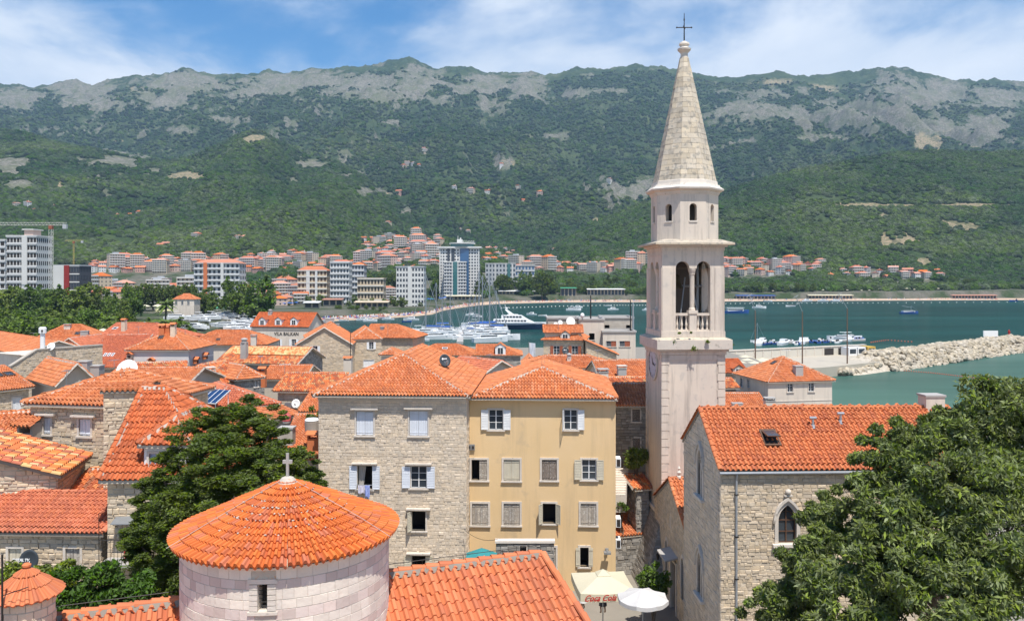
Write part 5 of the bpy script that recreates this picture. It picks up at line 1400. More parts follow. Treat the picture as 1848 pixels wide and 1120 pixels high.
# parasols
def parasol(name, label, base, r, hgt, m, sides=8, rise=.35, sq=False, valance=.15, tier=False, rot=0, text=None, asp=1.0):
    root = thing(name, label, 'parasol', base); b = Vector(base); mb = MB(); mb.tube([b, b+Vector((0,0,hgt+rise))], .03, 8); mb.build('pole', M_GRY, root)
    mb = MB(); mb.lathe([(.28,0),(.28,.07),(.06,.10)], base, 12); mb.build('base', M_CON, root)
    n = 4 if sq else sides; pts = []
    for k in range(n):
        t = rot+2*math.pi*(k+.5)/n; pts.append(Vector((r*math.cos(t)*(1.414 if sq else 1), r*math.sin(t)*(1.414 if sq else 1)*asp, 0)))
    top = b+Vector((0,0,hgt+rise)); mb = MB()
    for k in range(n):
        a, c = b+pts[k]+Vector((0,0,hgt)), b+pts[(k+1) % n]+Vector((0,0,hgt)); m_ = 5; sub = 4; prev = None
        for i in range(m_+1):
            f = i/m_; row = []
            for j in range(sub+1):
                g = j/sub; p = top.lerp(a.lerp(c, g), f); p.z -= .10*r*math.sin(math.pi*f)*0+.06*r*math.sin(math.pi*g)*f*f; row.append(p)
            if prev:
                for j in range(sub): mb.quad(prev[j], prev[j+1], row[j+1], row[j], .5)
            prev = row
        for j in range(sub): mb.quad(prev[j], prev[j+1], prev[j+1]-Vector((0,0,valance)), prev[j]-Vector((0,0,valance)), .5)
    mb.build('canopy', m, root)
    if tier:
        mb = MB(); q = [b+p*.24+Vector((0,0,hgt+rise*.82)) for p in pts]; tp_ = top+Vector((0,0,.16))
        for k in range(n): mb.add([q[k], q[(k+1) % n], tp_], [(0,1,2)], .5); mb.quad(q[k], q[(k+1) % n], q[(k+1) % n]-Vector((0,0,.08)), q[k]-Vector((0,0,.08)), .5)
        mb.build('vent_tier', m, root)
    mb = MB()
    for k in range(n): mb.tube([top-Vector((0,0,.12)), b+pts[k]*.98+Vector((0,0,hgt-.02))], .012, 4)
    mb.build('rib', M_GRY, root); return root
M_CRMC = mat('cream_canvas', (.74,.68,.50), ns=1.5, col2=(.66,.61,.46), trans=.25)
M_WHTC = mat('white_canvas', (.72,.70,.68), ns=1.5, trans=.25)
M_TEAL = mat('teal_canvas', (.04,.26,.27), ns=1.5, trans=.1)
M_YELC = mat('pale_yellow_canvas', (.72,.66,.36), trans=.2)
M_GRNC = mat('green_canvas', (.08,.36,.20), trans=.2)
M_REDC = mat('red_canvas', (.60,.05,.04), trans=.15)
M_BLUC = mat('blue_canvas', (.06,.16,.50), trans=.15)
p = at(869, 996, 47.0); parasol('parasol', 'teal octagonal parasol at the foot of the pale stone house', (p.x, p.y, p.z-2.3), .98, 2.15, M_TEAL, 8, .42, valance=.08)
cz = 12.9-5.2
pc = at(1088, 1046, 43.5)
ps = parasol('parasol', 'large square cream parasol with red drink lettering on its valance', (pc.x, pc.y, 5.0), 1.50, pc.z-5.0-.1, M_CRMC, sq=True, rise=.55, valance=.42, tier=True, rot=.09, asp=1.0)
def text_on(body, p, u, n, size, m, name, parent, shear=.3, ext=.01, align='CENTER', sx=1.0):
    cu = bpy.data.curves.new(name, 'FONT'); cu.body = body; cu.size = size; cu.align_x = align; cu.align_y = 'CENTER'; cu.extrude = ext; cu.shear = shear; cu.offset = .006
    t = bpy.data.objects.new('tmp_text', cu); COL.objects.link(t); dg = bpy.context.evaluated_depsgraph_get(); me = bpy.data.meshes.new_from_object(t.evaluated_get(dg)); bpy.data.objects.remove(t)
    me.materials.clear(); me.materials.append(m); u = Vector(u).normalized(); n = Vector(n).normalized(); v = n.cross(u)
    MM = Matrix(((u.x*sx,v.x,n.x,p[0]),(u.y*sx,v.y,n.y,p[1]),(u.z*sx,v.z,n.z,p[2]),(0,0,0,1))); return link(name, me, parent, M=MM)
dvec = Vector((math.cos(.09), math.sin(.09), 0)); nv = Vector((math.sin(.09), -math.cos(.09), 0))
tp0 = Vector((pc.x, pc.y, pc.z-.1-.26))+nv*(1.50+.10)
text_on('Coca Cola', (tp0.x-.48, tp0.y, tp0.z), dvec, nv, .46, mat('red_print', (.50,.012,.012)), 'lettering', ps, shear=.5, ext=.004, sx=.86)
p = at(1160, 1076, 40.5); parasol('parasol', 'white octagonal parasol beside the creeper at the tower foot', (p.x, p.y, 5.0), 1.32, p.z-5.0, M_WHTC, 8, .42, valance=.2)
# ---------------------------------------------------------------- old town, the other houses
# grey stone house in the alley
h = H('stone_house', 'narrow grey stone house with two small brown-shuttered windows in the alley beside the tower', (1088,731), (1215,731), 15.9, 7, 1.15, 'gx', ov=.3, wall_m=M_MORD, st=ST_GREY, tile=T_OR, k=5, tl=.34)
h.win('f', 1141, 1155, 738, 760, sh='closed', m=M_WDD, louv=False); h.win('f', 1142, 1155, 790, 808, sh='closed', m=M_WDD, louv=False); h.build()
h = H('house', 'orange hipped roof right behind the yellow house, with a small round vent', (942,664), (1114,664), 14.4, 8.5, 1.15, 'hip', tile=T_OR, wall_m=M_MOR, k=4, hipk=.75); h.build()
chimney(h, 1027, 651, .5, .5, .35, 'pot')
h = H('house', 'long orange roof touching the bell tower below the water', (1085,684), (1225,682), 14.3, 8.5, 1.6, 'gx', tile=T_OR, wall_m=M_CRM, k=4); h.build()
chimney(h, 1122, 681, .9, .7, 1.0, 'cap', M_CON)
h = H('house', 'low rubble roof edge with white stones between the orange roofs beside the tower', (1068,697), (1205,695), 15.0, 4, .6, 'gx', tile=T_OLD, wall_m=M_MOR, st=ST_GREY); h.build(); chimney(h, 1088, 690, .9, .8, 1.0, 'cap', M_STW)
h = H('house', 'small salmon roof with white edging squeezed behind the two tall houses', (865,680), (942,672), 14.9, 7, 1.5, 'gy', tile=T_SA, wall_m=M_CRM, k=4); h.build(); chimney(h, 886, 668, .4, .4, .4, 'slab', M_STW)
h = H('house', 'salmon roof with white skylight strips behind the pale stone house', (806,690), (876,690), 14.2, 9, 1.9, 'gy', tile=T_SA, wall_m=M_CRM, k=4); h.build(); skylight(h, 845, 668, 1.6, .8, m=M_WHT)
h = H('house', 'hipped orange roof at the marina edge with a round skylight', (745,641), (858,641), 12.5, 8.5, 1.55, 'hip', tile=T_OR, wall_m=M_ST, tw=.25, hipk=.8, mort=False); h.build(); skylight(h, 803, 629, .9, .6, m=M_WHT)
h = H('house', 'stone house with an orange roof and one white dormer at the marina edge', (858,641), (943,641), 12.5, 8, 1.5, 'hr', tile=T_OR, wall_m=M_MOR, st=ST_GREY, tw=.25, mort=False); h.build()
def dormer(h, px, py, w, hh, m, wm=M_WHB, tri=True):
    """A roof dormer with its own little gable, set where the photo pixel of its foot meets the roof."""
    p, n = h.rhit(px, py); e, nn = h.e, h.n; F = lambda x, y, z: p+e*x+nn*y+Vector((0,0,z))
    mb = MB(); mb.box(-w/2, w/2, 0, 2.2, -.3, hh, .5, F=F); mb.add([F(-w/2,0,hh),F(w/2,0,hh),F(0,0,hh+w*.3)], [(0,1,2)], .5); d = mb.build('dormer', m, h.rf)
    mb = MB(); o = w/2+.12
    for s_ in (-1, 1): mb.hexa([F(s_*o,-.15,hh-.06),F(0,-.15,hh+w*.36),F(0,2.8,hh+w*.36),F(s_*o,2.8,hh-.06),F(s_*o,-.15,hh+.02),F(0,-.15,hh+w*.36+.08),F(0,2.8,hh+w*.36+.08),F(s_*o,2.8,hh+.02)])
    mb.build('dormer_roof', h.tile, d)
    mb = MB(); mb.box(-w*.26, w*.26, -.03, -.01, hh*.12, hh*.88, F=F); mb.build('pane', M_GLS, d)
    mb = MB(); mb.box(-w*.33, -w*.25, -.05, 0, hh*.06, hh*.94, F=F); mb.box(w*.25, w*.33, -.05, 0, hh*.06, hh*.94, F=F); mb.box(-.03,.03,-.05,-.03,hh*.1,hh*.9,F=F); mb.box(-w*.33,w*.33,-.06,0,hh*.9,hh*.98,F=F); mb.build('window_frame', M_WHT, d)
dormer(h, 903, 640, 1.7, 1.3, M_WHT)
h = H('house', 'tiny orange gable peak showing over the ridges beside the flag', (944,655), (968,655), 13.0, 5, .9, 'gy', tile=T_OR, wall_m=M_CRM, mort=False); h.build()
# red-shuttered house, its annex, and the concrete block behind
h = H('house', 'stone house with red-brown shutters and a dark dish between its windows', (976,613), (1057,614), 15.0, 9, 2.0, 'hip', ov=.4, tile=T_OR, wall_m=M_MOR, st=dict(ST_RUB, h=(.2,.3)), tw=.25, mort=False, hipk=.9)
h.win('f', 999, 1010, 624, 642, sh='open', m=M_RSH); h.win('f', 1032, 1043, 624, 642, sh='open', m=M_RSH); h.build(); dormer(h, 1020, 611, 1.6, .8, M_CRM); HK = h
p_, u__, o__ = onwall(h, 'f', 1021, 640); dish('dark grey satellite dish between the red-brown shuttered windows', p_+o__*.5, .62, 15, 15, M_DISH, mark=True)
h = H('house', 'narrow sloping orange roof falling away beside the red-shuttered house', (1055,640), (1117,640), 12.8, 6, 2.4, 'shedr', tile=T_OR, wall_m=M_ST, st=ST_RUB, tw=.25, mort=False); h.build()
h = H('house', 'orange roof strip standing behind the red-shuttered house', (981,600), (1053,600), 16.2, 4, 1.2, 'gx', tile=T_OR, wall_m=M_CRM, mort=False, tw=.25); h.build()
M_CONB = mat('stained_concrete', (.50,.45,.38), ns=.8, col2=(.36,.31,.26), na=1, bump=.1)
def flat(name, label, x0, x1, y, Y, D, m, wins=(), zb=4.5, par=.25, **k):
    z = EYE-(y-HZ)/FOC*Y; h = H(name, label, tuple(at(x0, y, Y)), tuple(at(x1, y, Y)), z, D, 0, 'flat', zb=zb, ov=0, wall_m=m, cat='building', **k)
    for w in wins: h.win('f', *w[:4], **(w[4] if len(w) > 4 else {}))
    h.build(); mb = MB(); F = lambda a, d, z_: h.L(a, d, h.z+z_); t = .18
    mb.box(-t, h.W+t, -t, .12, -.05, par, F=F); mb.box(-t, h.W+t, D-.12, D+t, -.05, par, F=F); mb.box(-t, .12, .12, D-.12, -.05, par, F=F); mb.box(h.W-.12, h.W+t, .12, D-.12, -.05, par, F=F)
    mb.build('parapet', M_CON, h.root); return h
hb = flat('concrete_building', 'stained flat-roofed building behind the small satellite dishes', 989, 1048, 575, 147, 8, M_CONB)
flat('concrete_building', 'cream stair block with one dark window in the middle of the flat-roofed group', 1047, 1090, 577, 143, 9, M_CRM, [(1063,1073,601,613,dict(dark=True,frame=.1))])
flat('concrete_building', 'weathered top storey with two small openings set back above the brown windows', 1089, 1143, 574, 150, 8, M_CONB, [(1091,1100,586,594,dict(dark=True,frame=.02,sill=False)),(1130,1137,586,593,dict(dark=True,frame=.02,sill=False))])
flat('concrete_building', 'cream block with two wide brown windows below a projecting ledge', 1088, 1147, 599, 142, 7, M_CRM, [(1094,1112,615,625,dict(sh='halfR',m=M_RSH)),(1118,1137,615,625,dict(sh='halfR',m=M_RSH))])
for (x, y, r, lab) in ((1003,586,.42,'smaller white dish at the far end of the row of three on the flat roof'),(1011,583,.45,'middle white dish of the row of three on the flat roof'),(1030,586,.85,'big white dish at the near end of the row of three on the flat roof')):
    p = at(x, y, 139); dish(lab, (p.x, p.y, p.z-.4), r, 8, 25)
def mast(name, label, px, y0, y1, Y, r=.08, m=None, arms=(), cat='mast'):
    p, q = at(px, y1, Y), at(px, y0, Y); root = thing(name, label, cat, p); mb = MB(); mb.tube([p, q], [r, r*.6], 6); mb.build('pole', m or M_GRY, root)
    for (f, w) in arms: c = p.lerp(q, f); mb = MB(); mb.tube([c-Vector((w,0,0)), c+Vector((w,0,0))], r*.5, 5); mb.build('cross_arm', m or M_GRY, root)
    return root
mast('lamp_post', 'single tall post rising behind the flat-roofed building', 1066, 533, 575, 147, .16, M_IRON)
mast('lamp_post', 'first of the twin posts beside the flat-roofed building', 1138, 541, 600, 146, .14, M_IRON); mast('lamp_post', 'second of the twin posts, nearer the bell tower', 1142.5, 545, 600, 146, .22, M_GRY)
root = thing('radome', 'small white round radar dome on the flat roof', 'radar dome', at(1051, 575, 142)); mb = MB(); c = at(1051, 569, 142); mb.ellipsoid(c, .38, .38, .45, 12, 8); mb.build('dome', M_WHT, root, smooth=True); mb = MB(); mb.tube([at(1051,578,142), at(1051,573,142)], .1, 8); mb.build('foot', M_GRY, root)
# banner
root = thing('banner', 'tall white banner flag on its pole by the marina', 'banner', at(955, 655, 150)); mb = MB(); a, b = at(955, 618, 150), at(966, 619, 150); c, d = at(967, 648, 150), at(957, 648, 150); P0 = []
for j in range(7):
    f = j/6; l, r = a.lerp(d, f), b.lerp(c, f); P0.append([l.lerp(r, g)+Vector((0,.25*math.sin(g*5+f*3),0)) for g in (0,.33,.66,1)])
for j in range(6):
    for i in range(3): mb.quad(P0[j][i],P0[j][i+1],P0[j+1][i+1],P0[j+1][i])
mb.build('cloth', M_WHB, root, smooth=True); mb = MB(); mb.tube([at(955,660,150), at(954.5,616,150)], .07, 6); mb.build('pole', M_GRY, root)

# big stone gable and its wings
h = H('stone_house', 'big stone house with a gable wall, white-shuttered window and a door with cooler', (533,622), (637,621), 15.5, 11, 2.55, 'gy', ov=.15, tile=T_OR, wall_m=M_MOR, st=dict(ST_RUB, m=M_ST), k=4)
h.win('f', 564, 573, 624, 641, sh='open', m=M_WHT); h.win('f', 561, 575, 661, 684, sh='closed', m=M_WHB); h.build(); HI = h
ac('air conditioner beside the lower door of the big stone gable', h, 'f', 554, 669, .8, .8)
h = H('stone_house', 'stone wing with a wide white-shuttered window under a hipped orange roof', (632,612), (691,611), 15.9, 8, 1.7, 'hip', ov=.2, tile=T_OR, wall_m=M_MOR, st=ST_RUB, k=4, hipk=.8)
h.win('f', 666, 674, 617, 630, sh='open', m=M_WHT); h.win('f', 656, 675, 649, 662, sh='closed', m=M_WHT); h.build()
h = H('stone_house', 'far stone wing with a long orange hipped roof above the yachts', (655,609), (749,610), 15.0, 9, 2.1, 'hr', ov=.5, tile=T_OR, wall_m=M_MOR, st=ST_RUB, tw=.25, mort=False); h.build()
chimney(h, 690, 594, .6, .6, .4, 'slab', M_GRY)
h = H('house', 'orange roof piece with two small chimneys behind the big stone gable', (553,612), (645,610), 15.6, 9, 2.5, 'hip', tile=T_OR, wall_m=M_CRM, tw=.25, mort=False); h.build(); chimney(h, 609, 596, .5,.5,1.0,'slab',M_CON); chimney(h, 627, 594, 1.4,.6,1.2,'slab',M_CON)
h = H('house', 'low orange lean-to roof and cream chimney at the foot of the stone wing', (683,640), (720,640), 14.2, 5, .8, 'hip', tile=T_OR, wall_m=M_CRM, k=4); h.build()
root = thing('vent_stack', 'cream square vent stack with tiled hood beside the stone wing', 'chimney', at(628, 668, 112)); chimney_at(root, at(628, 668, 112), Vector((1,0,0)), 1.1, .9, 1.5, 'hood', M_CRM)
mast('drainpipe', 'dark drainpipe between the stone gable and its wing', 632.5, 598, 668, 115.5, .07, M_IRON, cat='pipe')
# villa with lettering and three dormers
h = H('villa', 'cream villa with raised name lettering, three arched dormers and an orange roof', (451,589), (557,590), 14.9, 9, 2.9, 'gx', ov=.3, tile=T_RD, wall_m=M_CRM, tw=.27, mort=False)
for x in (472.5, 501.5, 530.5): h.win('f', x-4, x+4, 612, 624, sh='open', m=M_WHT, frame=.15)
h.build(); HV = h
for x in (473, 502, 530): dormer(h, x, 587, 1.55, 1.25, M_WHT)
p_, u__, o__ = onwall(h, 'f', 517, 602.5); text_on('VILA BALKAN', p_+o__*.03, u__, o__, 1.0, M_IRON, 'lettering', h.root, shear=0, sx=.92, ext=.03)
chimney(h, 488, 567, .8, .8, .5, 'pot', M_CON)
mb = MB(); O, u, out, w = h.face('f'); F = lambda x, y, z: O+u*x+out*y+Vector((0,0,z-O.z)); mb.box(-.1, w+.1, 0, .18, h.z-.55, h.z-.3, F=F); mb.build('cornice', M_STW, h.root)
# roof with the pale band
h = H('house', 'old house whose orange roof carries a band of pale yellow tiles', (388,654), (535,657), 14.4, 9, 1.75, 'gx', tile=T_OLD, tile2=(T_YEL, .52), wall_m=M_MORD, st=ST_GREY, k=5); h.build(); chimney(h, 441, 646, .75, .7, 2.0, 'pot', M_CON)
h = H('house', 'small hipped orange roof with a dark little window below the pale-banded roof', (424,685), (479,680), 14.6, 7, 1.3, 'hip', tile=T_OR, wall_m=M_MOR, st=ST_GREY, k=5); h.win('f', 459, 465, 686, 698); h.build()
root = thing('vent_stack', 'brown square vent with a little tiled gable at the corner of the pale-banded roof', 'chimney', at(474, 690, 88)); chimney_at(root, at(474, 690, 88), Vector((1,0,0)), .7, .7, 1.3, 'hood', M_CLAY)
h = H('house', 'orange old roof sloping under the pale-banded one', (470,684), (548,684), 13.6, 8, 1.2, 'gx', tile=T_OR, wall_m=M_MOR, k=4); h.build()
h = H('house', 'grey-walled house with two blue windows and an old mottled roof', (317,682), (373,683), 14.7, 8, 1.25, 'hip', tile=T_OLD, wall_m=M_MOR, st=ST_GREY, k=5)
h.win('f', 329, 337, 688, 702, frame=.13); h.win('f', 352, 360, 688, 700, frame=.13); h.build()
h = H('house', 'old mottled roof with white mortar joints behind the solar panel', (362,694), (432,689), 14.2, 10, 2.0, 'hl', tile=T_OLD, wall_m=M_MOR, k=5); h.build(); chimney(h, 378, 690, .95, .8, 1.3, 'cap', M_CON)
h = H('house', 'long salmon and orange roof with the big round white dish', (158,707), (322,707), 15.4, 11, 1.5, 'gx', tile=T_OR, wall_m=M_MOR, k=5); h.build()
dish('very large plain white dish on the long salmon roof', h.rhit(229, 690)[0], .98, 5, 30)
h = H('house', 'dark mottled old roof with a missing tile behind the large white dish', (236,692), (334,688), 14.7, 9.5, 1.6, 'gx', tile=T_OLD, wall_m=M_MOR, k=5); h.build()
h = H('house', 'salmon roof in the middle with the solar panel standing on it', (352,741), (507,727), 14.8, 9.5, 1.35, 'hip', tile=T_SA, wall_m=M_PNK, k=5, near=False); h.build()
# solar panel
root = thing('solar_panel', 'tilted blue solar collector of five panels on a white frame', 'solar panel', at(378, 722, 62)); c = at(378, 714, 62.5); u = Vector((.93,-.36,0)).normalized(); v = Vector((.30,.82,.42)).normalized(); nn = u.cross(v)
F = lambda x, y, z: c+u*x+v*y+nn*z; mb = MB(); mb.box(-1.35,1.35,-.95,.95,-.06,0,F=F); mb.build('frame', M_WHT, root); M_PV = mat('panel_glass', (.02,.05,.13), rough=.15, spec=.6)
for i in range(5): mb = MB(); x = -1.33+i*.535; mb.box(x+.03,x+.505,-.9,.9,.002,.03,F=F); mb.build('panel', M_PV, root)
for i in range(6): mb = MB(); x = -1.33+i*.535; mb.box(x-.012,x+.028,-.93,.93,.002,.05,F=F); mb.build('rail', M_WHT, root)
mb = MB(); 
for x in (-1.2, 1.2): mb.tube([F(x,.8,-.05), F(x,.8,-.05)-Vector((0,0,1.3))], .03, 5); mb.tube([F(x,-.8,-.05), F(x,-.8,-.05)-Vector((0,0,.6))], .03, 5)
mb.build('stand', M_WHT, root)
dish('black dish with a white emblem below the solar panel', at(362, 740, 60), .48, 10, 20, M_DISH, mark=True)
h = H('house', 'small roof with white verge stones under the solar panel', (322,728), (358,726), 15.0, 4, .9, 'gy', tile=T_SA, wall_m=M_MOR, k=5); h.build()
h = H('house', 'house with an orange gable roof and a round white dish on its rubble wall', (492,705), (608,706), 14.9, 8, 1.2, 'gx', tile=T_OLD, wall_m=M_MOR, st=ST_RUB, k=5, ov=.35); h.build()
p_, u__, o__ = onwall(h, 'f', 537, 728); dish('white round dish on the rubble wall left of the pale stone house', p_+o__*.5-Vector((0,0,.4)), .42, 0, 20)
p_, u__, o__ = onwall(h, 'f', 525, 735); wallbox('air_conditioner', 'grey cooler unit beside the round dish on the rubble wall', 'air conditioner', h, 'f', 524, 732, .7, .7, .5, M_GRY, acx)
h = H('house', 'low orange lean-to roof close against the pale stone house', (538,742), (592,742), 14.4, 4, 1.0, 'shed', tile=T_OR, wall_m=M_MOR, st=ST_RUB, k=5); h.build()
h = H('house', 'tiny orange roof beside the pink parasol', (490,757), (543,746), 14.0, 3.5, .8, 'shed', tile=T_OR, wall_m=M_MOR, k=5); h.build()
parasol('parasol', 'small closed pink parasol on a roof terrace behind the conifer', tuple(at(517, 762, 58)), .32, .45, mat('pink_canvas', (.75,.16,.17), trans=.2), 6, .5, valance=.3)
h = H('house', 'sunken orange roofs beside the pale stone house', (500,830), (584,828), 13.0, 8, 1.7, 'shed', tile=T_OR, wall_m=M_MOR, k=5); h.build(); HS = h
root = thing('vent_stack', 'square concrete vent stack nearest the conifer top', 'chimney', at(518, 788, 54)); chimney_at(root, at(518, 788, 54), Vector((1,0,0)), .95, .8, .6, 'slab', M_CONB)
root = thing('vent_stack', 'wide round concrete vent stack close to the stone house wall', 'chimney', at(563, 776, 55)); mb = MB(); c = at(563, 776, 55); mb.lathe([(.48,0),(.5,.62),(.42,.66),(.42,.72)], c, 16); mb.build('drum', M_CONB, root); mb = MB(); mb.lathe([(.5,.70),(.4,.82),(.05,.86)], c, 16); mb.build('lid', M_WHT, root)
root = thing('vent_stack', 'clay hood with a dark opening on the sunken orange roofs', 'chimney', at(566, 800, 53)); chimney_at(root, at(566, 798, 53), Vector((1,0,0)), .7, .6, .3, 'hood', M_CLAY)
h = H('house', 'house with rubble walls hidden between the conifer and the stone house', (470,768), (590,768), 12.9, 5, .5, 'gx', tile=T_OLD, wall_m=M_MOR, st=ST_RUB, k=5); h.build()
# hip house with clay hoods
h = H('house', 'pale house with a steep hipped orange roof and clay-hooded wall vents', (224,631), (343,631), 16.0, 9.2, 2.3, 'hip', ov=.3, tile=T_OR, wall_m=M_LIL, k=4, tl=.34); h.build(); HE = h
chimney(h, 313, 606, .6, .6, 1.3, 'hood', M_STP); chimney(h, 293, 603, .7, .6, .9, 'hood', M_CLAY); chimney(h, 301, 600, .9, .6, .7, 'hood', M_CLAY); skylight(h, 291, 609, .7, .8)
for (sd, x, y) in (('f',236,642),('f',275,652),('r',350,651),('r',367,643)):
    p_, u__, o__ = onwall(h, sd, x, y); F = lambda a, b, c_: p_+u__*a+o__*b+Vector((0,0,c_)); mb = MB(); mb.box(-.32,.32,0,.5,-.35,.25,F=F); q = mb.build('wall_vent', M_CLAY if x > 240 else M_MOR, h.root)
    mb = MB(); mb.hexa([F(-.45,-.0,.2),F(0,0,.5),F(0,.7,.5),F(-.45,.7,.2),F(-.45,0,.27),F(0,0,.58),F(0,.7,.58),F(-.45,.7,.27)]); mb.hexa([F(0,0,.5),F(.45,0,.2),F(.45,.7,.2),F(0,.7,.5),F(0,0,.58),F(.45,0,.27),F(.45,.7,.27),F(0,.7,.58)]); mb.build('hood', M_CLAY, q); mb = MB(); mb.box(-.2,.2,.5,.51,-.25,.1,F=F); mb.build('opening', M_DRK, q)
h = H('house', 'long salmon-tiled house with a blue-grey wall and a stone chimney', (170,611), (300,613), 15.4, 11, 2.3, 'hr', tile=T_SA, wall_m=mat('blue_render', (.46,.50,.56)), k=4, tw=.25, mort=False); h.build(); chimney(h, 224, 597, .7, .6, 1.6, 'hood', M_STP); skylight(h, 208, 593, .8, .8, m=M_WHT)
h = H('house', 'broad orange hipped roof in front of the park trees', (48,617), (178,615), 14.6, 11, 2.6, 'hip', tile=T_OR, wall_m=M_CRM, k=4, tw=.25, mort=False, hipk=.8); h.build(); chimney(h, 153, 607, 1.2, .8, .9, 'slab', M_CON); chimney(h, 122, 593, 1.0, .7, .5, 'cap', M_STW); skylight(h, 140, 602, .8, .9)
h = H('house', 'orange hipped roof behind the steep one, towards the boat yard', (325,623), (480,622), 14.0, 11, 2.2, 'hip', tile=T_OR, wall_m=M_CRM, k=4, tw=.25, mort=False, hipk=.8); h.build(); chimney(h, 458, 622, .9, .7, 1.4, 'cap', M_STW); skylight(h, 394, 613, .7, .8)
# stone parapet wall building
def parapet():
    a, b, c = at(18, 662, 88), at(58, 631, 91), at(185, 623, 97.5); root = thing('stone_building', 'brown rubble-stone building with a sloping parapet, white stack and small dish', 'building', (b.x, b.y, 5))
    u = (c-a); u.z = 0; W = u.length; u.normalize(); out = Vector((u.y, -u.x, 0)); s1 = (b-a).dot(u); ww = wall(root, a, u, out, W, 4.5, [(0,a.z),(s1,b.z),(W,c.z)], [], M_MOR, st=dict(ST_RUB, h=(.2,.32)))
    mb = MB(); F = lambda s, o, z: Vector((a.x+u.x*s+out.x*o, a.y+u.y*s+out.y*o, z))
    for (s0, z0_, s1_, z1_) in ((0,a.z,s1,b.z),(s1,b.z,W,c.z)): mb.hexa([F(s0,.12,z0_),F(s1_,.12,z1_),F(s1_,-.4,z1_),F(s0,-.4,z0_),F(s0,.12,z0_+.14),F(s1_,.12,z1_+.14),F(s1_,-.4,z1_+.14),F(s0,-.4,z0_+.14)])
    mb.build('coping', M_CONB, root)
    mb = MB(); mb.add([F(0,-.4,4.5),F(W,-.4,4.5),F(W,-.4,c.z),F(s1,-.4,b.z),F(0,-.4,a.z)], [(0,1,2,3,4)]); mb.quad(F(W,.0,4.5),F(W,-9,4.5),F(W,-9,c.z-.6),F(W,0,c.z)); mb.quad(F(s1,-.4,b.z-.7),F(W,-.4,c.z-.7),F(W,-9,c.z-.7),F(s1,-9,b.z-.7)); mb.build('back_wall', M_CRM, root)
    p = at(77, 634, 93); mb = MB(); mb.lathe([(.34,0),(.34,.12),(.26,.14),(.26,2.1),(.42,2.15),(.42,2.7),(.3,2.85)], p, 12); mb.build('chimney', M_WHT, root)
    mb = MB(); 
    for k in range(4): t = k*math.pi/2+.4; q = p+Vector((.4*math.cos(t), .4*math.sin(t), 2.42)); mb.box(q.x-.08,q.x+.08,q.y-.08,q.y+.08,q.z-.12,q.z+.12)
    mb.build('vent', M_DRK, root)
    dish('small white dish beside the white round chimney stack', at(92, 634, 92), .5, 0, 30)
parapet()
h = H('house', 'cream gable peeping over the rubble-stone parapet', (100,627), (150,627), 15.2, 9, 1.4, 'gy', tile=T_SA, wall_m=M_CRM, k=4); h.build()
h = H('house', 'big plain salmon roof with three skylights and a white verge', (140,664), (232,662), 14.0, 13, 3.3, 'shed', tile=T_SA, wall_m=M_CRM, k=4); h.build()
for x in (190, 197, 204): skylight(h, x, 641, .3, 1.2, m=M_WHT)
h = H('house', 'cream house at the picture edge with an orange roof above the parapet', (-70,618), (38,641), 15.0, 9, 1.7, 'gx', tile=T_OR, wall_m=M_CRM, k=4); h.build()
h = H('stone_house', 'stone house at the picture edge with a skylight and white shutters', (-60,711), (63,697), 15.4, 10, 1.6, 'gx', tile=T_OR, wall_m=M_MOR, st=ST_RUB, k=5, near=False); h.win('f', 22, 39, 716, 744, sh='closed', m=M_WHT); h.build(); skylight(h, 16, 676, .8, .9); skylight(h, -4, 678, .8, .9)
h = H('house', 'orange roof with a stepped edge beside the concrete stack', (98,697), (178,690), 15.7, 8, 1.9, 'gy', tile=T_OR, wall_m=M_MOR, k=5); h.build()
root = thing('vent_stack', 'wide low concrete stack on the orange roofs at the parapet', 'chimney', at(158, 682, 73)); chimney_at(root, at(152, 682, 73), Vector((1,0,0)), 1.0, .9, 1.5, 'slab', M_CON); chimney_at(root, at(171, 676, 73.6), Vector((1,0,0)), 1.3, 1.0, .8, 'slab', M_CON)
# left foreground group
h = H('stone_house', 'stone house with two white-shuttered windows and an orange hipped roof', (37,727), (250,733), 18.93, 7, 1.25, 'hip', ov=.3, tile=T_OR, wall_m=M_MOR, st=ST_RUB, k=6, near=True, tl=.34)
h.win('f', 79, 92, 753, 783, sh='closed', m=M_WHB, cap=True, louv=False); h.win('f', 143, 164, 756, 786, sh='closed', m=M_WHB, cap=True, louv=False); h.build(); HN = h
p_, u__, o__ = onwall(h, 'f', 64, 768); F = lambda a, b, c_: p_+u__*a+o__*b+Vector((0,0,c_)); mb = MB(); mb.box(-.42,.42,0,.7,-.9,-.25,F=F); mb.box(-.42,-.3,0,.7,-.25,.25,F=F); mb.box(.3,.42,0,.7,-.25,.25,F=F); q = mb.build('wall_vent', M_CONB, h.root)
tiles(q, [F(-.55,.95,.15),F(.55,.95,.15),F(.55,0,.55),F(-.55,0,.55)], T_OR, .22, .34, 6)
HN2 = h = H('stone_house', 'tall rough stone gable rising beside the long red roof', (180,704), (262,702), 20.03, 2.9, .16, 'gx', ov=.12, tile=T_OR, wall_m=M_MOR, st=dict(ST_BIG, pieces=300, vis=9), k=6, mort=False); h.build()
HN3 = h = H('stone_house', 'stone house under a long steep red roof, with an iron balcony below', (177,865), (397,864), 17.07, 7.95, 3.14, 'hr', ov=.25, tile=T_RD, wall_m=M_MOR, st=dict(ST_BIG, pieces=300, vis=0), k=6, near=True, tw=.205, tl=.33, hipk=.95)
h.win('f', 238, 262, 950, 1004, dark=True, frame=.12); h.build()
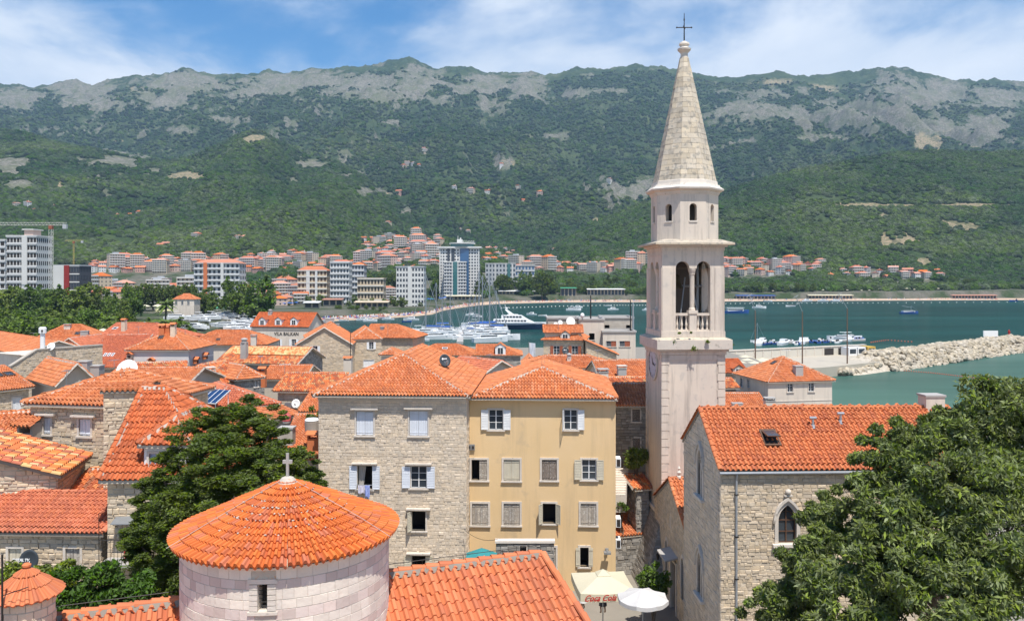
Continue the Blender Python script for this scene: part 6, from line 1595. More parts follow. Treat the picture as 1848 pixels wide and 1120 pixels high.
p_, u__, o__ = onwall(h, 'f', 238, 1004); F = lambda a, b, c_: p_+u__*a+o__*b+Vector((0,0,c_)); root = thing('balcony', 'small iron balcony with a red chair on the stone wall behind the conifer', 'balcony', p_)
mb = MB(); mb.box(-.9,.9,.03,.9,-.14,0,F=F); mb.build('floor_slab', M_CON, root); mb = MB()
for i in range(13): x = -.88+i*.146; mb.tube([F(x,.87,0),F(x,.87,.95)], .01, 4)
mb.tube([F(-.88,.87,.95),F(.88,.87,.95)], .016, 4); mb.tube([F(-.88,.05,.95),F(-.88,.87,.95)], .016, 4); mb.tube([F(-.88,.87,0),F(-.88,.87,2.0)], .016, 4); mb.build('railing', M_IRON, root)
root = thing('awning', 'grey corrugated awning above the iron balcony', 'awning', p_); mb = MB(); mb.hexa([F(-.6,.02,1.6),F(.6,.02,1.6),F(.6,.55,1.45),F(-.6,.55,1.45),F(-.6,.02,1.63),F(.6,.02,1.63),F(.6,.55,1.48),F(-.6,.55,1.48)]); mb.build('sheet', M_GRY, root); mb = MB(); mb.tube([F(-.55,.02,1.2),F(-.55,.5,1.45)], .015, 4); mb.tube([F(.55,.02,1.2),F(.55,.5,1.45)], .015, 4); mb.build('bracket', M_IRON, root)
root = thing('chair', 'red chair standing on the iron balcony', 'chair', F(.2,.5,0)); mb = MB(); mb.box(0,.42,.3,.7,.40,.44,F=F); mb.build('seat', M_REDC, root); mb = MB(); mb.box(0,.42,.26,.30,.44,.85,F=F); mb.build('backrest', M_REDC, root)
for x in (.02,.38):
    for y in (.3,.66): mb = MB(); mb.box(x,x+.03,y,y+.03,0,.40,F=F); mb.build('leg', M_REDC, root)
HN4 = h = H('house', 'white dormer house with pale hip lines beside the conifer', (247,801), (352,801), 18.4, 3.7, 1.0, 'hf', ov=.2, tile=T_RD, wall_m=M_WHT, k=6, tw=.23, near=False); h.win('f', 270, 293, 818, 866, sh='closed', m=mat('blue_shutter', (.32,.42,.62), rough=.6)); h.build()
for (c0, c1) in (((317,757),(347,790)),): pass
HU = h = H('stone_house', 'stone house under a patchwork roof of red, orange and yellow tiles', (110,857), (166,820), 16.6, 8.5, 1.4, 'gx', ov=.25, tile=T_MIX, wall_m=M_MOR, st=dict(ST_BIG), k=6, near=True, tw=.26, tl=.36, mort=False); h.stside['l'] = dict(ST_BIG, pieces=300); h.build()
h = H('house', 'orange roof at the picture edge above the patchwork roof', (-60,790), (41,784), 17.3, 5, .8, 'gx', tile=T_OR, wall_m=M_MOR, st=ST_RUB, k=6); h.build()
h = H('house', 'small dark orange roof wedged below the patchwork roof', (122,890), (190,889), 15.4, 2.2, .6, 'shed', tile=T_OLD, wall_m=M_MOR, k=6); h.build()
HVv = h = H('stone_house', 'low stone house with a smooth salmon tile roof and two shuttered windows', (-90,958), (186,961), 14.9, 4.6, 1.0, 'gx', ov=.25, tile=T_SA, wall_m=M_MOR, st=dict(ST_RUB, pieces=300, vis=8), k=6, near=True, tw=.185, tl=.27, mort=False)
h.win('f', 16, 40, 989, 1020, sh='closed', m=M_WDC, louv=False); h.win('f', 119, 145, 989, 1022, sh='closed', m=M_WD, louv=False); h.build()
p_, u__, o__ = onwall(h, 'f', 72, 1010); dish('big dark dish with white lettering on the low stone house', p_+o__*.7-Vector((0,0,.25)), .42, 0, 10, M_DISH)
text_on('TOTAL TV', p_+o__*1.2+Vector((0,0,.42)), Vector((1,0,0)), Vector((0,-1,.17)), .14, M_WHT, 'lettering', bpy.data.objects[[o.name for o in bpy.data.objects if o.name.startswith('satellite_dish')][-1]], shear=.1)
# hillside of filler roofs far left behind the parapet is hidden; right side houses
h = H('house', 'pale house by the sea with a hipped orange roof and two small windows', (1384,689), (1508,686), 12.5, 9.4, 2.6, 'hip', ov=.3, tile=T_OR, wall_m=M_CRM, k=4)
h.win('f', 1421, 1431, 692, 707, sh=None); h.win('f', 1459, 1469, 691, 706, sh=None); h.win('l', 1336, 1341, 683, 697); h.win('l', 1349, 1353, 686, 698); h.build(); chimney(h, 1440, 675, 1.0, .8, 1.0, 'slab', M_CON); skylight(h, 1397, 655, .8, .8)
p_, u__, o__ = onwall(h, 'f', 1391, 735); mb = MB(); O, u, out, w = h.face('f'); F = lambda x, y, z: Vector((O.x+u.x*x+out.x*y, O.y+u.y*x+out.y*y, z)); mb.box(0, w, 0, .05, 10.0, 10.1, F=F); mb.build('string_course', M_STW, h.root)
h = H('house', 'red roof with a small arched dormer next to the bell tower', (1296,673), (1352,672), 11.8, 7.5, 1.6, 'gx', tile=T_RD, wall_m=M_MOR, st=ST_RUB, k=4, mort=False); h.build(); dormer(h, 1333, 671, 1.6, .5, M_MOR)
h = H('house', 'low mottled roof in shade under the red roof next to the tower', (1290,700), (1335,699), 11.5, 5, .9, 'gx', tile=T_OLD, wall_m=M_MORD, k=4); h.build()
h = H('house', 'orange roof with a white triangular coping just over the church ridge', (1296,745), (1392,745), 12.0, 8, 1.4, 'gx', tile=T_OR, wall_m=M_CRM, k=4); h.build(); chimney(h, 1330, 737, 1.0, .5, .5, 'slab', M_STW); chimney(h, 1388, 741, .9, .8, 1.0, 'cap', M_STW)
h = H('house', 'row of clay tiles along a garden wall behind the church', (1350,744), (1510,744), 10.0, 4, .5, 'gx', tile=T_OR, wall_m=M_MOR, k=4); h.build()
# ---------------------------------------------------------------- bell tower
def tower():
    th = math.radians(3.9); e = Vector((math.cos(th), math.sin(th), 0)); n = Vector((-math.sin(th), math.cos(th), 0)); W = 4.31
    O = Vector((.18681*52, 52, 0)); root = thing('bell_tower', 'tall square stone bell tower with an octagonal lantern, stone spire and iron cross', 'bell tower', (O.x+W/2*e.x, O.y+W/2, 5))
    F = lambda x, y, z: O+e*x+n*y+Vector((0,0,z)); ZP = lambda py, Y=52.0: EYE-(py-HZ)/FOC*Y
    def face(side, ins, z=0):
        a = {'f': (ins,ins), 'r': (W-ins,ins), 'b': (W-ins,W-ins), 'l': (ins,W-ins)}[side]; u = {'f': e, 'r': n, 'b': -e, 'l': -n}[side]; return F(a[0], a[1], 0), u, Vector((u.y,-u.x,0)), W-2*ins
    z1 = ZP(640)
    # shaft with its recessed plaster panel between quoins
    zq = ZP(925)
    for sd in 'flrb':
        o, u, out, w = face(sd, .06); wall(root, o, u, out, w, 4.5, [(0,z1),(w,z1)], [], M_TOW, name='wall')
    for sd in 'fl':
        o, u, out, w = face(sd, .06); z = zq; k = 0; hq = .535
        while z < z1-.05:
            h2 = min(hq, z1-z); ln = .50 if k % 2 == 0 else .44
            for (a, b) in ((-.03, ln), (w-ln, w+.03)):
                if sd == 'l' and a > 1: continue
                mb = MB(); G = lambda s, d, zz_: Vector((o.x+u.x*s+out.x*d, o.y+u.y*s+out.y*d, zz_)); mb.box(a, b, .0, .055, z+.012, z+h2-.03, F=G); mb.build('quoin', M_TOW, root)
            z += h2; k += 1
        mb = MB(); mb.box(.5, w-.5, 0, .05, z1-.35, z1-.02, F=lambda s, d, z_: Vector((o.x+u.x*s+out.x*d, o.y+u.y*s+out.y*d, z_))); mb.build('string_course', M_TOW, root)
    # clock on the side face
    o, u, out, w = face('l', .06); c = o+u*(w/2)+out*.02+Vector((0,0,ZP(655,54))); mb = MB(); nn = 28; G = lambda r, t, d: c+u*(r*math.cos(t))+Vector((0,0,r*math.sin(t)))+out*d
    mb.add([G(1.0, 2*math.pi*i/nn, .05) for i in range(nn)], [tuple(range(nn))]); cl = mb.build('clock', mat('clock_face', (.55,.56,.60)), root); mb = MB()
    for i in range(nn):
        a, b = 2*math.pi*i/nn, 2*math.pi*(i+1)/nn; mb.quad(G(1.0,a,.09),G(1.0,b,.09),G(1.16,b,.09),G(1.16,a,.09)); mb.quad(G(1.16,a,.09),G(1.16,b,.09),G(1.16,b,0),G(1.16,a,0))
    mb.build('clock_rim', M_STW, cl); mb = MB()
    for i in range(12): t = math.pi*i/6; mb.quad(G(.78,t-.03,.07),G(.78,t+.03,.07),G(.94,t+.03,.07),G(.94,t-.03,.07))
    mb.quad(G(.08,1.5,.08),G(.08,-1.6,.08),G(.72,-.2,.08),G(.72,-.12,.08)); mb.quad(G(.06,3,.085),G(.06,0,.085),G(.5,1.9,.085),G(.5,2.05,.085)); mb.build('clock_hand', M_IRON, cl)
    # mouldings around the square tower
    def band(z0, z1_, o_, name, m=M_STW, r=.5):
        mb = MB(); mb.box(-o_, W+o_, -o_, W+o_, z0, z1_, r, F=F); return mb.build(name, m, root)
    band(z1, z1+.22, .04, 'frieze', M_TOW); band(z1+.22, z1+.36, .16, 'cornice', M_STW); band(z1+.36, ZP(613), .34, 'cornice', M_STW)
    # sloping top of the cornice
    zc = ZP(613); mb = MB(); a, b = -.34, W+.34; q = .05; mb.add([F(a,a,zc),F(b,a,zc),F(b,b,zc),F(a,b,zc),F(q,q,zc+.17),F(W-q,q,zc+.17),F(W-q,W-q,zc+.17),F(q,W-q,zc+.17)], [(0,1,5,4),(1,2,6,5),(2,3,7,6),(3,0,4,7),(4,5,6,7)], .5); mb.build('cornice_slope', M_SPIRE, root)
    zb_ = zc+.17; zf = ZP(598); band(zb_, zf, -.02, 'plinth', M_TOW)
    # belfry stage
    zt = ZP(452); ins = .10
    for sd in 'flr':
        o, u, out, w = face(sd, ins); c = w/2; hw = 1.155
        if sd == 'l': c = w/2
        zs, za = ZP(484), ZP(470.5)
        ops = [(c-hw, c+hw, zf+.02, zs, 'none'), (c-hw, c-.235, zs, zs+.46, 'round'), (c+.235, c+hw, zs, zs+.46, 'round')]
        wall(root, o, u, out, w, zf, [(0,zt),(w,zt)], ops, M_TOW, reveal=.5)
        P = lambda s, z, d: Vector((o.x+u.x*s+out.x*d, o.y+u.y*s+out.y*d, z)); mb = MB()
        for s_ in (c-hw, c+hw): mb.quad(P(s_,zf+.02,0),P(s_,zs,0),P(s_,zs,-.5),P(s_,zf+.02,-.5))
        mb.quad(P(c-.235,zs,0),P(c+.235,zs,0),P(c+.235,zs,-.5),P(c-.235,zs,-.5)); mb.build('reveal', M_TOW, root)
        # pilaster strips
        mb = MB(); mb.box(0,.60,.0,.05,zf+.0,zs+.05,F=lambda x,y,z: P(x,z,y)); mb.box(w-.60,w,.0,.05,zf,zs+.05,F=lambda x,y,z: P(x,z,y)); mb.box(.45,w-.45,.0,.035,zs+.86,zs+.95,F=lambda x,y,z: P(x,z,y)); mb.build('pilaster', M_TOW, root)
        mb = MB(); mb.lathe([(.21,0),(.21,.12),(.16,.2),(.155,zs-.42-(zf+1.35)),(.19,zs-.40-(zf+1.35)),(.19,zs-.34-(zf+1.35)),(.26,zs-.12-(zf+1.35)),(.28,zs-.0-(zf+1.35))], P(c, zf+1.35, -.25), 14); cm = mb.build('column', M_TOW, root)
        mb = MB(); mb.box(c-.24,c+.24,-.47,.02,zf,zf+1.15,F=lambda x,y,z: P(x,z,y)); mb.box(c-.30,c+.30,-.5,.07,zf+1.15,zf+1.35,F=lambda x,y,z: P(x,z,y)); mb.build('pedestal', M_TOW, root)
        zr = zf+1.02; mb = MB()
        for (a_, b_) in ((c-hw, c-.24), (c+.24, c+hw)):
            mb = MB(); mb.box(a_,b_,-.36,-.10,zr,zr+.16,F=lambda x,y,z: P(x,z,y)); mb.box(a_,b_,-.36,-.10,zf,zf+.10,F=lambda x,y,z: P(x,z,y)); rl = mb.build('balustrade', M_TOW, root)
            for i in range(3):
                s_ = a_+(b_-a_)*(i+.5)/3; mb = MB(); hh = zr-zf-.10; mb.lathe([(.075,0),(.075,.06),(.05,.1),(.085,hh*.35),(.045,hh*.62),(.045,hh*.8),(.075,hh-.08),(.075,hh)], P(s_, zf+.10, -.23), 10); mb.build('baluster', M_TOW, rl)
    # inside of the belfry
    mb = MB(); i_ = .62; zz0, zz1 = zf-.02, zt-.05
    mb.quad(F(i_,W-i_,zz0),F(W-i_,W-i_,zz0),F(W-i_,W-i_,zz1),F(i_,W-i_,zz1)); mb.quad(F(.1,.1,zz1),F(W-.1,.1,zz1),F(W-.1,W-.1,zz1),F(.1,W-.1,zz1)); mb.quad(F(.1,.1,zz0),F(W-.1,.1,zz0),F(W-.1,W-.1,zz0),F(.1,W-.1,zz0)); mb.build('belfry_inside', mat('dark_stone', (.16,.13,.11)), root)
    o, u, out, w = face('b', ins); wall(root, o, u, out, w, zf, [(0,zt),(w,zt)], [], M_TOW)
    mb = MB(); mb.lathe([(.02,.95),(.2,.92),(.3,.8),(.36,.45),(.45,.15),(.62,0),(.60,-.03)], F(1.55,2.2,ZP(520)), 20, cap=False); mb.build('bell', mat('bronze', (.10,.075,.04), rough=.5, metal=.7), root, smooth=True)
    mb = MB(); mb.tube([F(1.0,2.2,ZP(508)-.3),F(3.4,2.2,ZP(508)-.3)], .09, 6); mb.tube([F(1.45,1.0,zf),F(2.05,1.6,ZP(500))], .05, 6); mb.tube([F(3.0,1.0,zf),F(2.35,1.6,ZP(495))], .05, 6); mb.tube([F(1.2,2.6,zf),F(1.2,2.6,zt-.1)], .09, 6); mb.tube([F(3.2,2.6,zf),F(3.2,2.6,zt-.1)], .09, 6); mb.build('bell_frame', M_GRY, root)
    # upper cornice
    band(zt, zt+.25, -.06, 'frieze', M_TOW); band(zt+.25, ZP(441.5), .10, 'cornice'); 
    zc = ZP(441.5); band(zc, zc+.12, .46, 'cornice', M_SPIRE); mb = MB(); a, b = -.46, W+.46; q = .25; z_ = zc+.12; mb.add([F(a,a,z_),F(b,a,z_),F(b,b,z_),F(a,b,z_),F(q,q,z_+.26),F(W-q,q,z_+.26),F(W-q,W-q,z_+.26),F(q,W-q,z_+.26)], [(0,1,5,4),(1,2,6,5),(2,3,7,6),(3,0,4,7),(4,5,6,7)], .5); mb.build('cornice_slope', M_SPIRE, root)
    # octagonal lantern
    C = F(W/2, W/2, 0); R8 = 2.08; z0 = z_+.20; zt8 = ZP(351, 52.6)
    def oct_(r, k): t = th-math.pi/2+math.pi/8+k*math.pi/4; q = r/math.cos(math.pi/8); return Vector((C.x+q*math.cos(t), C.y+q*math.sin(t), 0))
    for k in range(8):
        a, b = oct_(R8, k-1), oct_(R8, k); u = (b-a); w = u.length; u.normalize(); out = Vector((u.y,-u.x,0)); zw0, zw1 = ZP(398, 52.3), ZP(367, 52.3)
        wall(root, a, u, out, w, z0, [(0,zt8),(w,zt8)], [(w/2-.24, w/2+.24, zw0, zw1, 'round')], M_TOW, reveal=.45)
        P = lambda s, z, d: Vector((a.x+u.x*s+out.x*d, a.y+u.y*s+out.y*d, z)); mb = MB(); mb.quad(P(w/2-.3,zw0-.1,-.46),P(w/2+.3,zw0-.1,-.46),P(w/2+.3,zw1+.1,-.46),P(w/2-.3,zw1+.1,-.46)); wn_ = mb.build('window', M_DRK, root)
        mb = MB(); mb.box(w/2-.28,w/2+.28,-.2,.05,zw0-.10,zw0,F=lambda x,y,z: P(x,z,y)); mb.build('sill', M_STW, wn_)
    def ring(prof, name, m): mb = MB(); mb.lathe([(r/math.cos(math.pi/8), z) for r, z in prof], (C.x, C.y, 0), 8, a0=th-math.pi/2+math.pi/8, cap=False, r=.5); return mb.build(name, m, root)
    y_ = lambda py: ZP(py, 53.0); ring([(R8,zt8),(R8+.08,zt8+.12),(R8+.10,zt8+.2),(R8+.34,zt8+.34),(R8+.36,zt8+.44),(R8+.12,zt8+.60),(R8+.08,zt8+.72),(R8-.02,y_(333)),(R8-.05,y_(326)),(R8-.20,y_(324))], 'cornice', M_STW)
    # spire of stone blocks
    zs0, zs1 = y_(326), ZP(104, 54.2); r0, r1 = 1.97, .27; rows = 24; rr = random.Random(6)
    mb = MB(); mb.lathe([(r0*.985/math.cos(math.pi/8),zs0),(r1*.97/math.cos(math.pi/8),zs1)], (C.x,C.y,0), 8, a0=th-math.pi/2+math.pi/8, cap=False, r=.5); sp_ = mb.build('spire', M_MORP, root); rest = MB()
    zz_ = [zs0+(zs1-zs0)*i/rows for i in range(rows+1)]
    for k in range(8):
        for i in range(rows):
            ra, rb = [r0+(r1-r0)*(z-zs0)/(zs1-zs0) for z in (zz_[i]+.008, zz_[i+1]-.008)]
            a0, a1, b0, b1 = oct_(ra, k-1), oct_(ra, k), oct_(rb, k-1), oct_(rb, k); wd = (a1-a0).length; nb = 1 if wd < .75 else (2 if wd < 1.25 else 3)
            cut = [0]+sorted(j/nb+rr.uniform(-.12,.12) for j in range(1, nb))+[1]
            for f0, f1 in zip(cut, cut[1:]):
                g = .006/wd; out = ((a0+a1)/2-C); out.z = 0; out.normalize(); p = rr.uniform(.0, .018)
                vs = [a0.lerp(a1, f0+g), a0.lerp(a1, f1-g), b0.lerp(b1, f1-g), b0.lerp(b1, f0+g)]
                for v, z in zip(vs, (zz_[i]+.008,)*2+(zz_[i+1]-.008,)*2): v.z = z
                vs += [v+out*p for v in vs]; vs[:4] = [v-out*.03 for v in vs[:4]]
                fs = [(4,5,6,7),(0,1,5,4),(1,2,6,5),(2,3,7,6),(3,0,4,7)]
                if k in (7, 0, 1): m_ = MB(); m_.add(vs, fs, rr.random()); m_.build('stone', M_SPIRE, sp_)
                else: rest.add(vs, fs, rr.random())
    rest.build('stonework', M_SPIRE, sp_, kind='stuff')
    mb = MB(); z = zs1; mb.lathe([(.27,-.05),(.24,.25),(.26,.32),(.44,.50),(.46,.60),(.30,.68),(.27,.78),(.36,.88),(.33,1.0),(.14,1.1),(.05,1.15)], (C.x,C.y,z), 20); mb.build('finial', M_STW, root)
    zt_ = z+1.1; ht = ZP(24, 54.3)-zt_; mb = MB(); mb.tube([(C.x,C.y,zt_),(C.x,C.y,zt_+ht)], [.05,.02], 6); zc = ZP(50, 54.3)
    mb.tube([(C.x-.5,C.y,zc),(C.x+.5,C.y,zc)], .035, 6); mb.tube([(C.x-.15,C.y-.45,zc-.05),(C.x+.15,C.y+.45,zc+.05)], .035, 6); mb.ellipsoid((C.x-.5,C.y,zc),.06,.06,.06,6,4); mb.ellipsoid((C.x+.5,C.y,zc),.06,.06,.06,6,4); mb.ellipsoid((C.x,C.y,ZP(36,54.3)),.05,.05,.12,6,4); mb.build('cross', M_IRON, root)
    # battered foot in rough stone with a roll moulding
    zf1, o1 = ZP(930), .0; mb = MB()
    band(zf1-.12, zf1+.12, .10, 'moulding', M_STW)
    zt2, zb2 = zf1-.12, 4.5; o2 = 1.6; A = [(-.0,-.0),(W,-.0),(W,W),(-.0,W)]; Bq = [(-o2,-o2),(W+o2,-o2),(W+o2,W+o2),(-o2,W+o2)]
    mb.add([F(x,y,zb2) for x, y in Bq]+[F(x,y,zt2) for x, y in A], [(0,1,5,4),(1,2,6,5),(2,3,7,6),(3,0,4,7)], .5); bt = mb.build('base', M_MORD, root)
    mb = MB(); rr = random.Random(9)
    for sd in (0, 3):
        p0, p1, q0, q1 = F(*Bq[sd], zb2), F(*Bq[(sd+1)%4], zb2), F(*A[sd], zt2), F(*A[(sd+1)%4], zt2); N_ = 34; nrm = (p1-p0).cross(q0-p0).normalized()
        if nrm.y > 0 and sd == 0: nrm = -nrm
        if sd == 3 and nrm.x > 0: nrm = -nrm
        for i in range(N_):
            f0, f1 = i/N_+.002, (i+1)/N_-.002; x = 0
            while x < 1:
                w_ = rr.uniform(.06,.14); x1 = min(1, x+w_); q = [p0.lerp(p1,x+.003).lerp(q0.lerp(q1,x+.003),f0), p0.lerp(p1,x1-.003).lerp(q0.lerp(q1,x1-.003),f0), p0.lerp(p1,x1-.003).lerp(q0.lerp(q1,x1-.003),f1), p0.lerp(p1,x+.003).lerp(q0.lerp(q1,x+.003),f1)]; x = x1; pz = nrm*rr.uniform(.01,.05)
                mb.add(q+[v+pz for v in q], [(4,5,6,7),(0,1,5,4),(1,2,6,5),(2,3,7,6),(3,0,4,7)], rr.random())
    mb.build('stonework', M_STG, bt, kind='stuff')
    # weeds growing from the ledge
    for (px, py, s_) in ((1253,628,.30),(1216,616,.16),(1277,617,.16),(1320,618,.35),(1247,600,.1),(1226,601,.1)):
        p = at(px, py, 51.75 if px < 1310 else 52.2); leafball('weed', 'tuft of weeds on the tower ledge' if 0 else None, None, p, s_, 90, F_LIGHT, .07, tagit=(px, py))
WEEDS = {(1253,628):'large hanging weed on the lower cornice of the bell tower',(1216,616):'small weed near the clock-side corner of the tower cornice',(1277,617):'small weed on the sea-side half of the tower cornice',(1320,618):'bushy weed sprouting from the sea-side corner of the tower cornice',(1247,600):'tiny weed below the central pedestal of the belfry',(1226,601):'tiny weed below the clock-side balusters of the belfry'}
F_LIGHT = fol_mat('foliage_light', (.13,.19,.04), (.20,.25,.06), .3)
F_MID = fol_mat('foliage_mid', (.095,.16,.034), (.155,.21,.05), .35)
F_DARK = fol_mat('foliage_dark', (.075,.122,.026), (.155,.19,.042), .40)
F_TREE = fol_mat('foliage_tree', (.15,.205,.055), (.25,.285,.10), .42)
M_BARK = mat('bark', (.14,.11,.085), ns=6, bump=.5, bs=20)
def leaves_np(centers, normals_from, size, n_per, rs, aspect=2.2, droop=.3, spread=None):
    """Leaf-sized faces scattered round clump centres; returns verts and quads."""
    n = len(centers); P = np.repeat(centers, n_per, 0); N = len(P)
    d = rs.normal(size=(N,3)); d /= np.linalg.norm(d, axis=1)[:,None]; sp = np.repeat(spread, n_per)[:,None]
    P = P+d*sp*rs.rand(N,1)**.4*np.array([1,1,.8])
    a = rs.normal(size=(N,3)); a += d*.9; a[:,2] -= droop; a /= np.linalg.norm(a, axis=1)[:,None]
    b = np.cross(a, rs.normal(size=(N,3))+np.array([0,0,.6])); b /= np.linalg.norm(b, axis=1)[:,None]
    s = size*rs.uniform(.6,1.25,(N,1)); L_ = a*s*aspect*.5; Wd = b*s*.5; up = np.cross(a, b)*s*.15
    V = np.stack([P-L_, P+Wd+up, P+L_, P-Wd+up], 1).reshape(-1, 3); Q = np.arange(N*4).reshape(-1, 4)
    return V, Q, np.repeat(rs.rand(n), n_per)*.7+rs.rand(N)*.3
def leafball(name, label, cat, p, r, n, m, sz, tagit=None, squash=.8):
    rs = np.random.RandomState(int(abs(p[0]*100)+abs(p[2]*10)) % 9999); k = max(3, n//12)
    c = rs.normal(size=(k,3)); c /= np.linalg.norm(c, axis=1)[:,None]; c = c*r*.7*rs.rand(k,1)**.5*np.array([1,.6,squash])+np.array(p)
    V, Q, rn = leaves_np(c, None, sz, max(4, n//k), rs, spread=np.full(k, r*.45))
    o = link(name, np_mesh(name, V, Q, rn, m), None); tag(o, label or WEEDS.get(tagit), cat or 'plant'); return o
tower()

# ---------------------------------------------------------------- gothic church beside the tower
def church():
    h = H('church', 'stone church with pointed windows, a plain orange gable roof and an open skylight', (1300,848), (1790,844), 16.0, 7.3, 2.35, 'gx', ov=.16, ovx=.06, tile=T_CH, wall_m=M_MOR, st=dict(ST_BIG, pieces=300, vis=9, h=(.11,.22), w=(.16,.48), p=.03), k=6, near=True, tw=.25, tl=.31, mort=False)
    O, u, out, w = h.face('f')
    a = h.hit('f', 1404, 980); b = h.hit('f', 1437, 910); op = (a[0], b[0], a[1], b[1], 'point'); h.ops['f'].append(op)
    Ol, ul, outl, wl_ = h.face('l'); gl = []
    h.stside['l'] = dict(ST_GREY, m=M_STP, p=.03)
    # two tall pointed openings in the shaded gable wall, one above the other
    for (zc, wd, hh) in ((EYE-(855-HZ)/FOC*41, 1.0, 2.5), (EYE-(1040-HZ)/FOC*41, 1.0, 2.3)):
        s = wl_/2; g = (s-wd/2, s+wd/2, zc-hh/2, zc+hh/2, 'point'); h.ops['l'].append(g); gl.append(g)
    h.build()
    def gothic(O, u, out, op, parts=3, q=.17, glass=M_GLS, mull=True):
        P = lambda s, z, d: Vector((O.x+u.x*s+out.x*d, O.y+u.y*s+out.y*d, z)); a, b, c, d = op[:4]
        fr = arch_ring(P, op, q, 0, .07).build('window', M_STW, h.root); mb = MB(); n = 16; w = b-a
        ss = [a+w*i/n for i in range(n+1)]
        for i in range(n): mb.quad(P(ss[i],c,-.2),P(ss[i+1],c,-.2),P(ss[i+1],optop(op,ss[i+1]),-.2),P(ss[i],optop(op,ss[i]),-.2))
        mb.build('pane', glass, fr); mb = MB()
        hood = arch_ring(P, (a-q,b+q,c+ (d-c)*.62,d+q*1.3,'point'), .09, 0, .16).build('hood_mould', M_STW, fr)
        mb = MB(); mb.box(a-q-.12,b+q+.12,0,.22,c-.14,c,F=lambda x,y,z: P(x,z,y)); mb.build('sill', M_STW, fr)
        mb = MB(); F = lambda x,y,z: P(x,z,y); m = (a+b)/2; sp_ = d-.866*w
        if mull:
            for s in (a+.02, m, b-.02): mb.box(s-.025,s+.025,-.19,-.14,c,min(optop(op,min(max(s,a+.03),b-.03)),d)-.02,F=F)
            for z in (c+.03, c+(sp_-c)*.5, sp_): mb.box(a,b,-.185,-.145,z-.02,z+.02,F=F)
            for s_ in (-1,1): mb.tube([P(m+s_*w*.5,sp_,-.165),P(m+s_*w*.25,sp_+w*.42,-.165),P(m,sp_+w*.5,-.165)], .018, 4)
            mb.build('glazing_bar', M_BRN, fr)
        else:
            mb.box(m-.08,m+.08,-.19,.0,c,sp_+.1,F=F); mb.build('mullion', M_STW, fr)
        return fr
    gothic(O, u, out, op)
    for g in gl: gothic(Ol, ul, outl, g, mull=False, glass=M_BRN)
    # carved boss over the window
    p, u_, o_ = onwall(h, 'f', 1421, 886); mb = MB(); mb.ellipsoid(p+o_*.1, .15, .15, .15, 10, 7); mb.build('boss', M_STW, h.root, smooth=True); mb = MB(); F = lambda x,y,z: p+u_*x+o_*y+Vector((0,0,z)); mb.box(-.2,.2,0,.16,-.22,-.14,F=F); mb.build('boss_ledge', M_STW, h.root)
    # gutter and drainpipe
    mb = MB(); F = lambda s, d, z: Vector((O.x+u.x*s+out.x*d, O.y+u.y*s+out.y*d, z)); mb.tube([F(-.1,.2,h.z-.14),F(w,.2,h.z-.14)], .07, 8); mb.build('gutter', M_ZINC, h.root)
    s, _ = h.hit('f', 1328, 900); mb = MB(); mb.tube([F(s,.2,h.z-.2),F(s,.09,h.z-.5),F(s,.09,4.6)], .055, 8); mb.build('drainpipe', M_ZINC, h.root)
    for i in range(5): mb = MB(); z = h.z-1.2-i*2; mb.box(s-.09,s+.09,0,.16,z,z+.05,F=F); mb.build('pipe_bracket', M_IRON, h.root)
    # open roof window
    skylight(h, 1389, 792, .82, 1.12, open_=.45)
    for (x, y, lab) in ((1467,770,'a'),(1517,762,'b')):
        p, n = h.rhit(x, y); mb = MB(); q = p+Vector((0,0,.0)); mb.tube([q-Vector((0,0,.1)), q+Vector((0,0,.48))], .06, 8); mb.tube([q+Vector((-.17,0,.46)), q+Vector((.17,0,.46))], .075, 8); f = mb.build('roof_vent', M_ZINC, h.rf); mb = MB(); mb.lathe([(.16,-.05),(.09,.12)], q, 10); mb.build('flashing', M_ZINC, f)
    p, n = h.rhit(1688, 742); chimney_at(h.rf, p+Vector((0,.4,0)), h.e, 1.0, .8, .75, 'slab', M_CRM)
    # verge coping on the gable
    mb = MB()
    for f in h.faces():
        a_, b_ = (f[3], f[0]) if f[0].y < f[2].y else (f[1], f[2])
    A0, B0, C0 = h.L(0,0), h.L(0,h.D/2,h.z+h.rise), h.L(0,h.D)
    for (p, q) in ((A0,B0),(B0,C0)):
        o = -h.e*.06; zz__ = Vector((0,0,1)); mb.hexa([p+o,p+h.e*.12,q+h.e*.12,q+o,p+o+zz__*.09,p+h.e*.12+zz__*.09,q+h.e*.12+zz__*.09,q+o+zz__*.09])
    mb.build('verge', M_CLAY, h.rf)
    # the chapel further along the lane
    E0 = Vector((O.x-.06, 0, 0)); x0 = O.x-.02; y0 = 45.0; h2 = House('chapel', 'lower stone chapel with slit windows and an orange roof between church and tower', (x0, y0, 10.6), (x0+12, y0+.6, 10.6), 10.6, 8.3, 2.2, 'gx', ov=.05, ovx=.04, wall_m=M_MOR, st=None, tile=T_OR, k=6, cat='chapel', mort=False)
    h2.stside['l'] = dict(ST_FINE, m=M_ST)
    Oc, uc, oc, wc = h2.face('l'); ops = []
    for (px0, px1, py0, py1) in ((1200,1207,978,1036),(1229,1236,1010,1078)):
        a = h2.hit('l', px0, py1); b = h2.hit('l', px1, py0); s0, s1 = min(a[0],b[0]), max(a[0],b[0]); m = (s0+s1)/2; ops.append((m-.32, m+.32, min(a[1],b[1]), max(a[1],b[1]), 'point'))
    s_, z_ = h2.hit('l', 1216, 1110); dr = (s_-.6, s_+.6, 4.9, 8.0); h2.ops['l'] += ops+[dr]; h2.build()
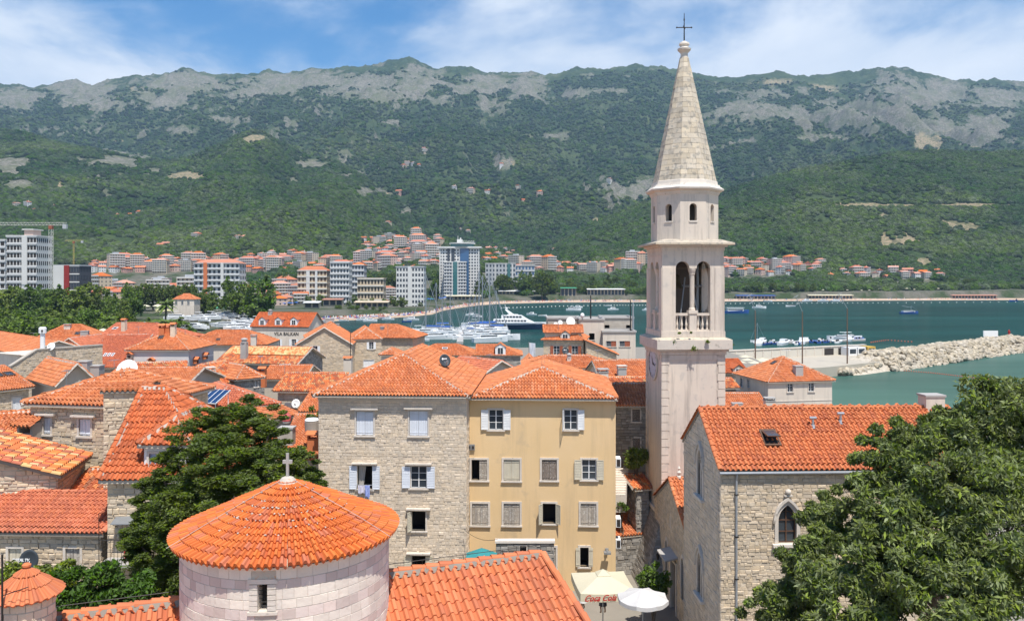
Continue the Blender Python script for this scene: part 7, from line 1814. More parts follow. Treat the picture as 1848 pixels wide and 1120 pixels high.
    for op_ in ops:
        P = lambda s, z, d: Vector((Oc.x+uc.x*s+oc.x*d, Oc.y+uc.y*s+oc.y*d, z)); fr = arch_ring(P, op_, .13, 0, .05).build('window', M_STW, h2.root); mb = MB(); a, b, c, d = op_[:4]; n = 10; ss = [a+(b-a)*i/n for i in range(n+1)]
        for i in range(n): mb.quad(P(ss[i],c,-.2),P(ss[i+1],c,-.2),P(ss[i+1],optop(op_,ss[i+1]),-.2),P(ss[i],optop(op_,ss[i]),-.2))
        mb.build('pane', M_GLS, fr)
    P = lambda s, z, d: Vector((Oc.x+uc.x*s+oc.x*d, Oc.y+uc.y*s+oc.y*d, z)); F = lambda x,y,z: P(x,z,y); a, b, c, d = dr; mb = MB(); mb.quad(P(a,c,-.2),P(b,c,-.2),P(b,d,-.2),P(a,d,-.2)); dd = mb.build('door', M_BRN, h2.root); mb = MB(); mb.box(a-.15,a,0,.08,c,d,F=F); mb.box(b,b+.15,0,.08,c,d,F=F); mb.box(a-.2,b+.2,0,.10,d,d+.16,F=F); mb.build('door_frame', M_STW, dd)
    mb = MB(); mb.hexa([F(a-.4,0,d+.5),F(b+.4,0,d+.5),F(b+.4,.8,d+.3),F(a-.4,.8,d+.3),F(a-.4,0,d+.6),F(b+.4,0,d+.6),F(b+.4,.8,d+.4),F(a-.4,.8,d+.4)]); mb.build('door_canopy', M_CON, h2.root)
    mb = MB(); s1, z1 = h2.hit('l', 1211, 942); c = P(s1, z1, .02); mb.add([c+uc*(.28*math.cos(t))+Vector((0,0,.6*math.sin(t))) for t in [2*math.pi*i/16 for i in range(16)]], [tuple(range(16))]); mb.build('plaque', M_STW, h2.root)
    root = thing('wall_lantern', 'black lantern bracketed to the chapel wall', 'lamp', P(s1-1.5, z1-2.6, .3)); mb = MB(); q = P(s1-1.5, z1-2.6, .45); mb.tube([P(s1-1.5,z1-2.3,0), q+Vector((0,0,.3))], .02, 4); mb.build('bracket', M_IRON, root); mb = MB(); mb.lathe([(.06,-.2),(.12,.1),(.14,.12),(.02,.28)], q, 6); mb.build('lantern', M_IRON, root)
    # urn on the chapel ridge end
    mb = MB(); p = h2.L(.6, h2.D/2, h2.z+h2.rise); mb.lathe([(.14,0),(.14,.1),(.06,.16),(.13,.35),(.05,.5),(.09,.6),(.02,.75)], p, 10); mb.build('finial', M_STW, h2.rf)
T_CH = tile_mat('tile_church', [(.53,.165,.065),(.48,.148,.058),(.57,.185,.072),(.51,.16,.062),(.43,.13,.058)], lichen=.16, stain=.25)
church()
# ---------------------------------------------------------------- trees
def crown_blobs(L, Y, rs, per=9, sub=.40, jy=1.0, flat=1.0):
    C, S = [], []
    for b in L:
        px, py, r = b[:3]; Yb = Y+(b[3] if len(b) > 3 else 0); c = np.array(at(px, py, Yb)); R_ = r/FOC*Yb; k = int(per*(R_/.9)**2)+6
        d = rs.normal(size=(k,3)); d /= np.linalg.norm(d, axis=1)[:,None]; d[:,1] = -np.abs(d[:,1])*.9+.25*rs.rand(k); q = R_*(.55+.45*rs.rand(k)**.5)
        C.append(c+d*q[:,None]*np.array([1,jy,1])); S.append(np.full(k, R_*sub*.55+.12)*rs.uniform(.7,1.3,k))
    return np.concatenate(C), np.concatenate(S)
def big_tree(name, label, L, Y, n_leaf, size, m, base, seed, per=9, sub=.4, aspect=2.2, droop=.3, flat=1.0, trunk=.28, cat='tree'):
    rs = np.random.RandomState(seed); C, S = crown_blobs(L, Y, rs, per, sub); root = thing(name, label, cat, base)
    V, Q, rn = leaves_np(C, None, size, max(3, n_leaf//len(C)), rs, aspect, droop, spread=S)
    if flat != 1: cc = np.repeat(C, max(3, n_leaf//len(C))*4, 0); V[:,2] = cc[:,2]+(V[:,2]-cc[:,2])*flat
    link('crown', np_mesh('crown', V, Q, rn, m), root); b = Vector(base); rr = random.Random(seed); mb = MB()
    cen = Vector(C.mean(0)); top = b.lerp(Vector((cen.x, cen.y+.5, cen.z)), .55); mb.tube([b, b.lerp(top, .5)+Vector((.15,.1,0)), top], [trunk, trunk*.8, trunk*.6], 10); mb.build('trunk', M_BARK, root)
    mb = MB()
    for i in range(26):
        c = Vector(C[rr.randrange(len(C))]); mid = top.lerp(c, .55)+Vector((0,0,.4)); mb.tube([top-Vector((0,0,rr.random()*1.5)), mid, c], [trunk*.35, trunk*.2, .03], 5)
    mb.build('limb', M_BARK, root, kind='stuff'); return root
big_tree('broadleaf_tree', 'large leafy green tree hiding the sea end of the stone church', [(1800,800,115,-1),(1700,835,90,-2),(1622,862,70,-1),(1570,930,75,-2),(1650,970,110,-4),(1770,950,130,-4),(1850,900,120,-3),(1480,1015,75,-2),(1432,1062,62,-1),(1550,1065,100,-4),(1690,1095,120,-6),(1830,1080,130,-6),(1612,792,38,0),(1562,850,42,0),(1748,768,42),(1825,745,66,0),(1515,915,42,0),(1400,1092,46,0),(1668,782,40),(1692,775,42,0),(1640,806,48,0),(1598,806,44,0),(1380,1108,46,0),(1722,765,40,0),(1445,1112,60,-2),(1530,1118,85,-5),(1480,960,50,-1),(1600,1010,80,-5),(1700,785,30),(1890,800,120,-2),(1500,955,40,-1),(1640,900,70,-3),(1725,880,80,-4)],
         32.5, 215000, .092, F_TREE, (20.5,32,5), 21, per=8, sub=.27, aspect=3.0, droop=.5)
big_tree('conifer', 'big dark green conifer standing between the orange roofs and the round drum', [(430,758,46),(382,786,38),(468,800,52,-1),(400,850,74,-2),(480,862,70,-2),(538,850,42),(330,862,58),(290,905,46),(350,932,80,-2),(440,935,80,-3),(290,985,58),(350,1015,70,-2),(282,1045,50),(420,1000,70,-3),(565,862,22,.5),(255,915,22),(372,752,22),(520,820,30),(498,760,26),(300,835,24),(575,880,18),(360,800,60,0),(420,820,70,1),(500,880,70,1),(320,930,70,1),(400,960,90,1),(300,1030,60,1),(450,780,50,1),(260,960,40),(245,985,30),(540,880,40,1),(268,880,20),(252,1000,18),(445,735,26)],
         29.5, 215000, .062, F_DARK, (-10.8,30,5), 22, per=22, sub=.28, aspect=3.0, droop=-.1, flat=.55)
def bush(name, label, L, Y, n, size, m, seed, cat='bush', **k): return big_tree(name, label, L, Y, n, size, m, tuple(at(L[0][0], L[0][1], Y)+Vector((0,0,-2.5))), seed, per=22, trunk=.06, cat=cat, **k)
bush('bush', 'glossy bright green bush between the turret and the conifer', [(130,1062,42),(190,1058,48),(243,1078,40),(160,1095,40),(215,1100,45),(100,1085,30)], 25, 26000, .085, fol_mat('foliage_bright', (.055,.125,.022), (.10,.17,.03), .3), 31)
bush('bush', 'yellow-green shrub with loose sprays behind the tile-coned turret', [(30,1045,28),(80,1040,24),(125,1034,22),(0,1055,28)], 30, 9000, .08, mat('foliage_yellow', (.20,.23,.035), col2=(.11,.17,.03), ns=2, na=1, rnd=.3, trans=.2), 32)
bush('climber', 'dark climbing plant at the foot of the bell tower beside the white parasol', [(1180,1042,24),(1168,1052,18),(1192,1055,16)], 46, 5000, .10, F_MID, 33)
bush('potted_palm', 'spiky green plant on the alley wall beneath the brown shutters', [(1150,822,14),(1140,832,8)], 56, 1800, .16, F_LIGHT, 34, cat='plant', aspect=4)
bush('potted_plant', 'small round plant beside the alley steps', [(1122,911,10)], 54, 700, .09, F_MID, 35, cat='plant')
bush('terrace_plant', 'leafy green plant on a roof terrace against the pale stone house', [(565,748,12),(578,752,8)], 60, 900, .10, F_MID, 36, cat='plant')

def tree_proto(name, blobs, n, size, m, seed, trunk=.035, flat=1, aspect=1.5):
    rs = np.random.RandomState(seed); C, S = [], []
    for (x, y, z, r) in blobs:
        k = max(8, int(420*r*r)); d = rs.normal(size=(k,3)); d /= np.linalg.norm(d, axis=1)[:,None]; C.append(np.array([x,y,z])+d*r*(.6+.4*rs.rand(k,1))); S.append(np.full(k, r*.32))
    C, S = np.concatenate(C), np.concatenate(S); V, Q, rn = leaves_np(C, None, size, max(2, n//len(C)), rs, aspect, .1, spread=S)
    root = thing(name, None, 'tree'); link('crown', np_mesh('crown', V, Q, rn, m), root); mb = MB(); mb.tube([(0,0,-.05),(0,0,.35),(0,0,.6)], [trunk,trunk*.8,trunk*.4], 6); mb.build('trunk', M_BARK, root); return Placer(root)
TR = {'round': tree_proto('broadleaf_tree', [(0,0,.62,.32),(.22,.05,.42,.24),(-.22,-.05,.40,.25),(.05,-.18,.30,.24),(-.05,.1,.85,.14)], 2600, .050, F_MID, 41),
      'light': tree_proto('broadleaf_tree', [(0,0,.66,.27),(.22,0,.42,.25),(-.22,.08,.46,.24),(0,-.2,.30,.25),(.1,.1,.84,.15)], 2600, .050, F_LIGHT, 42),
      'dark': tree_proto('pine_tree', [(0,0,.68,.28),(.22,.02,.54,.24),(-.22,-.02,.58,.24),(.02,.15,.4,.22),(-.1,-.1,.32,.22)], 2600, .045, F_DARK, 43),
      'cypress': tree_proto('cypress', [(0,0,.2,.10),(0,0,.35,.12),(0,0,.5,.12),(0,0,.65,.10),(0,0,.8,.07),(0,0,.92,.04)], 1500, .04, F_DARK, 44)}
def palm_proto():
    root = thing('palm_tree', None, 'palm tree'); mb = MB(); mb.tube([(0,0,0),(.02,0,.4),(0,0,.75)], [.035,.025,.03], 7); mb.build('trunk', M_BARK, root); rr = random.Random(5); mb = MB()
    for i in range(34):
        t = i*2.4; el = rr.uniform(-.2,1.2); L_ = rr.uniform(.26,.36); pr = None
        for j in range(7):
            f = j/6; r = L_*f*math.cos(el*(1-f*.3)); z = .75+L_*f*math.sin(el)-f*f*.16; c = Vector((r*math.cos(t), r*math.sin(t), z)); w = .035*math.sin(math.pi*(f*.85+.12)); sd = Vector((-math.sin(t), math.cos(t), 0))*w
            cur = (c-sd-Vector((0,0,w*.6)), c, c+sd-Vector((0,0,w*.6)))
            if pr: mb.quad(pr[0],pr[1],cur[1],cur[0]); mb.quad(pr[1],pr[2],cur[2],cur[1])
            pr = cur
    mb.build('frond', F_MID, root, kind='stuff'); return Placer(root)
TR['palm'] = palm_proto()
rt = random.Random(77)
def tree(kind, px, top, Y, wid=1.0, label=None, group=None):
    zg = 5.0 if Y < 232 else max(1.0, tz(px, Y)); zt = EYE-(top-HZ)/FOC*Y; h = max(2.5, zt-zg); x = (px-CX)/FOC*Y
    TR[kind].put((x, Y, zg-.2), rt.uniform(0, 6.28), (h*wid, h*wid, h), label, group)
LB = {'round': 'mid green broadleaf tree', 'light': 'bright green broadleaf tree', 'dark': 'dark green pine', 'cypress': 'slim dark cypress', 'palm': 'feathery green palm'}
def belt(px0, px1, top0, top1, Y0, Y1, n, kinds, where, wid=1.0):
    for i in range(n):
        px = px0+(px1-px0)*(i+rt.uniform(.1,.9))/n; k = rt.choice(kinds); tree(k, px, rt.uniform(top0, top1), rt.uniform(Y0, Y1), wid*rt.uniform(.85,1.2), LB[k]+' '+where, LB[k]+'s '+where)
belt(-30, 110, 512, 524, 380, 430, 7, ['round','light','dark'], 'behind the park near the crane', 1.1)
belt(100, 240, 505, 548, 360, 430, 9, ['light','round'], 'below the red and black block', .9)
belt(-30, 230, 545, 562, 290, 345, 14, ['round','dark','light','light'], 'in the middle of the park', 1.3)
belt(-20, 130, 562, 582, 238, 280, 9, ['round','dark'], 'at the near edge of the park', 1.5)
belt(130, 330, 566, 582, 270, 330, 9, ['round','light','palm'], 'among the cafe parasols by the old town', 1.5)
belt(235, 350, 503, 514, 520, 560, 7, ['dark'], 'of the grove before the pink flats', .9)
belt(345, 392, 510, 535, 470, 520, 4, ['dark','light'], 'beside the villa at the beach road', .9)
for (px, top, Y, w) in ((421,498,440,.95),(470,496,430,1.05),(447,512,450,.8)): tree('round', px, top, Y, w, 'large round deep green tree among those behind the boat yard', 'large round trees behind the boat yard')
for (px, top, Y) in ((159,548,300),(300,530,330),(196,560,280),(95,585,240),(40,588,245)): tree('palm', px, top, Y, .8, 'feathery palm rising from the park edge', 'palms at the park edge')
belt(505, 690, 528, 545, 640, 700, 16, ['light','round','light'], 'along the promenade behind the red parasols', 1.2)
belt(600, 700, 545, 556, 560, 590, 9, ['light','round'], 'at the back of the near beach', 1.5)
belt(690, 765, 520, 545, 610, 660, 7, ['light','round'], 'in the clump beside the grey office block', 1.1)
belt(900, 1175, 494, 512, 960, 1060, 24, ['round','dark','round','light'], 'in the belt behind the long far beach', .9)
belt(900, 1175, 508, 522, 940, 955, 15, ['round','dark','light'], 'in front of the belt on the long far beach', 1.2)
belt(1300, 1470, 505, 520, 1000, 1060, 15, ['round','light','dark'], 'behind the beach across the bay', 1.0)
belt(1460, 1760, 496, 520, 1080, 1200, 24, ['round','dark','light'], 'at the hill foot beyond the bay', 1.0)
belt(1740, 1860, 495, 515, 1120, 1250, 9, ['dark','round'], 'at the far end of the bay', 1.0)
belt(500, 1000, 482, 500, 900, 1050, 26, ['dark','round'], 'squeezed between the blocks of the new town', .9)
belt(650, 900, 440, 470, 1150, 1300, 14, ['dark'], 'between the houses on the town slope', .8)
for (px, top, Y) in ((861,506,860),(893,512,960),(788,514,780),(957,489,1000),(1070,497,980),(1098,494,1000),(1548,506,1080),(1610,505,1090),(1451,508,1040),(545,505,800)): tree('cypress', px, top, Y, 1.6, 'slim dark cypress of those standing along the bay', 'cypresses along the bay')
for k in TR: TR[k].done()

# ---------------------------------------------------------------- the new town
M_ORF = mat('far_roof_orange', (.52,.19,.10), rnd=.25, ns=.3); M_RDF = mat('far_roof_red', (.50,.16,.09), ns=.3)
WM = {'pink': mat('far_pink', (.58,.43,.36), ns=.05), 'cream': mat('far_cream', (.60,.52,.41), ns=.05), 'white': mat('far_white', (.66,.65,.62), ns=.05), 'rose': mat('far_rose', (.54,.32,.26), ns=.05), 'grey': mat('far_grey', (.45,.46,.47), ns=.05), 'sand': mat('far_sand', (.56,.46,.33), ns=.05)}
M_FW = mat('far_window', (.045,.055,.07), rough=.2, spec=.5); M_BLG = mat('blue_glass', (.03,.10,.22), rough=.1, spec=.7); M_GRG = mat('green_glass', (.04,.15,.15), rough=.1, spec=.7)
def town_proto(name, w, d, fl, wm, roof, rm, bal=False, cat='house', fh=3.0, bays=None, zb=-14):
    root = thing(name, None, cat); h = fl*fh; mb = MB(); mb.box(-w/2,w/2,-d/2,d/2,zb,h,.5); wl_ = mb.build('wall', wm, root); bays = bays or max(2, int(w/3)); mb = MB(); r = 1.6
    for f in range(fl):
        for i in range(bays):
            x = -w/2+w*(i+.5)/bays; mb.box(x-.55,x+.55,-d/2-.03,-d/2,f*fh+.9,f*fh+2.3)
        for i in range(max(1, int(d/4))):
            y = -d/2+d*(i+.5)/max(1, int(d/4)); mb.box(w/2,w/2+.03,y-.5,y+.5,f*fh+.9,f*fh+2.3); mb.box(-w/2-.03,-w/2,y-.5,y+.5,f*fh+.9,f*fh+2.3)
    mb.build('window', M_FW, wl_, kind='stuff')
    if bal:
        mb = MB()
        for f in range(1, fl+1): mb.box(-w/2+.4,w/2-.4,-d/2-1.3,-d/2-.04,f*fh-.25,f*fh-.05); mb.box(-w/2+.4,w/2-.4,-d/2-1.3,-d/2-1.2,f*fh-.05,f*fh+.75)
        mb.build('balcony', WM['white'], root, kind='stuff')
    o = .6; mb = MB()
    if roof == 'hip':
        a = min(w,d)/2; rx, ry = max(w/2+o-a-o, 0), max(d/2+o-a-o, 0); v = [(-w/2-o,-d/2-o,h),(w/2+o,-d/2-o,h),(w/2+o,d/2+o,h),(-w/2-o,d/2+o,h),(-rx,-ry,h+a*.5),(rx,-ry,h+a*.5),(rx,ry,h+a*.5),(-rx,ry,h+a*.5)]
        mb.add(v, [(0,1,5,4),(1,2,6,5),(2,3,7,6),(3,0,4,7),(4,5,6,7),(3,2,1,0)], .5)
    elif roof == 'gable': v = [(-w/2-o,-d/2-o,h),(w/2+o,-d/2-o,h),(w/2+o,d/2+o,h),(-w/2-o,d/2+o,h),(-w/2-o,0,h+d*.25),(w/2+o,0,h+d*.25)]; mb.add(v, [(0,1,5,4),(2,3,4,5),(1,2,5),(3,0,4),(3,2,1,0)], .5)
    else: mb.box(-w/2-.2,w/2+.2,-d/2-.2,d/2+.2,h,h+.5,.5); mb.box(-w*.2,w*.15,-d*.2,d*.2,h+.5,h+2.6,.5)
    rf = mb.build('roof', rm, root)
    if roof != 'flat': mb = MB(); mb.box(w*.2,w*.2+.8,-.4,.4,h+.6,h+d*.25+1.0); mb.build('chimney', wm, rf)
    return Placer(root)
TP_ = [('pink house with an orange hipped roof', town_proto('town_house', 11, 10, 2, WM['pink'], 'hip', M_ORF)), ('cream house with an orange gable roof', town_proto('town_house', 13, 9, 3, WM['cream'], 'gable', M_ORF, True)),
       ('white house with a red hipped roof', town_proto('town_house', 10, 9, 3, WM['white'], 'hip', M_RDF, True)), ('rose house with an orange gable roof', town_proto('town_house', 12, 9, 2, WM['rose'], 'gable', M_ORF)),
       ('sand coloured house with a red hipped roof', town_proto('town_house', 15, 10, 3, WM['sand'], 'hip', M_RDF, True)), ('white villa with an orange gable roof', town_proto('town_house', 9, 8, 2, WM['white'], 'gable', M_ORF))]
TB = [('pink block of flats with an orange roof', town_proto('apartment_block', 24, 13, 5, WM['pink'], 'hip', M_ORF, True, 'block of flats')), ('cream flat-roofed block of flats', town_proto('apartment_block', 20, 12, 6, WM['cream'], 'flat', WM['grey'], True, 'block of flats')),
      ('rosy block of flats with a red roof', town_proto('apartment_block', 26, 12, 4, WM['pink'], 'hip', M_RDF, True, 'block of flats')), ('sand block of flats with orange roof', town_proto('apartment_block', 18, 12, 6, WM['sand'], 'hip', M_ORF, True, 'block of flats'))]
rc = random.Random(5); cnt = [0, 0]
def place_town(px, row, where, big=False, s=1.0, Y=None):
    if Y is None:
        p = hit(px, row)
        if p is None or p.y > 4200: return
    else: p = Vector(((px-CX)/FOC*Y, Y, tz(px, Y)))
    nm, P = rc.choice(TB if big else TP_); rz = rc.choice([0,0,.3,-.35,.7,-.6,1.2])+rc.uniform(-.1,.1)
    P.put((p.x, p.y, p.z), rz, s*rc.uniform(.9,1.15), '%s %s' % (nm, where), '%s, several %s' % (nm.split(' with')[0], where), zs=rc.uniform(.9,1.2)); cnt[big] += 1
def zone(px0, px1, r0, r1, step, rows, where, pb=.2, s=1.0):
    for j in range(rows):
        r = r0+(r1-r0)*(j+.5)/rows; px = px0+rc.uniform(0, step)
        while px < px1: place_town(px, r+rc.uniform(-2,2), where, rc.random() < pb, s); px += step*rc.uniform(.75,1.35)
zone(160, 560, 474, 494, 20, 3, 'in the new town below the hills', .35)
zone(440, 560, 462, 470, 20, 1, 'on the rise above the new town', 0)
zone(560, 660, 476, 494, 19, 3, 'behind the tall white flats', .35)
zone(655, 800, 432, 490, 16, 7, 'climbing the slope beside the glass tower', .15)
zone(868, 930, 450, 480, 16, 3, 'behind the glass hotel', .1)
zone(930, 1180, 480, 494, 17, 2, 'above the trees of the long beach', .25)
zone(1300, 1480, 476, 500, 17, 3, 'in the village across the bay', .2)
zone(1480, 1700, 490, 508, 22, 2, 'under the bare slope across the bay', .0)
for (px, row) in ((700,408),(830,418),(845,422),(300,445),(290,448),(355,432),(430,433),(440,432),(745,300),(735,298),(728,302),(755,303),(765,272),(770,275),(850,350),(880,350),(935,342),(975,352),(905,300),(1100,330),(30,375),(50,374),(95,376),(210,392),(235,390),(250,388),(820,345),(945,365),(530,458),(1000,455),(60,382),(720,350),(1480,478)): place_town(px, row, 'standing high on the wooded slopes', s=.9+.5*(row < 360))
for k in range(74): place_town(160+(k*5.4)+rc.uniform(-6,6), 0, 'along the lower edge of the new town', rc.random() < .25, 1.0, Y=rc.uniform(640,1000))
for k in range(12): place_town(505+k*17+rc.uniform(-6,6), 0, 'behind the promenade trees', rc.random() < .4, .9, Y=rc.uniform(760,880))
for nm, P in TP_+TB: P.done()
print('town', cnt)

def block(name, label, px0, px1, top, Y, D, fl, bays, wm, gm, rz=0, zb=1.0, band=None, frame=.25, roofm=None, slab=None, cat='building', roof=None, side=None):
    """A bigger building: wall, window openings floor by floor, slabs or balconies, roof."""
    a, b = at(px0, top, Y), at(px1, top, Y); w = b.x-a.x; h = a.z-zb; root = thing(name, label, cat, ((a.x+b.x)/2, Y, zb), rz=rz); WL[root.name] = Vector((0,0,0)); mb = MB(); mb.box(-w/2,w/2,0,D,-3,h,.5); wl_ = mb.build('wall', wm, root); fh = h/fl; bw = w/bays; mb = MB()
    for f in range(fl):
        for i in range(bays): x = -w/2+bw*i; mb.box(x+bw*frame,x+bw*(1-frame),-.06,0,f*fh+fh*.28,f*fh+fh*.82)
        nb = max(2, int(D/bw))
        for i in range(nb): y = D*i/nb; mb.box(w/2,w/2+.06,y+D/nb*.25,y+D/nb*.75,f*fh+fh*.28,f*fh+fh*.82); mb.box(-w/2-.06,-w/2,y+D/nb*.25,y+D/nb*.75,f*fh+fh*.28,f*fh+fh*.82)
    mb.build('window', gm, wl_, kind='stuff')
    if slab:
        mb = MB()
        for f in range(1, fl+1): mb.box(-w/2-.2,w/2+.2,-slab,-.08,f*fh-.35,f*fh+ .45)
        mb.build('balcony', WM['white'] if wm is not WM['white'] else WM['grey'], root, kind='stuff')
    if band:
        for (f0, f1, m, o) in band: mb = MB(); mb.box(-w/2+w*f0,-w/2+w*f1,-o,-.07,0,h+.5); mb.build('facade_strip', m, root)
    mb = MB(); o = .8
    if roof: v = [(-w/2-o,-o,h),(w/2+o,-o,h),(w/2+o,D+o,h),(-w/2-o,D+o,h),(-w/2+D*.4,D/2,h+roof),(w/2-D*.4,D/2,h+roof)]; mb.add(v, [(0,1,5,4),(2,3,4,5),(1,2,5),(3,0,4),(3,2,1,0)], .5)
    else: mb.box(-w/2-.4,w/2+.4,-.4,D+.4,h,h+.9,.5)
    mb.build('roof', roofm or wm, root); return root, w, h
MW = WM['white']
r, w, h = block('hotel_tower', 'tall glass and white hotel tower with a crown and rooftop lettering', 793, 865, 449, 900, 22, 17, 14, MW, M_FW, band=[(.20,.26,M_FW,.5),(.30,.38,M_FW,.5),(.52,.74,M_BLG,1.2),(.0,.03,MW,1.0),(.97,1.0,MW,1.0)], frame=.22)
mb = MB(); mb.box(-w/2-2.5,w/2+2.5,-2.5,24,h+.9,h+2.6); mb.build('roof_slab', MW, r); mb = MB(); mb.lathe([(w*.30,h+2.6),(w*.30,h+5.8)], (w*.06,9,0), 24); mb.build('crown_glazing', M_GRG, r); mb = MB(); mb.lathe([(w*.33,h+5.8),(w*.33,h+7)], (w*.06,9,0), 24); mb.build('crown_slab', MW, r)
mb = MB(); mb.box(-3,3,4,9,h+7,h+11); mb.tube([(-2,6,h+11),(-2,6,h+15)], .25, 4); mb.tube([(1,6,h+11),(1,6,h+13)], .9, 6); mb.build('plant_room', MW, r)
text_on('TRE CANNE', (9,-1.5,h+8.2), (1,0,0), (0,-1,0), 3.0, MW, 'lettering', r, shear=0)
r, w, h = block('hotel_wing', 'lower white hotel wing with green glass stripes before the glass tower', 801, 841, 473, 880, 14, 12, 8, WM['grey'], M_FW, band=[(.36,.40,MW,.6),(.42,.60,M_GRG,.7),(.62,.66,MW,.6)], roofm=MW, slab=.5)
block('hotel', 'wide white hotel with green glass bays beside the beach trees', 876, 931, 476, 1000, 16, 8, 9, WM['grey'], M_FW, band=[(.30,.33,MW,.8),(.66,.69,MW,.8),(.72,.82,M_GRG,.7),(.86,.9,MW,.8)], roofm=MW)
block('office_building', 'grey stepped office building behind the wide white hotel', 929, 965, 479, 1030, 16, 6, 6, WM['grey'], M_BLG, slab=.8)
block('office_building', 'pale grey office block with square windows and white stair tower', 715, 765, 482, 640, 16, 8, 9, MW, M_FW, band=[(.42,.54,MW,.8)], roofm=WM['grey'], frame=.2)
block('apartment_building', 'white and dark apartment block with seven floors by the promenade', 596, 630, 474, 680, 14, 8, 6, MW, M_FW, slab=.9, roofm=MW)
block('apartment_building', 'brown and cream apartment block under an orange roof by the promenade', 537, 590, 488, 690, 14, 6, 8, WM['sand'], M_BRN, band=[(.30,.42,MW,.9),(.60,.68,MW,.9)], slab=1.0, roof=4, roofm=M_ORF)
block('apartment_building', 'dark slatted apartment block next to the white one', 634, 657, 478, 760, 14, 7, 4, WM['grey'], M_FW, slab=1.0, roof=3, roofm=M_ORF)
block('apartment_building', 'unfinished brown concrete block near the promenade trees', 645, 692, 503, 700, 14, 4, 8, WM['sand'], M_DRK, slab=.9)
block('apartment_building', 'large white apartment block with long balconies and an orange roof', 350, 432, 475, 640, 16, 8, 10, MW, M_FW, slab=1.2, roof=3.5, roofm=M_ORF, band=[(.22,.30,M_CLAY,1.3),(.60,.66,MW,1.3)])
r, w, h = block('commercial_building', 'red and black block with a white window screen beside the concrete tower', 97, 143, 480, 560, 16, 6, 9, mat('far_dark', (.08,.08,.09)), M_FW, band=[(.0,.42,MW,.5),(.42,.62,mat('far_red', (.30,.03,.025)),.9)], slab=.3, roofm=WM['grey'])
for i in range(5):
    for f in range(5): mb = MB(); x = -w/2+1+i*2; mb.box(x,x+.9,-.56,-.51,2+f*3,3.9+f*3); mb.build('window', M_BLG, r)
r, w, h = block('tower_under_construction', 'raw concrete apartment tower under construction with open floors', 12, 66, 427, 470, 16, 11, 9, WM['white'], M_DRK, slab=.5, frame=.14, band=[(.52,.70,WM['white'],.7)])
mb = MB(); mb.box(-w*.05,w*.25,4,12,h+.9,h+4.2); mb.build('plant_room', WM['pink'], r); mb = MB(); mb.box(-w*.1,w*.3,3,13,h+4.2,h+4.8); mb.build('roof_slab', MW, r)
block('tower_under_construction', 'second raw concrete block cut by the picture edge', -45, 9, 434, 500, 18, 11, 6, WM['white'], M_DRK, slab=.5, frame=.14)
# tower crane
def crane(label, px, top, base, Y, jibL, jibR, m, s=1.0):
    p = at(px, base, Y); zt = EYE-(top-HZ)/FOC*Y; root = thing('tower_crane', label, 'crane', (p.x, Y, 1)); mb = MB(); a = .8*s; z = 1.0
    for (x, y) in ((-a,-a),(a,-a),(a,a),(-a,a)): mb.tube([(p.x+x,Y+y,1),(p.x+x,Y+y,zt)], .12*s, 4)
    while z < zt-2:
        for (x0,y0,x1,y1) in ((-a,-a,a,-a),(a,-a,a,a),(-a,-a,-a,a)): mb.tube([(p.x+x0,Y+y0,z),(p.x+x1,Y+y1,z+2)], .07*s, 4)
        z += 2
    mb.build('mast', m, root); x0, x1 = (jibL-CX)/FOC*Y, (jibR-CX)/FOC*Y; mb = MB(); zt += .5
    for (y, z) in ((-.7,0),(.7,0),(0,1.5)): mb.tube([(x0,Y+y,zt+z),(x1,Y+y,zt+z)], .10*s, 4)
    x = x0
    while x < x1-2: mb.tube([(x,Y-.7,zt),(x+1,Y,zt+1.5),(x+2,Y-.7,zt)], .06*s, 4); x += 2
    mb.build('jib', m, root); mb = MB(); mb.box(x1-2.2,x1,Y-.8,Y+.8,zt-2,zt+.6); mb.build('counterweight', WM['grey'], root); mb = MB(); mb.box(p.x-.9,p.x+.9,Y-1,Y+1,zt-2.2,zt-.2); mb.build('cab', M_RSH, root)
crane('tall white and rust tower crane beside the unfinished tower', 92, 408, 540, 455, -60, 121, mat('crane_paint', (.60,.58,.54), ns=.3))
crane('thin yellow crane in front of the wooded hill', 133, 436, 480, 900, 118, 150, mat('crane_yellow', (.55,.40,.12)), .7)
# ---------------------------------------------------------------- boats
M_HUL = mat('white_hull', (.84,.84,.83), rough=.3, spec=.5); M_NAVY = mat('navy_hull', (.012,.03,.07), rough=.25, spec=.5); M_TEAK = mat('deck_wood', (.38,.27,.17)); M_HBL = mat('blue_hull', (.03,.09,.30), rough=.4)
def hull(mb, L, B, Hh, bow=.35, mi=0, z=0, stern=.8):
    n, secs = 9, []
    for i in range(n):
        t = i/(n-1); w = B/2*(stern+(1-stern)*min(1, t*3)) if t < .5 else B/2*max(.02, (1-((t-.5)/.5)**2.2)); sh = Hh*(1+bow*t*t); x = -L/2+L*t
        secs.append([(x,-w,z+sh),(x-.0,-w*.82,z+.02),(x,0,z-.4),(x,w*.82,z+.02),(x,w,z+sh)])
    V = [p for s_ in secs for p in s_]; f = []
    for i in range(n-1):
        for j in range(4): f.append((i*5+j, i*5+5+j, i*5+6+j, i*5+1+j))
        f.append((i*5+4, i*5+9, i*5+5, i*5))
    f.append((0,1,2,3,4)); mb.add(V, f, .5, mi)
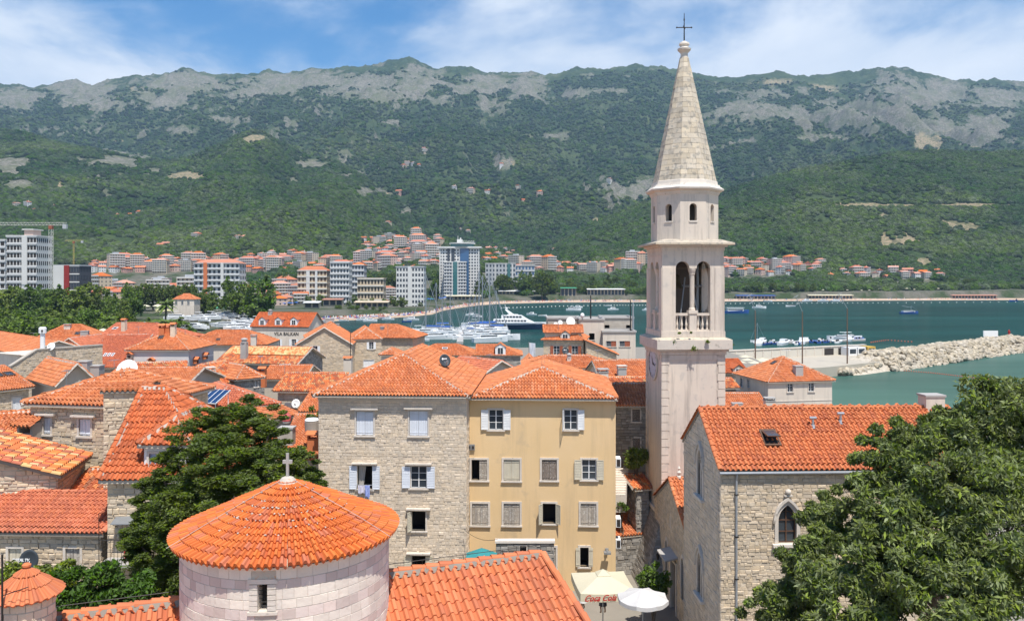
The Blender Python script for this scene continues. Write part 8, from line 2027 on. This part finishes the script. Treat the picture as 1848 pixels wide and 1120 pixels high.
def boat(name, label, cat, hm, L, B, Hh, houses=(), wins=(), extra=None, deckm=None, bow=.35):
    root = thing(name, label, cat); mb = MB(); hull(mb, L, B, Hh, bow); mb.build('hull', hm, root)
    for (x0,x1,w,z0,z1,sl) in houses:
        mb = MB(); mb.hexa([(x0,-w/2,z0),(x1,-w/2,z0),(x1,w/2,z0),(x0,w/2,z0),(x0+.05*sl,-w*.44,z1),(x1-sl,-w*.44,z1),(x1-sl,w*.44,z1),(x0+.05*sl,w*.44,z1)], .5); c = mb.build('cabin', M_HUL, root)
        mb = MB(); a, b = z0+(z1-z0)*.42, z0+(z1-z0)*.82; sx = sl*.6
        mb.box(x0+.3,x1-sx-.2,-w/2-.02,w/2+.02,a,b); mb.build('window', M_GLS, c, kind='stuff')
    if extra: extra(root)
    return Placer(root)
def sail_x(root, m=14, L=12):
    mb = MB(); mb.tube([(.6,0,1),(.6,0,m)], .17, 6); mb.tube([(.6,0,m*.62),(.6,1.0,m*.62)], .04, 4); mb.tube([(.6,-1.0,m*.62),(.6,0,m*.62)], .04, 4); mb.tube([(.6,0,2.2),(-L*.36,0,2.2)], .09, 6); mb.build('mast', M_GRY, root)
    mb = MB(); mb.tube([(.6,0,m-.1),(L*.48,0,1.5)], .07, 4); mb.tube([(.6,0,m-.1),(-L*.48,0,1.4)], .06, 4); mb.tube([(.6,0,m*.9),(.4,1.7,1.2)], .025, 3); mb.tube([(.6,0,m*.9),(.4,-1.7,1.2)], .025, 3); mb.build('rigging', M_GRY, root)
    mb = MB(); mb.tube([(.4,0,2.4),(-L*.34,0,2.4)], .2, 6); mb.build('sail_cover', M_BLUC, root)
def fly_x(root):
    mb = MB(); mb.tube([(-2.4,-1.3,2.6),(-2.2,-1.3,4.0)], .05, 4); mb.tube([(-2.4,1.3,2.6),(-2.2,1.3,4.0)], .05, 4); mb.hexa([(-3,-1.5,3.9),(.2,-1.5,4.0),(.2,1.5,4.0),(-3,1.5,3.9),(-3,-1.5,4.0),(.2,-1.5,4.1),(.2,1.5,4.1),(-3,1.5,4.0)]); mb.build('canopy', M_HUL, root)
def open_x(root):
    mb = MB(); mb.box(-2.5,-2.2,-.25,.25,.4,1.2); mb.build('outboard_motor', M_IRON, root); mb = MB(); mb.box(-1.0,-.2,-.5,.5,.55,.75); mb.build('bench', M_TEAK, root)
BT = {'sail': boat('sailing_yacht', None, 'sailing boat', M_HUL, 12, 3.6, 1.2, [(-2.5,3.2,2.2,1.2,1.75,1.5)], extra=sail_x),
      'cruiser': boat('motor_yacht', None, 'motor boat', M_HUL, 13, 4, 1.6, [(-4.5,3.8,3.2,1.6,2.7,2.6)], extra=fly_x),
      'cabin': boat('cabin_boat', None, 'motor boat', M_HUL, 7.5, 2.6, .9, [(-1.6,2.0,1.9,.9,2.0,1.2)]), 'open': boat('open_boat', None, 'small boat', M_HUL, 5.2, 2.0, .6, extra=open_x), 'openb': boat('open_boat', None, 'small boat', M_HBL, 5.2, 2.0, .6, extra=open_x)}
def sea_y(row): return EYE*FOC/(row-HZ)
rb = random.Random(12)
BL = {'sail': 'white sailing yacht with a bare mast', 'cruiser': 'white motor yacht with a dark window band', 'cabin': 'small white cabin boat', 'open': 'small open white boat', 'openb': 'small open blue boat'}
def put(kind, px, row, where, rz=None, s=1.0, zs=None, Y=None, z=0.0, lab=None, grp=True):
    Y = Y or sea_y(row); rz = rb.choice([0,3.14])+rb.uniform(-.4,.4) if rz is None else rz
    BT[kind].put(((px-CX)/FOC*Y, Y, z), rz, s, (lab or BL[kind]+' '+where), (BL[kind].split(' with')[0]+'s '+where) if grp and not lab else None, zs=zs)
M_ = 'moored in the marina'
for (px, row, s) in ((800,600,1.0),(772,607,1.5),(862,597,1.2),(868,600,1.6),(874,598,1.5),(880,601,1.55),(856,603,.9),(887,604,1.4),(893,600,1.1),(810,603,1.1),(790,598,1.3),(845,598,.9)): put('sail', px, row, M_, s=s, zs=1.3)
for (px, row, s) in ((790,612,1.0),(818,611,.8),(838,612,.8),(876,607,1.0),(905,613,1.2),(885,617,1.15),(760,603,1.0),(840,603,.8),(852,588,.9)): put('cruiser', px, row, M_, s=s)
for (px, row) in ((655,578),(668,580),(742,578),(850,569),(862,572),(592,580),(775,598),(812,600),(829,600),(846,609),(760,615),(781,596),(700,577),(835,595)): put('cabin', px, row, M_, s=rb.uniform(.9,1.3))
for (px, row) in ((668,573),(690,574),(745,597),(756,600),(734,581),(641,576),(620,579),(585,582)): put('open' if rb.random() < .6 else 'openb', px, row, 'near the head of the bay', s=rb.uniform(.9,1.4))
for (px, row, k, s) in ((1035,560,'cruiser',.95),(1043,555,'cabin',1.1),(1106,559,'cabin',1.2),(1098,552,'open',1.3),(959,568,'cabin',1.0),(979,570,'open',1.2),(1168,560,'cabin',1.1),(1168,558,'open',1.0),(1370,556,'cabin',1.6),(1426,553,'open',2.0),(1456,542.8,'cabin',1.6),(1485,543,'cabin',1.6),(1508,543,'cabin',1.6),(1386,544,'open',2.0),(1828,539.5,'openb',2.5)): put(k, px, max(row,543.8), 'at anchor out in the bay', s=s)
for i in range(30):
    px = 1362+i*6.6+rb.uniform(-2,2); row = 620-i*.14+rb.uniform(-4,4)-(2 if i > 18 else 0); put(rb.choice(['cabin','open','open','openb']), px, row, 'moored along the pontoons by the pier', s=rb.uniform(.8,1.2), rz=1.2+rb.uniform(-.3,.3))
put('cruiser', 1516, 613, '', s=.8, lab='larger white motor boat at the end of the pier pontoons'); put('cruiser', 1535, 612, '', s=.75, lab='motor boat with a canopy beside the last pontoon'); put('sail', 1368, 617, '', s=.55, lab='little yacht with a short mast among the pontoon boats')
for i in range(58):
    r_ = rb.random(); px = 322+r_*140+rb.uniform(-5,5); row = 579+rb.uniform(0,20); Y = 36000/(row-HZ)*.95; put(rb.choice(['cabin','cabin','open','cruiser']), px, row, 'laid up close together in the boat yard', s=rb.uniform(.8,1.15), Y=Y, z=max(1.6, tz(px, Y)+.6))
# one-off vessels
def superyacht():
    Y = 405.0; x = (934-CX)/FOC*Y; root = thing('superyacht', 'long white superyacht with a dark hull and raked radar arch', 'yacht', (x, Y, 0), rz=-.10); WL[root.name] = Vector((0,0,0)); mb = MB(); hull(mb, 31, 7.2, 2.1, .5, stern=.85); mb.build('hull', M_NAVY, root)
    mb = MB(); hull(mb, 31.2, 7.0, 1.1, .35, z=2.3, stern=.85); mb.build('topsides', M_HUL, root)
    for (x0,x1,w,z0,z1,sl) in ((-12,9,6,3.3,5.2,4),(-8,5,5,5.2,7.2,3.2),(-5,.5,3.6,7.2,7.6,.5)):
        mb = MB(); mb.hexa([(x0,-w/2,z0),(x1,-w/2,z0),(x1,w/2,z0),(x0,w/2,z0),(x0,-w*.45,z1),(x1-sl,-w*.45,z1),(x1-sl,w*.45,z1),(x0,w*.45,z1)], .5); c = mb.build('cabin', M_HUL, root); mb = MB()
        if z1-z0 > 1: 
            for i in range(int((x1-x0-sl)/1.6)): mb.box(x0+1+i*1.6,x0+2.2+i*1.6,-w/2-.02,w/2+.02,z0+(z1-z0)*.4,z0+(z1-z0)*.8)
            mb.build('window', M_GLS, c, kind='stuff')
    mb = MB(); mb.hexa([(-4,-1.6,7.6),(-2,-1.6,7.6),(-2,1.6,7.6),(-4,1.6,7.6),(-6.4,-1,10),(-5.4,-1,10),(-5.4,1,10),(-6.4,1,10)]); mb.tube([(-6,0,10),(-6.4,0,12.5)], .12, 5); mb.ellipsoid((-5.6,0,10.6),.6,.6,.6,8,5); mb.box(-7.4,-4.6,-.15,.15,10.9,11.05); mb.build('radar_arch', M_HUL, root)
superyacht()
def vessel(label, px, row, L, hm, cm, mast_=0, rz=0.0, canopy=True):
    Y = sea_y(row); root = thing('boat', label, 'boat', ((px-CX)/FOC*Y, Y, 0), rz=rz); WL[root.name] = Vector((0,0,0)); mb = MB(); hull(mb, L, L*.27, L*.09, .6); mb.build('hull', hm, root); mb = MB(); mb.box(-L*.38,L*.25,-L*.11,L*.11,L*.09,L*.17,.5); c = mb.build('cabin', cm, root); mb = MB(); mb.box(-L*.36,L*.23,-L*.112,L*.112,L*.12,L*.155); mb.build('window', M_GLS, c)
    if canopy: mb = MB(); mb.box(-L*.42,L*.28,-L*.12,L*.12,L*.21,L*.225,.5); mb.build('canopy', M_HUL, root)
    mb = MB()
    for x in (-L*.4, L*.26):
        for y in (-L*.11, L*.11): mb.tube([(x,y,L*.09),(x,y,L*.21)], .06, 4)
    if mast_: mb.tube([(L*.1,0,L*.17),(L*.1,0,L*mast_)], .12, 5); mb.tube([(L*.1,0,L*mast_*.8),(-L*.42,0,L*mast_*1.0)], .08, 4); mb.tube([(L*.1,0,L*mast_),(L*.48,0,L*.15)], .05, 4)
    mb.build('post', M_GRY, root)
vessel('blue-hulled excursion boat with a white canopy out in the bay', 1329, 565, 19, M_HBL, M_HUL, 0, .05); vessel('small blue fishing trawler with a slanting boom in the open bay', 1641, 566, 14, M_HBL, M_HUL, .42, .1, False)
for k in BT: BT[k].done()
# jetty between the yachts
def slab(name, label, cat, P, z0, z1, m, group=None):
    n = len(P); mb = MB(); mb.add([(x,y,z0) for x,y in P]+[(x,y,z1) for x,y in P], [tuple(range(n,2*n)), tuple(range(n))[::-1]]+[(i,(i+1)%n,n+(i+1)%n,n+i) for i in range(n)], .5); o = mb.build(name, m); return tag(o, label, cat, group)
G = lambda px, row, z=0: ((px-CX)/FOC*(EYE-z)*FOC/(row-HZ), (EYE-z)*FOC/(row-HZ))
slab('jetty', 'concrete jetty running out between the moored yachts', 'jetty', [G(824,616,1),G(836,616,1),G(836,596,1),G(830,596,1)], -1, 1.0, M_CON); slab('jetty', 'floating pontoon with finger berths beside the pier', 'jetty', [G(1362,619,.6),G(1562,612,.6),G(1562,610.5,.6),G(1362,617,.6)], -.3, .6, M_CON); slab('jetty', 'small wooden bathing jetty on the near beach', 'jetty', [G(637,566.5,1),G(664,566.5,1),G(664,565,1),G(637,565,1)], -.5, 1, M_TEAK)
# ---------------------------------------------------------------- pier, breakwater, light masts
slab('pier', 'wide stone pier deck behind the pale hipped-roof house', 'pier', [(50,196),(79,204),(101,219),(110,246),(58,232)], -2, 2.6, mat('pier_deck', (.46,.41,.33), ns=.3))
def pier_wall():
    a, b = at(1311, 634, 223), at(1562, 623, 244); root = thing('pier_wall', 'long cream parapet wall along the pier ending in a yellow kiosk', 'wall', (a.x, a.y, 2.6)); u = (b-a); u.z = 0; W = u.length; u.normalize(); n = Vector((-u.y,u.x,0)); F = lambda x, y, z: Vector((a.x,a.y,0))+u*x+n*y+Vector((0,0,z)); mb = MB(); mb.box(0,W,0,.8,0,5.1,F=F); mb.build('wall', mat('pier_wall', (.60,.56,.48), ns=.3), root)
    mb = MB()
    for i in range(int(W/3.2)): mb.box(i*3.2,i*3.2+.25,-.12,0,2.6,5.0,F=F)
    mb.build('buttress', M_STW, root, kind='stuff'); mb = MB(); mb.box(-.2,W+.2,-.2,1,5.1,5.3,F=F); mb.build('coping', M_STW, root)
    for (x, m, lab) in ((W-11,M_WHT,0),(W-7.5,M_WHT,0),(W-3.5,mat('kiosk_yellow', (.62,.40,.08)),1)): mb = MB(); mb.box(x,x+3.2,-4,-1,2.6,5.0,F=F); k_ = mb.build('kiosk', m, root); mb = MB(); mb.box(x+.4,x+2.8,-4.05,-4,3.2,4.5,F=F); mb.build('window', M_GLS, k_)
    for (x, w) in ((36,3.5),(41.5,2.6)): mb = MB(); mb.box(x,x+w,-.16,-.0,2.7,4.6,F=F); mb.build('opening', M_DRK, root)
pier_wall()
slab('boardwalk', 'low wooden boardwalk at the foot of the pier wall', 'deck', [(G(1478,664,1.8)),(G(1584,653,1.8)),(G(1584,649,1.8)),(G(1478,658,1.8))], .6, 1.8, M_TEAK)
for i, (px, row) in enumerate(((1322,652),(1335,655),(1349,651),(1362,656),(1376,650),(1392,655),(1409,650),(1345,645))):
    x, y = G(px, row, 4.8); parasol('parasol', 'cream square cafe parasol on the pier terrace', (x, y, 2.6), 2.0, 2.2, M_CRMC, sq=True, rise=.7, valance=.2)['group'] = 'cafe parasols on the pier terrace'
def breakwater():
    rr = random.Random(3); root = thing('breakwater', 'long breakwater of pale boulders curving out to a white sign and red beacon', 'breakwater', (140, 250, 0)); P0, P1 = Vector((102,226,0)), Vector((187,294,0)); RM = mat('boulder', (.50,.43,.325), ns=1, col2=(.31,.265,.20), rnd=.22, bump=.6, bs=4, na=1)
    mes = []
    for v in range(6):
        bm = bmesh.new(); bmesh.ops.create_icosphere(bm, subdivisions=1, radius=1)
        for w in bm.verts: w.co *= rr.uniform(.72,1.15); w.co.x *= 1.2; w.co.z *= .8
        me = bpy.data.meshes.new('boulder'); bm.to_mesh(me); bm.free(); me.materials.append(RM); mes.append(me)
    axis = (P1-P0).normalized(); nn = Vector((axis.y,-axis.x,0)); L_ = (P1-P0).length; mb = MB()
    pts = [(0,4.3),(L_*.9,4.3),(L_,3.2)]
    V = []; Fc = []
    for i, (s, z) in enumerate(((-24,1.0),(0,3.8),(L_*.95,4.0),(L_+3,-.5))):
        c = P0+axis*s+Vector((0,0,0)); c2 = Vector((0,0,0)); V += [c+nn*8-Vector((0,0,1.5)), c+nn*2.5+Vector((0,0,z-.4)), c-nn*3+Vector((0,0,z-.2)), c-nn*9-Vector((0,0,1.5))]
    for i in range(3):
        for j in range(3): Fc.append((i*4+j, i*4+4+j, i*4+5+j, i*4+1+j))
    mb.add(V, Fc, .5); mb.build('core', RM, root); items = []
    for i in range(2300):
        s = rr.uniform(-24, L_+4); d = rr.uniform(-3, 8.2 if s > -3 else 5); bulge = .8*math.sin(s*.11)+.6*math.sin(s*.31); base = 4.0 if s > 0 else max(1.2, 3.0+s*.12); z = base*(1-max(0, (d-2.5+bulge*.5))/5.6)+rr.uniform(-.2,.35); r = rr.uniform(.45,1.05)
        if s > L_-3: z = min(z, 3.8-(s-L_+3)*.5)
        if s < -4 and d < 3: continue
        p = P0+axis*s+nn*d; p.z = max(-.2, z); items.append((p, r))
    items.sort(key=lambda q: -q[1]/q[0].y+ (0 if proj(q[0])[0] < 1860 else 1)); M3 = [Matrix.Rotation(rr.uniform(0,6.28), 4, 'Z') @ Matrix.Rotation(rr.uniform(0,3.14), 4, 'X') for _ in range(40)]
    for k, (p, r) in enumerate(items):
        me = mes[k % 6]; MM = Matrix.Translation(p) @ M3[k % 40] @ Matrix.Scale(r, 4)
        if k < 300: link('boulder', me, root, M=MM)
        else: mb2.add([MM @ v.co for v in me.vertices], [tuple(q.vertices) for q in me.polygons], rr.random())
    mb2.build('rubble', RM, root, kind='stuff')
    c = P0+axis*(L_*.84); 
    r2 = thing('notice_board', 'white notice board on the breakwater crest', 'sign', (c.x, c.y, 4)); q = at(1788, 602, 285); mb = MB(); mb.box(q.x-2.6,q.x+2.6,q.y,q.y+.3,q.z-1.0,q.z+1.1); mb.build('board', M_WHT, r2); mb = MB(); mb.box(q.x-2.4,q.x-2.1,q.y+.05,q.y+.25,3.0,q.z-1); mb.box(q.x+2.1,q.x+2.4,q.y+.05,q.y+.25,3.0,q.z-1); mb.build('post', M_GRY, r2)
    q = at(1821, 606, 297); r3 = thing('beacon', 'small red harbour beacon at the head of the breakwater', 'beacon', (q.x, q.y, 3.5)); mb = MB(); mb.lathe([(.55,-1),(.5,.4),(.35,.5),(.32,1.4),(.5,1.5),(.5,1.7)], q, 10); mb.build('tower', M_REDC, r3); mb = MB(); mb.lathe([(.25,1.7),(.25,2.1),(.05,2.4)], q, 8); mb.build('lantern', M_REDC, r3)
mb2 = MB(); breakwater()
for i, (px, py0, px1, py1, lab) in enumerate(((1363,560,1352,533,'closest to the bell tower'),(1448,562,1436,535,'standing between the other two'),(1529,556,1514,531,'farthest along the pier'))):
    Y = 214; p = at(px, 640, Y); root = thing('light_mast', 'tall bent floodlight mast on the pier, the one '+lab, 'light mast', (p.x, Y, 2.6)); a, b = at(px, py0, Y), at(px1, py1, Y); mb = MB(); mb.tube([(p.x,Y,2.6), a], [.20,.13], 8); mb.build('pole', mat('rust_brown', (.16,.10,.07)), root); mb = MB(); mb.tube([a, b], .08, 6); d = (b-a).normalized(); n_ = Vector((.8,.5,.35)).normalized()
    for f in (.55,.78,1.0): c = a.lerp(b, f); mb.tube([c-n_*1.1, c+n_*1.1], .06, 4)
    mb.build('lamp_arm', M_GRY, root)
def buoys(label, pts, n, m, r=.35):
    mb = MB()
    for i in range(n):
        t = i/(n-1)*(len(pts)-1); k = min(int(t), len(pts)-2); f = t-k; px = pts[k][0]*(1-f)+pts[k+1][0]*f; row = pts[k][1]*(1-f)+pts[k+1][1]*f; x, y = G(px, row); mb.ellipsoid((x,y,.1), r, r, r, 6, 4)
    tag(mb.build('buoy_line', m), label, 'buoy line', kind=None)
M_BUO = mat('buoy', (.75,.72,.66)); M_BUR = mat('red_buoy', (.6,.12,.06))
buoys('row of white swimming buoys off the near beach', [(706,566),(772,566)], 14, M_BUO, .55); buoys('long row of white swimming buoys along the far beach', [(905,556),(1000,553),(1100,551),(1170,551)], 42, M_BUO, .6); buoys('buoy row continuing on the sea side of the bell tower', [(1310,548),(1450,547),(1600,546.5),(1848,545)], 50, M_BUO, .55)
buoys('red and white float line in the shallow water behind the breakwater', [(1614,668),(1680,673),(1740,680),(1800,687)], 46, M_BUR, .17); buoys('loose string of red floats off the pier head', [(1572,618),(1600,614),(1645,617)], 16, M_BUR, .3)
# ---------------------------------------------------------------- beach life
def bp(name, m, label):
    root = thing(name, None, 'parasol'); mb = MB(); mb.lathe([(1.6,2.0),(.9,2.35),(.03,2.6)], (0,0,0), 8, cap=False); mb.build('canopy', m, root); mb = MB(); mb.tube([(0,0,0),(0,0,2.5)], .05, 4); mb.build('pole', M_GRY, root); return label, Placer(root)
BP = {'red': bp('beach_parasol', M_REDC, 'red beach parasol'), 'blue': bp('beach_parasol', M_BLUC, 'blue beach parasol'), 'green': bp('beach_parasol', M_GRNC, 'green beach parasol'), 'cream': bp('beach_parasol', M_CRMC, 'cream beach parasol'), 'yellow': bp('beach_parasol', M_YELC, 'pale yellow parasol')}
rp = random.Random(4)
def shade(kind, px0, px1, r0, r1, n, where, s=1.0):
    for i in range(n):
        px = px0+(px1-px0)*(i+rp.random())/n; f = (px-px0)/(px1-px0); row = r0+(r1-r0)*f+rp.uniform(-1.2,1.2); Y = (EYE-1.8)*FOC/(row-HZ); z = max(tz(px, Y), 1.0); lb, P = BP[kind]; P.put(((px-CX)/FOC*Y, Y, z), rp.random(), s*rp.uniform(.85,1.15), lb+' '+where, lb+'s '+where)
shade('red', 590, 700, 553, 551, 26, 'in the red patch on the near beach', 1.15); shade('red', 690, 705, 556, 555, 4, 'at the end of the red patch'); shade('blue', 772, 830, 547, 543.5, 20, 'in the blue patch below the hotel', 1.1); shade('red', 820, 850, 544.5, 543, 7, 'beside the blue patch below the hotel')
shade('green', 338, 420, 573, 563, 26, 'in the slanting green row at the boat yard', 1.1); shade('yellow', 280, 340, 576, 574, 9, 'above the boat yard', 1.4); shade('cream', 150, 330, 573, 569, 12, 'of the cafe gardens behind the park', 1.9); shade('blue', 505, 535, 556, 556, 5, 'near the round green trees', 1.1); shade('yellow', 440, 470, 556, 556, 5, 'under the round green trees', 1.1); shade('green', 745, 780, 548, 547, 7, 'before the grey office clump'); shade('cream', 960, 1160, 536, 536, 26, 'on the long far beach', 1.2); shade('cream', 1310, 1700, 537.5, 536.5, 30, 'on the beach across the bay', 1.2); shade('yellow', 800, 870, 540, 539, 9, 'on the terrace at the hotel foot', 1.5)
for k in BP: BP[k][1].done()
x = at(186, 590, 190); parasol('parasol', 'big cream cafe parasol behind the broad orange roof', (x.x, x.y, 5), 2.6, 7.6, M_CRMC, 8, .9); x = at(261, 580, 230); parasol('parasol', 'teal green cafe parasol behind the salmon roof', (x.x, x.y, 5), 3.0, 6.9, M_TEAL, 8, 1.1)
def beach_people():
    mb = MB(); rr = random.Random(2); cols = [mat('skin', (.42,.25,.17)), M_REDC, M_BLUC, M_WHT, M_BRN]
    for i in range(900):
        px = rr.choice([rr.uniform(440,560), rr.uniform(580,860), rr.uniform(580,860), rr.uniform(880,1170), rr.uniform(1300,1800)]); S = float(shoreY(px)); Y = S+rr.uniform(3, 22 if px > 740 else 14); x = (px-CX)/FOC*Y; z = max(tz(px, Y), 1.0)+.1; k = rr.randrange(5)
        if rr.random() < .4: mb.ellipsoid((x,Y,z+.85), .28, .22, .85, 5, 4, mi=k)
        else: mb.box(x-.9,x+.9,Y-.35,Y+.35,z,z+.35,mi=rr.choice([3,3,1,2]))
    mb.build('beach_crowd', cols, kind='stuff')
beach_people()
def lowbar(label, px0, px1, row, Yz, m, h=3.2, D=8, cat='beach bar'):
    a = (px0-CX)/FOC*Yz; b = (px1-CX)/FOC*Yz; z = max(1.2, tz((px0+px1)/2, Yz)); root = thing('beach_bar', label, cat, ((a+b)/2, Yz, z)); mb = MB(); mb.hexa([(a-.5,Yz-1,z+h),(b+.5,Yz-1,z+h),(b+.5,Yz+D,z+h+.9),(a-.5,Yz+D,z+h+.9),(a-.5,Yz-1,z+h+.3),(b+.5,Yz-1,z+h+.3),(b+.5,Yz+D,z+h+1.2),(a-.5,Yz+D,z+h+1.2)]); mb.build('awning', m, root); mb = MB(); mb.box(a,b,Yz+2,Yz+D-.5,z-.5,z+h); mb.build('wall', WM['sand'], root); mb = MB(); n = max(2, int((b-a)/4))
    for i in range(n): x = a+(b-a)*i/n; mb.box(x+.6,x+(b-a)/n-.6,Yz+1.95,Yz+2,z+.8,z+h-.5)
    mb.build('window', M_FW, root, kind='stuff')
for q in (('low beach bar under a long cream awning by the hotel', 805, 868, 0, 830, M_CRMC, 4), ('orange-roofed beach restaurant beside the promenade', 582, 617, 0, 640, M_ORF, 5), ('white pavilion with a flat roof on the long far beach', 1060, 1128, 0, 940, M_WHT, 7), ('small mint green beach house on the long far beach', 1012, 1040, 0, 930, M_GRNC, 13), ('beach bar under a white sheet roof among the trees', 900, 965, 0, 935, M_WHT, 4), ('cream awning bar on the beach across the bay', 1460, 1540, 0, 985, M_CRMC, 4), ('blue-shaded bar on the beach across the bay', 1330, 1400, 0, 965, M_HBL, 4), ('long low canopy at the back of the near beach', 640, 700, 0, 600, WM['sand'], 4), ('white tent roofs between the bushes of the near beach', 548, 575, 0, 590, M_WHT, 4), ('low kiosk row at the far end of the bay', 1720, 1800, 0, 1010, M_ORF, 4)): lowbar(*q[:6], h=q[6])
for (px0, px1, top, Y, lab) in ((128,172,578,330,'white and blue kiosk building behind the park'),(310,352,533,440,'cream villa with an orange roof at the beach road')):
    pass
h = H('villa', 'cream villa with an orange roof and a terrace at the beach road', tuple(at(311, 540, 420)), tuple(at(351, 540, 420)), float(at(311,540,420).z), 9, 3, 'hip', zb=1, tile=T_OR, wall_m=M_CRM, tw=.5, tl=.8, mort=False)
for x in (318, 329, 340): h.win('f', x-2, x+2, 543, 550, frame=.2)
h.build()
# two people under the big parasol
def person(label, base, skinm, topm, botm, face=0.0, hgt=1.72):
    root = thing('person', label, 'person', base); c, s = math.cos(face), math.sin(face)
    J = {'p':(0,0,.95,.15),'c':(0,0,1.25,.16),'n':(0,0,1.46,.07),'h':(0,.02,1.56,.10),'t':(0,.01,1.70,.085),'ls':(-.19,0,1.40,.065),'le':(-.25,.06,1.14,.048),'lw':(-.16,.26,1.02,.036),'lh':(-.12,.34,1.02,.035),'rs':(.19,0,1.40,.065),'re':(.27,-.02,1.13,.048),'rw':(.29,.06,.90,.036),'rh':(.29,.08,.81,.035),'lp':(-.10,0,.90,.10),'lk':(-.12,.05,.50,.065),'la':(-.12,-.02,.09,.045),'lf':(-.13,.14,.04,.04),'rp':(.10,0,.90,.10),'rk':(.12,.03,.50,.065),'ra':(.13,-.05,.09,.045),'rf':(.14,.11,.04,.04)}
    E = ['pc','cn','nh','ht','c-ls','ls-le','le-lw','lw-lh','c-rs','rs-re','re-rw','rw-rh','p-lp','lp-lk','lk-la','la-lf','p-rp','rp-rk','rk-ra','ra-rf']
    names = list(J); k = hgt/1.78; vs = [((x*c-y*s)*k, (x*s+y*c)*k, z*k) for x,y,z,r in J.values()]; ed = [(names.index(e.split('-')[0]), names.index(e.split('-')[1])) if '-' in e else (names.index(e[0]), names.index(e[1])) for e in E]
    me = bpy.data.meshes.new('body'); me.from_pydata(vs, ed, []); o = bpy.data.objects.new('body', me); COL.objects.link(o); o.parent = root; md = o.modifiers.new('skin', 'SKIN'); md.use_smooth_shade = True; me.skin_vertices.new() if not me.skin_vertices else None
    for i, (x,y,z,r) in enumerate(J.values()): me.skin_vertices[0].data[i].radius = (r*k, r*k)
    me.skin_vertices[0].data[0].use_root = True; o.modifiers.new('sub', 'SUBSURF').render_levels = 1; me.materials.append(skinm)
    def shell(name, prof, m): mb = MB(); mb.lathe([(r*k, z*k) for r, z in prof], (0,0,0), 14, cap=False); q = mb.build(name, m, None, smooth=True); q.parent = root; q.location = (0,0,0)
    shell('shirt', [(.21,.92),(.20,1.1),(.22,1.3),(.20,1.42),(.08,1.48)], topm); shell('skirt', [(.24,.48),(.21,.75),(.19,.95)], botm)
    mb = MB(); mb.ellipsoid((0,-.01,1.66*k), .115, .125, .12, 10, 6); q = mb.build('hair', M_BRN, None, smooth=True); q.parent = root; q.location = (-.02*s*-1, -.03, 0)
p = at(1088, 1106, 45.5); person('person in a purple and orange top standing under the lettered parasol', (p.x, p.y, 5.0 if p.z < 5 else p.z-.0), MATS['skin'], mat('purple_print', (.20,.12,.42), ns=14, na=1, col2=(.62,.25,.10)), mat('dark_cloth', (.05,.05,.07)), .3)
p = at(1052, 1100, 46); person('person in a red and white top half hidden by the salmon nave roof', (p.x, p.y, p.z), MATS['skin'], M_REDC, M_WHT, 1.2)
for i, (px, row, Y, hgt, lab) in enumerate(((60,612,128,2.2,'beside the white round stack'),(250,600,120,2.0,'on the salmon roof by the stone chimney'),(334,600,108,2.2,'on the steep hipped roof'),(376,662,86,2.4,'on the mottled roof above the solar panel'),(470,660,92,2.2,'on the little tiled gable'),(514,676,78,2.0,'over the rubble-wall house'),(583,592,120,2.4,'behind the big stone gable'),(700,592,138,2.2,'on the far stone wing'),(884,655,92,2.0,'on the salmon roof behind the tall houses'),(1008,590,134,2.6,'beside the three white dishes'),(1078,646,96,2.0,'on the hipped roof by the tower'),(120,690,70,2.0,'on the stepped orange roof'),(1420,645,103,2.0,'on the pale house by the sea'),(206,672,74,2.2,'near the very large white dish'))):
    p = at(px, row+4, Y); q = p+Vector((0,0,hgt*.62)); root = thing('tv_antenna', 'thin metal television aerial '+lab, 'aerial', p); mb = MB(); mb.tube([p-Vector((0,0,.8)), q], .025, 4); mb.build('mast', M_GRY, root); mb = MB(); d = Vector((math.cos(i*1.3), math.sin(i*1.3), 0)); s_ = Vector((-d.y, d.x, 0)); mb.tube([q-d*.5, q+d*.6], .018, 4)
    for k in range(5): c = q+d*(-.4+k*.22); mb.tube([c-s_*.3, c+s_*.3], .012, 3)
    mb.build('aerial_element', M_GRY, root)
def cable(label, a, b, sag): mb = MB(); a, b = Vector(a), Vector(b); mb.tube([a.lerp(b, t/10)-Vector((0,0,sag*4*(t/10)*(1-t/10))) for t in range(11)], .014, 4); tag(mb.build('cable', M_IRON), label, 'cable')
cable('black cable running down the pale stone house by its corner', at(838,735,50.2), at(836,1000,50.2), 0); cable('cable strung from the stone annex towards the teal parasol', at(898,972,47), at(838,955,49.8), .3)
# rails, tables and steps in the lane
root = thing('cafe_table', 'dark cafe table under the lettered parasol', 'table', (p.x+2.3, p.y-.6, 5)); mb = MB(); mb.lathe([(.45,.72),(.45,.76)], (p.x+2.3,p.y-.6,5), 14); mb.build('table_top', M_BRN, root); mb = MB(); mb.lathe([(.25,0),(.04,.06),(.04,.72)], (p.x+2.3,p.y-.6,5), 8); mb.build('table_leg', M_IRON, root)
root = thing('steps', 'pale stone steps climbing the alley beside the yellow house', 'steps', at(1120, 880, 55)); mb = MB()
for i in range(11): a, b = at(1110-i*.2, 892-i*4.6, 53.8+i*.28), at(1129+i*.5, 892-i*4.6, 53.8+i*.28); mb = MB(); mb.box(a.x,b.x,a.y,a.y+.32,a.z-1.2,a.z); mb.build('step', M_STW, root)
h = H('house', 'low orange roof half in shadow at the end of the alley', (1104,968), (1164,962), 7.7, 4, 1.1, 'shed', ov=.1, tile=T_OR, wall_m=M_MORD, st=ST_GREY, k=6); h.build()
h = H('house', 'old mottled roof edge above the alley steps', (1146,882), (1178,880), 10.8, 2, .5, 'shed', ov=.2, tile=T_OLD, wall_m=M_MORD, st=ST_GREY, k=6); h.build()
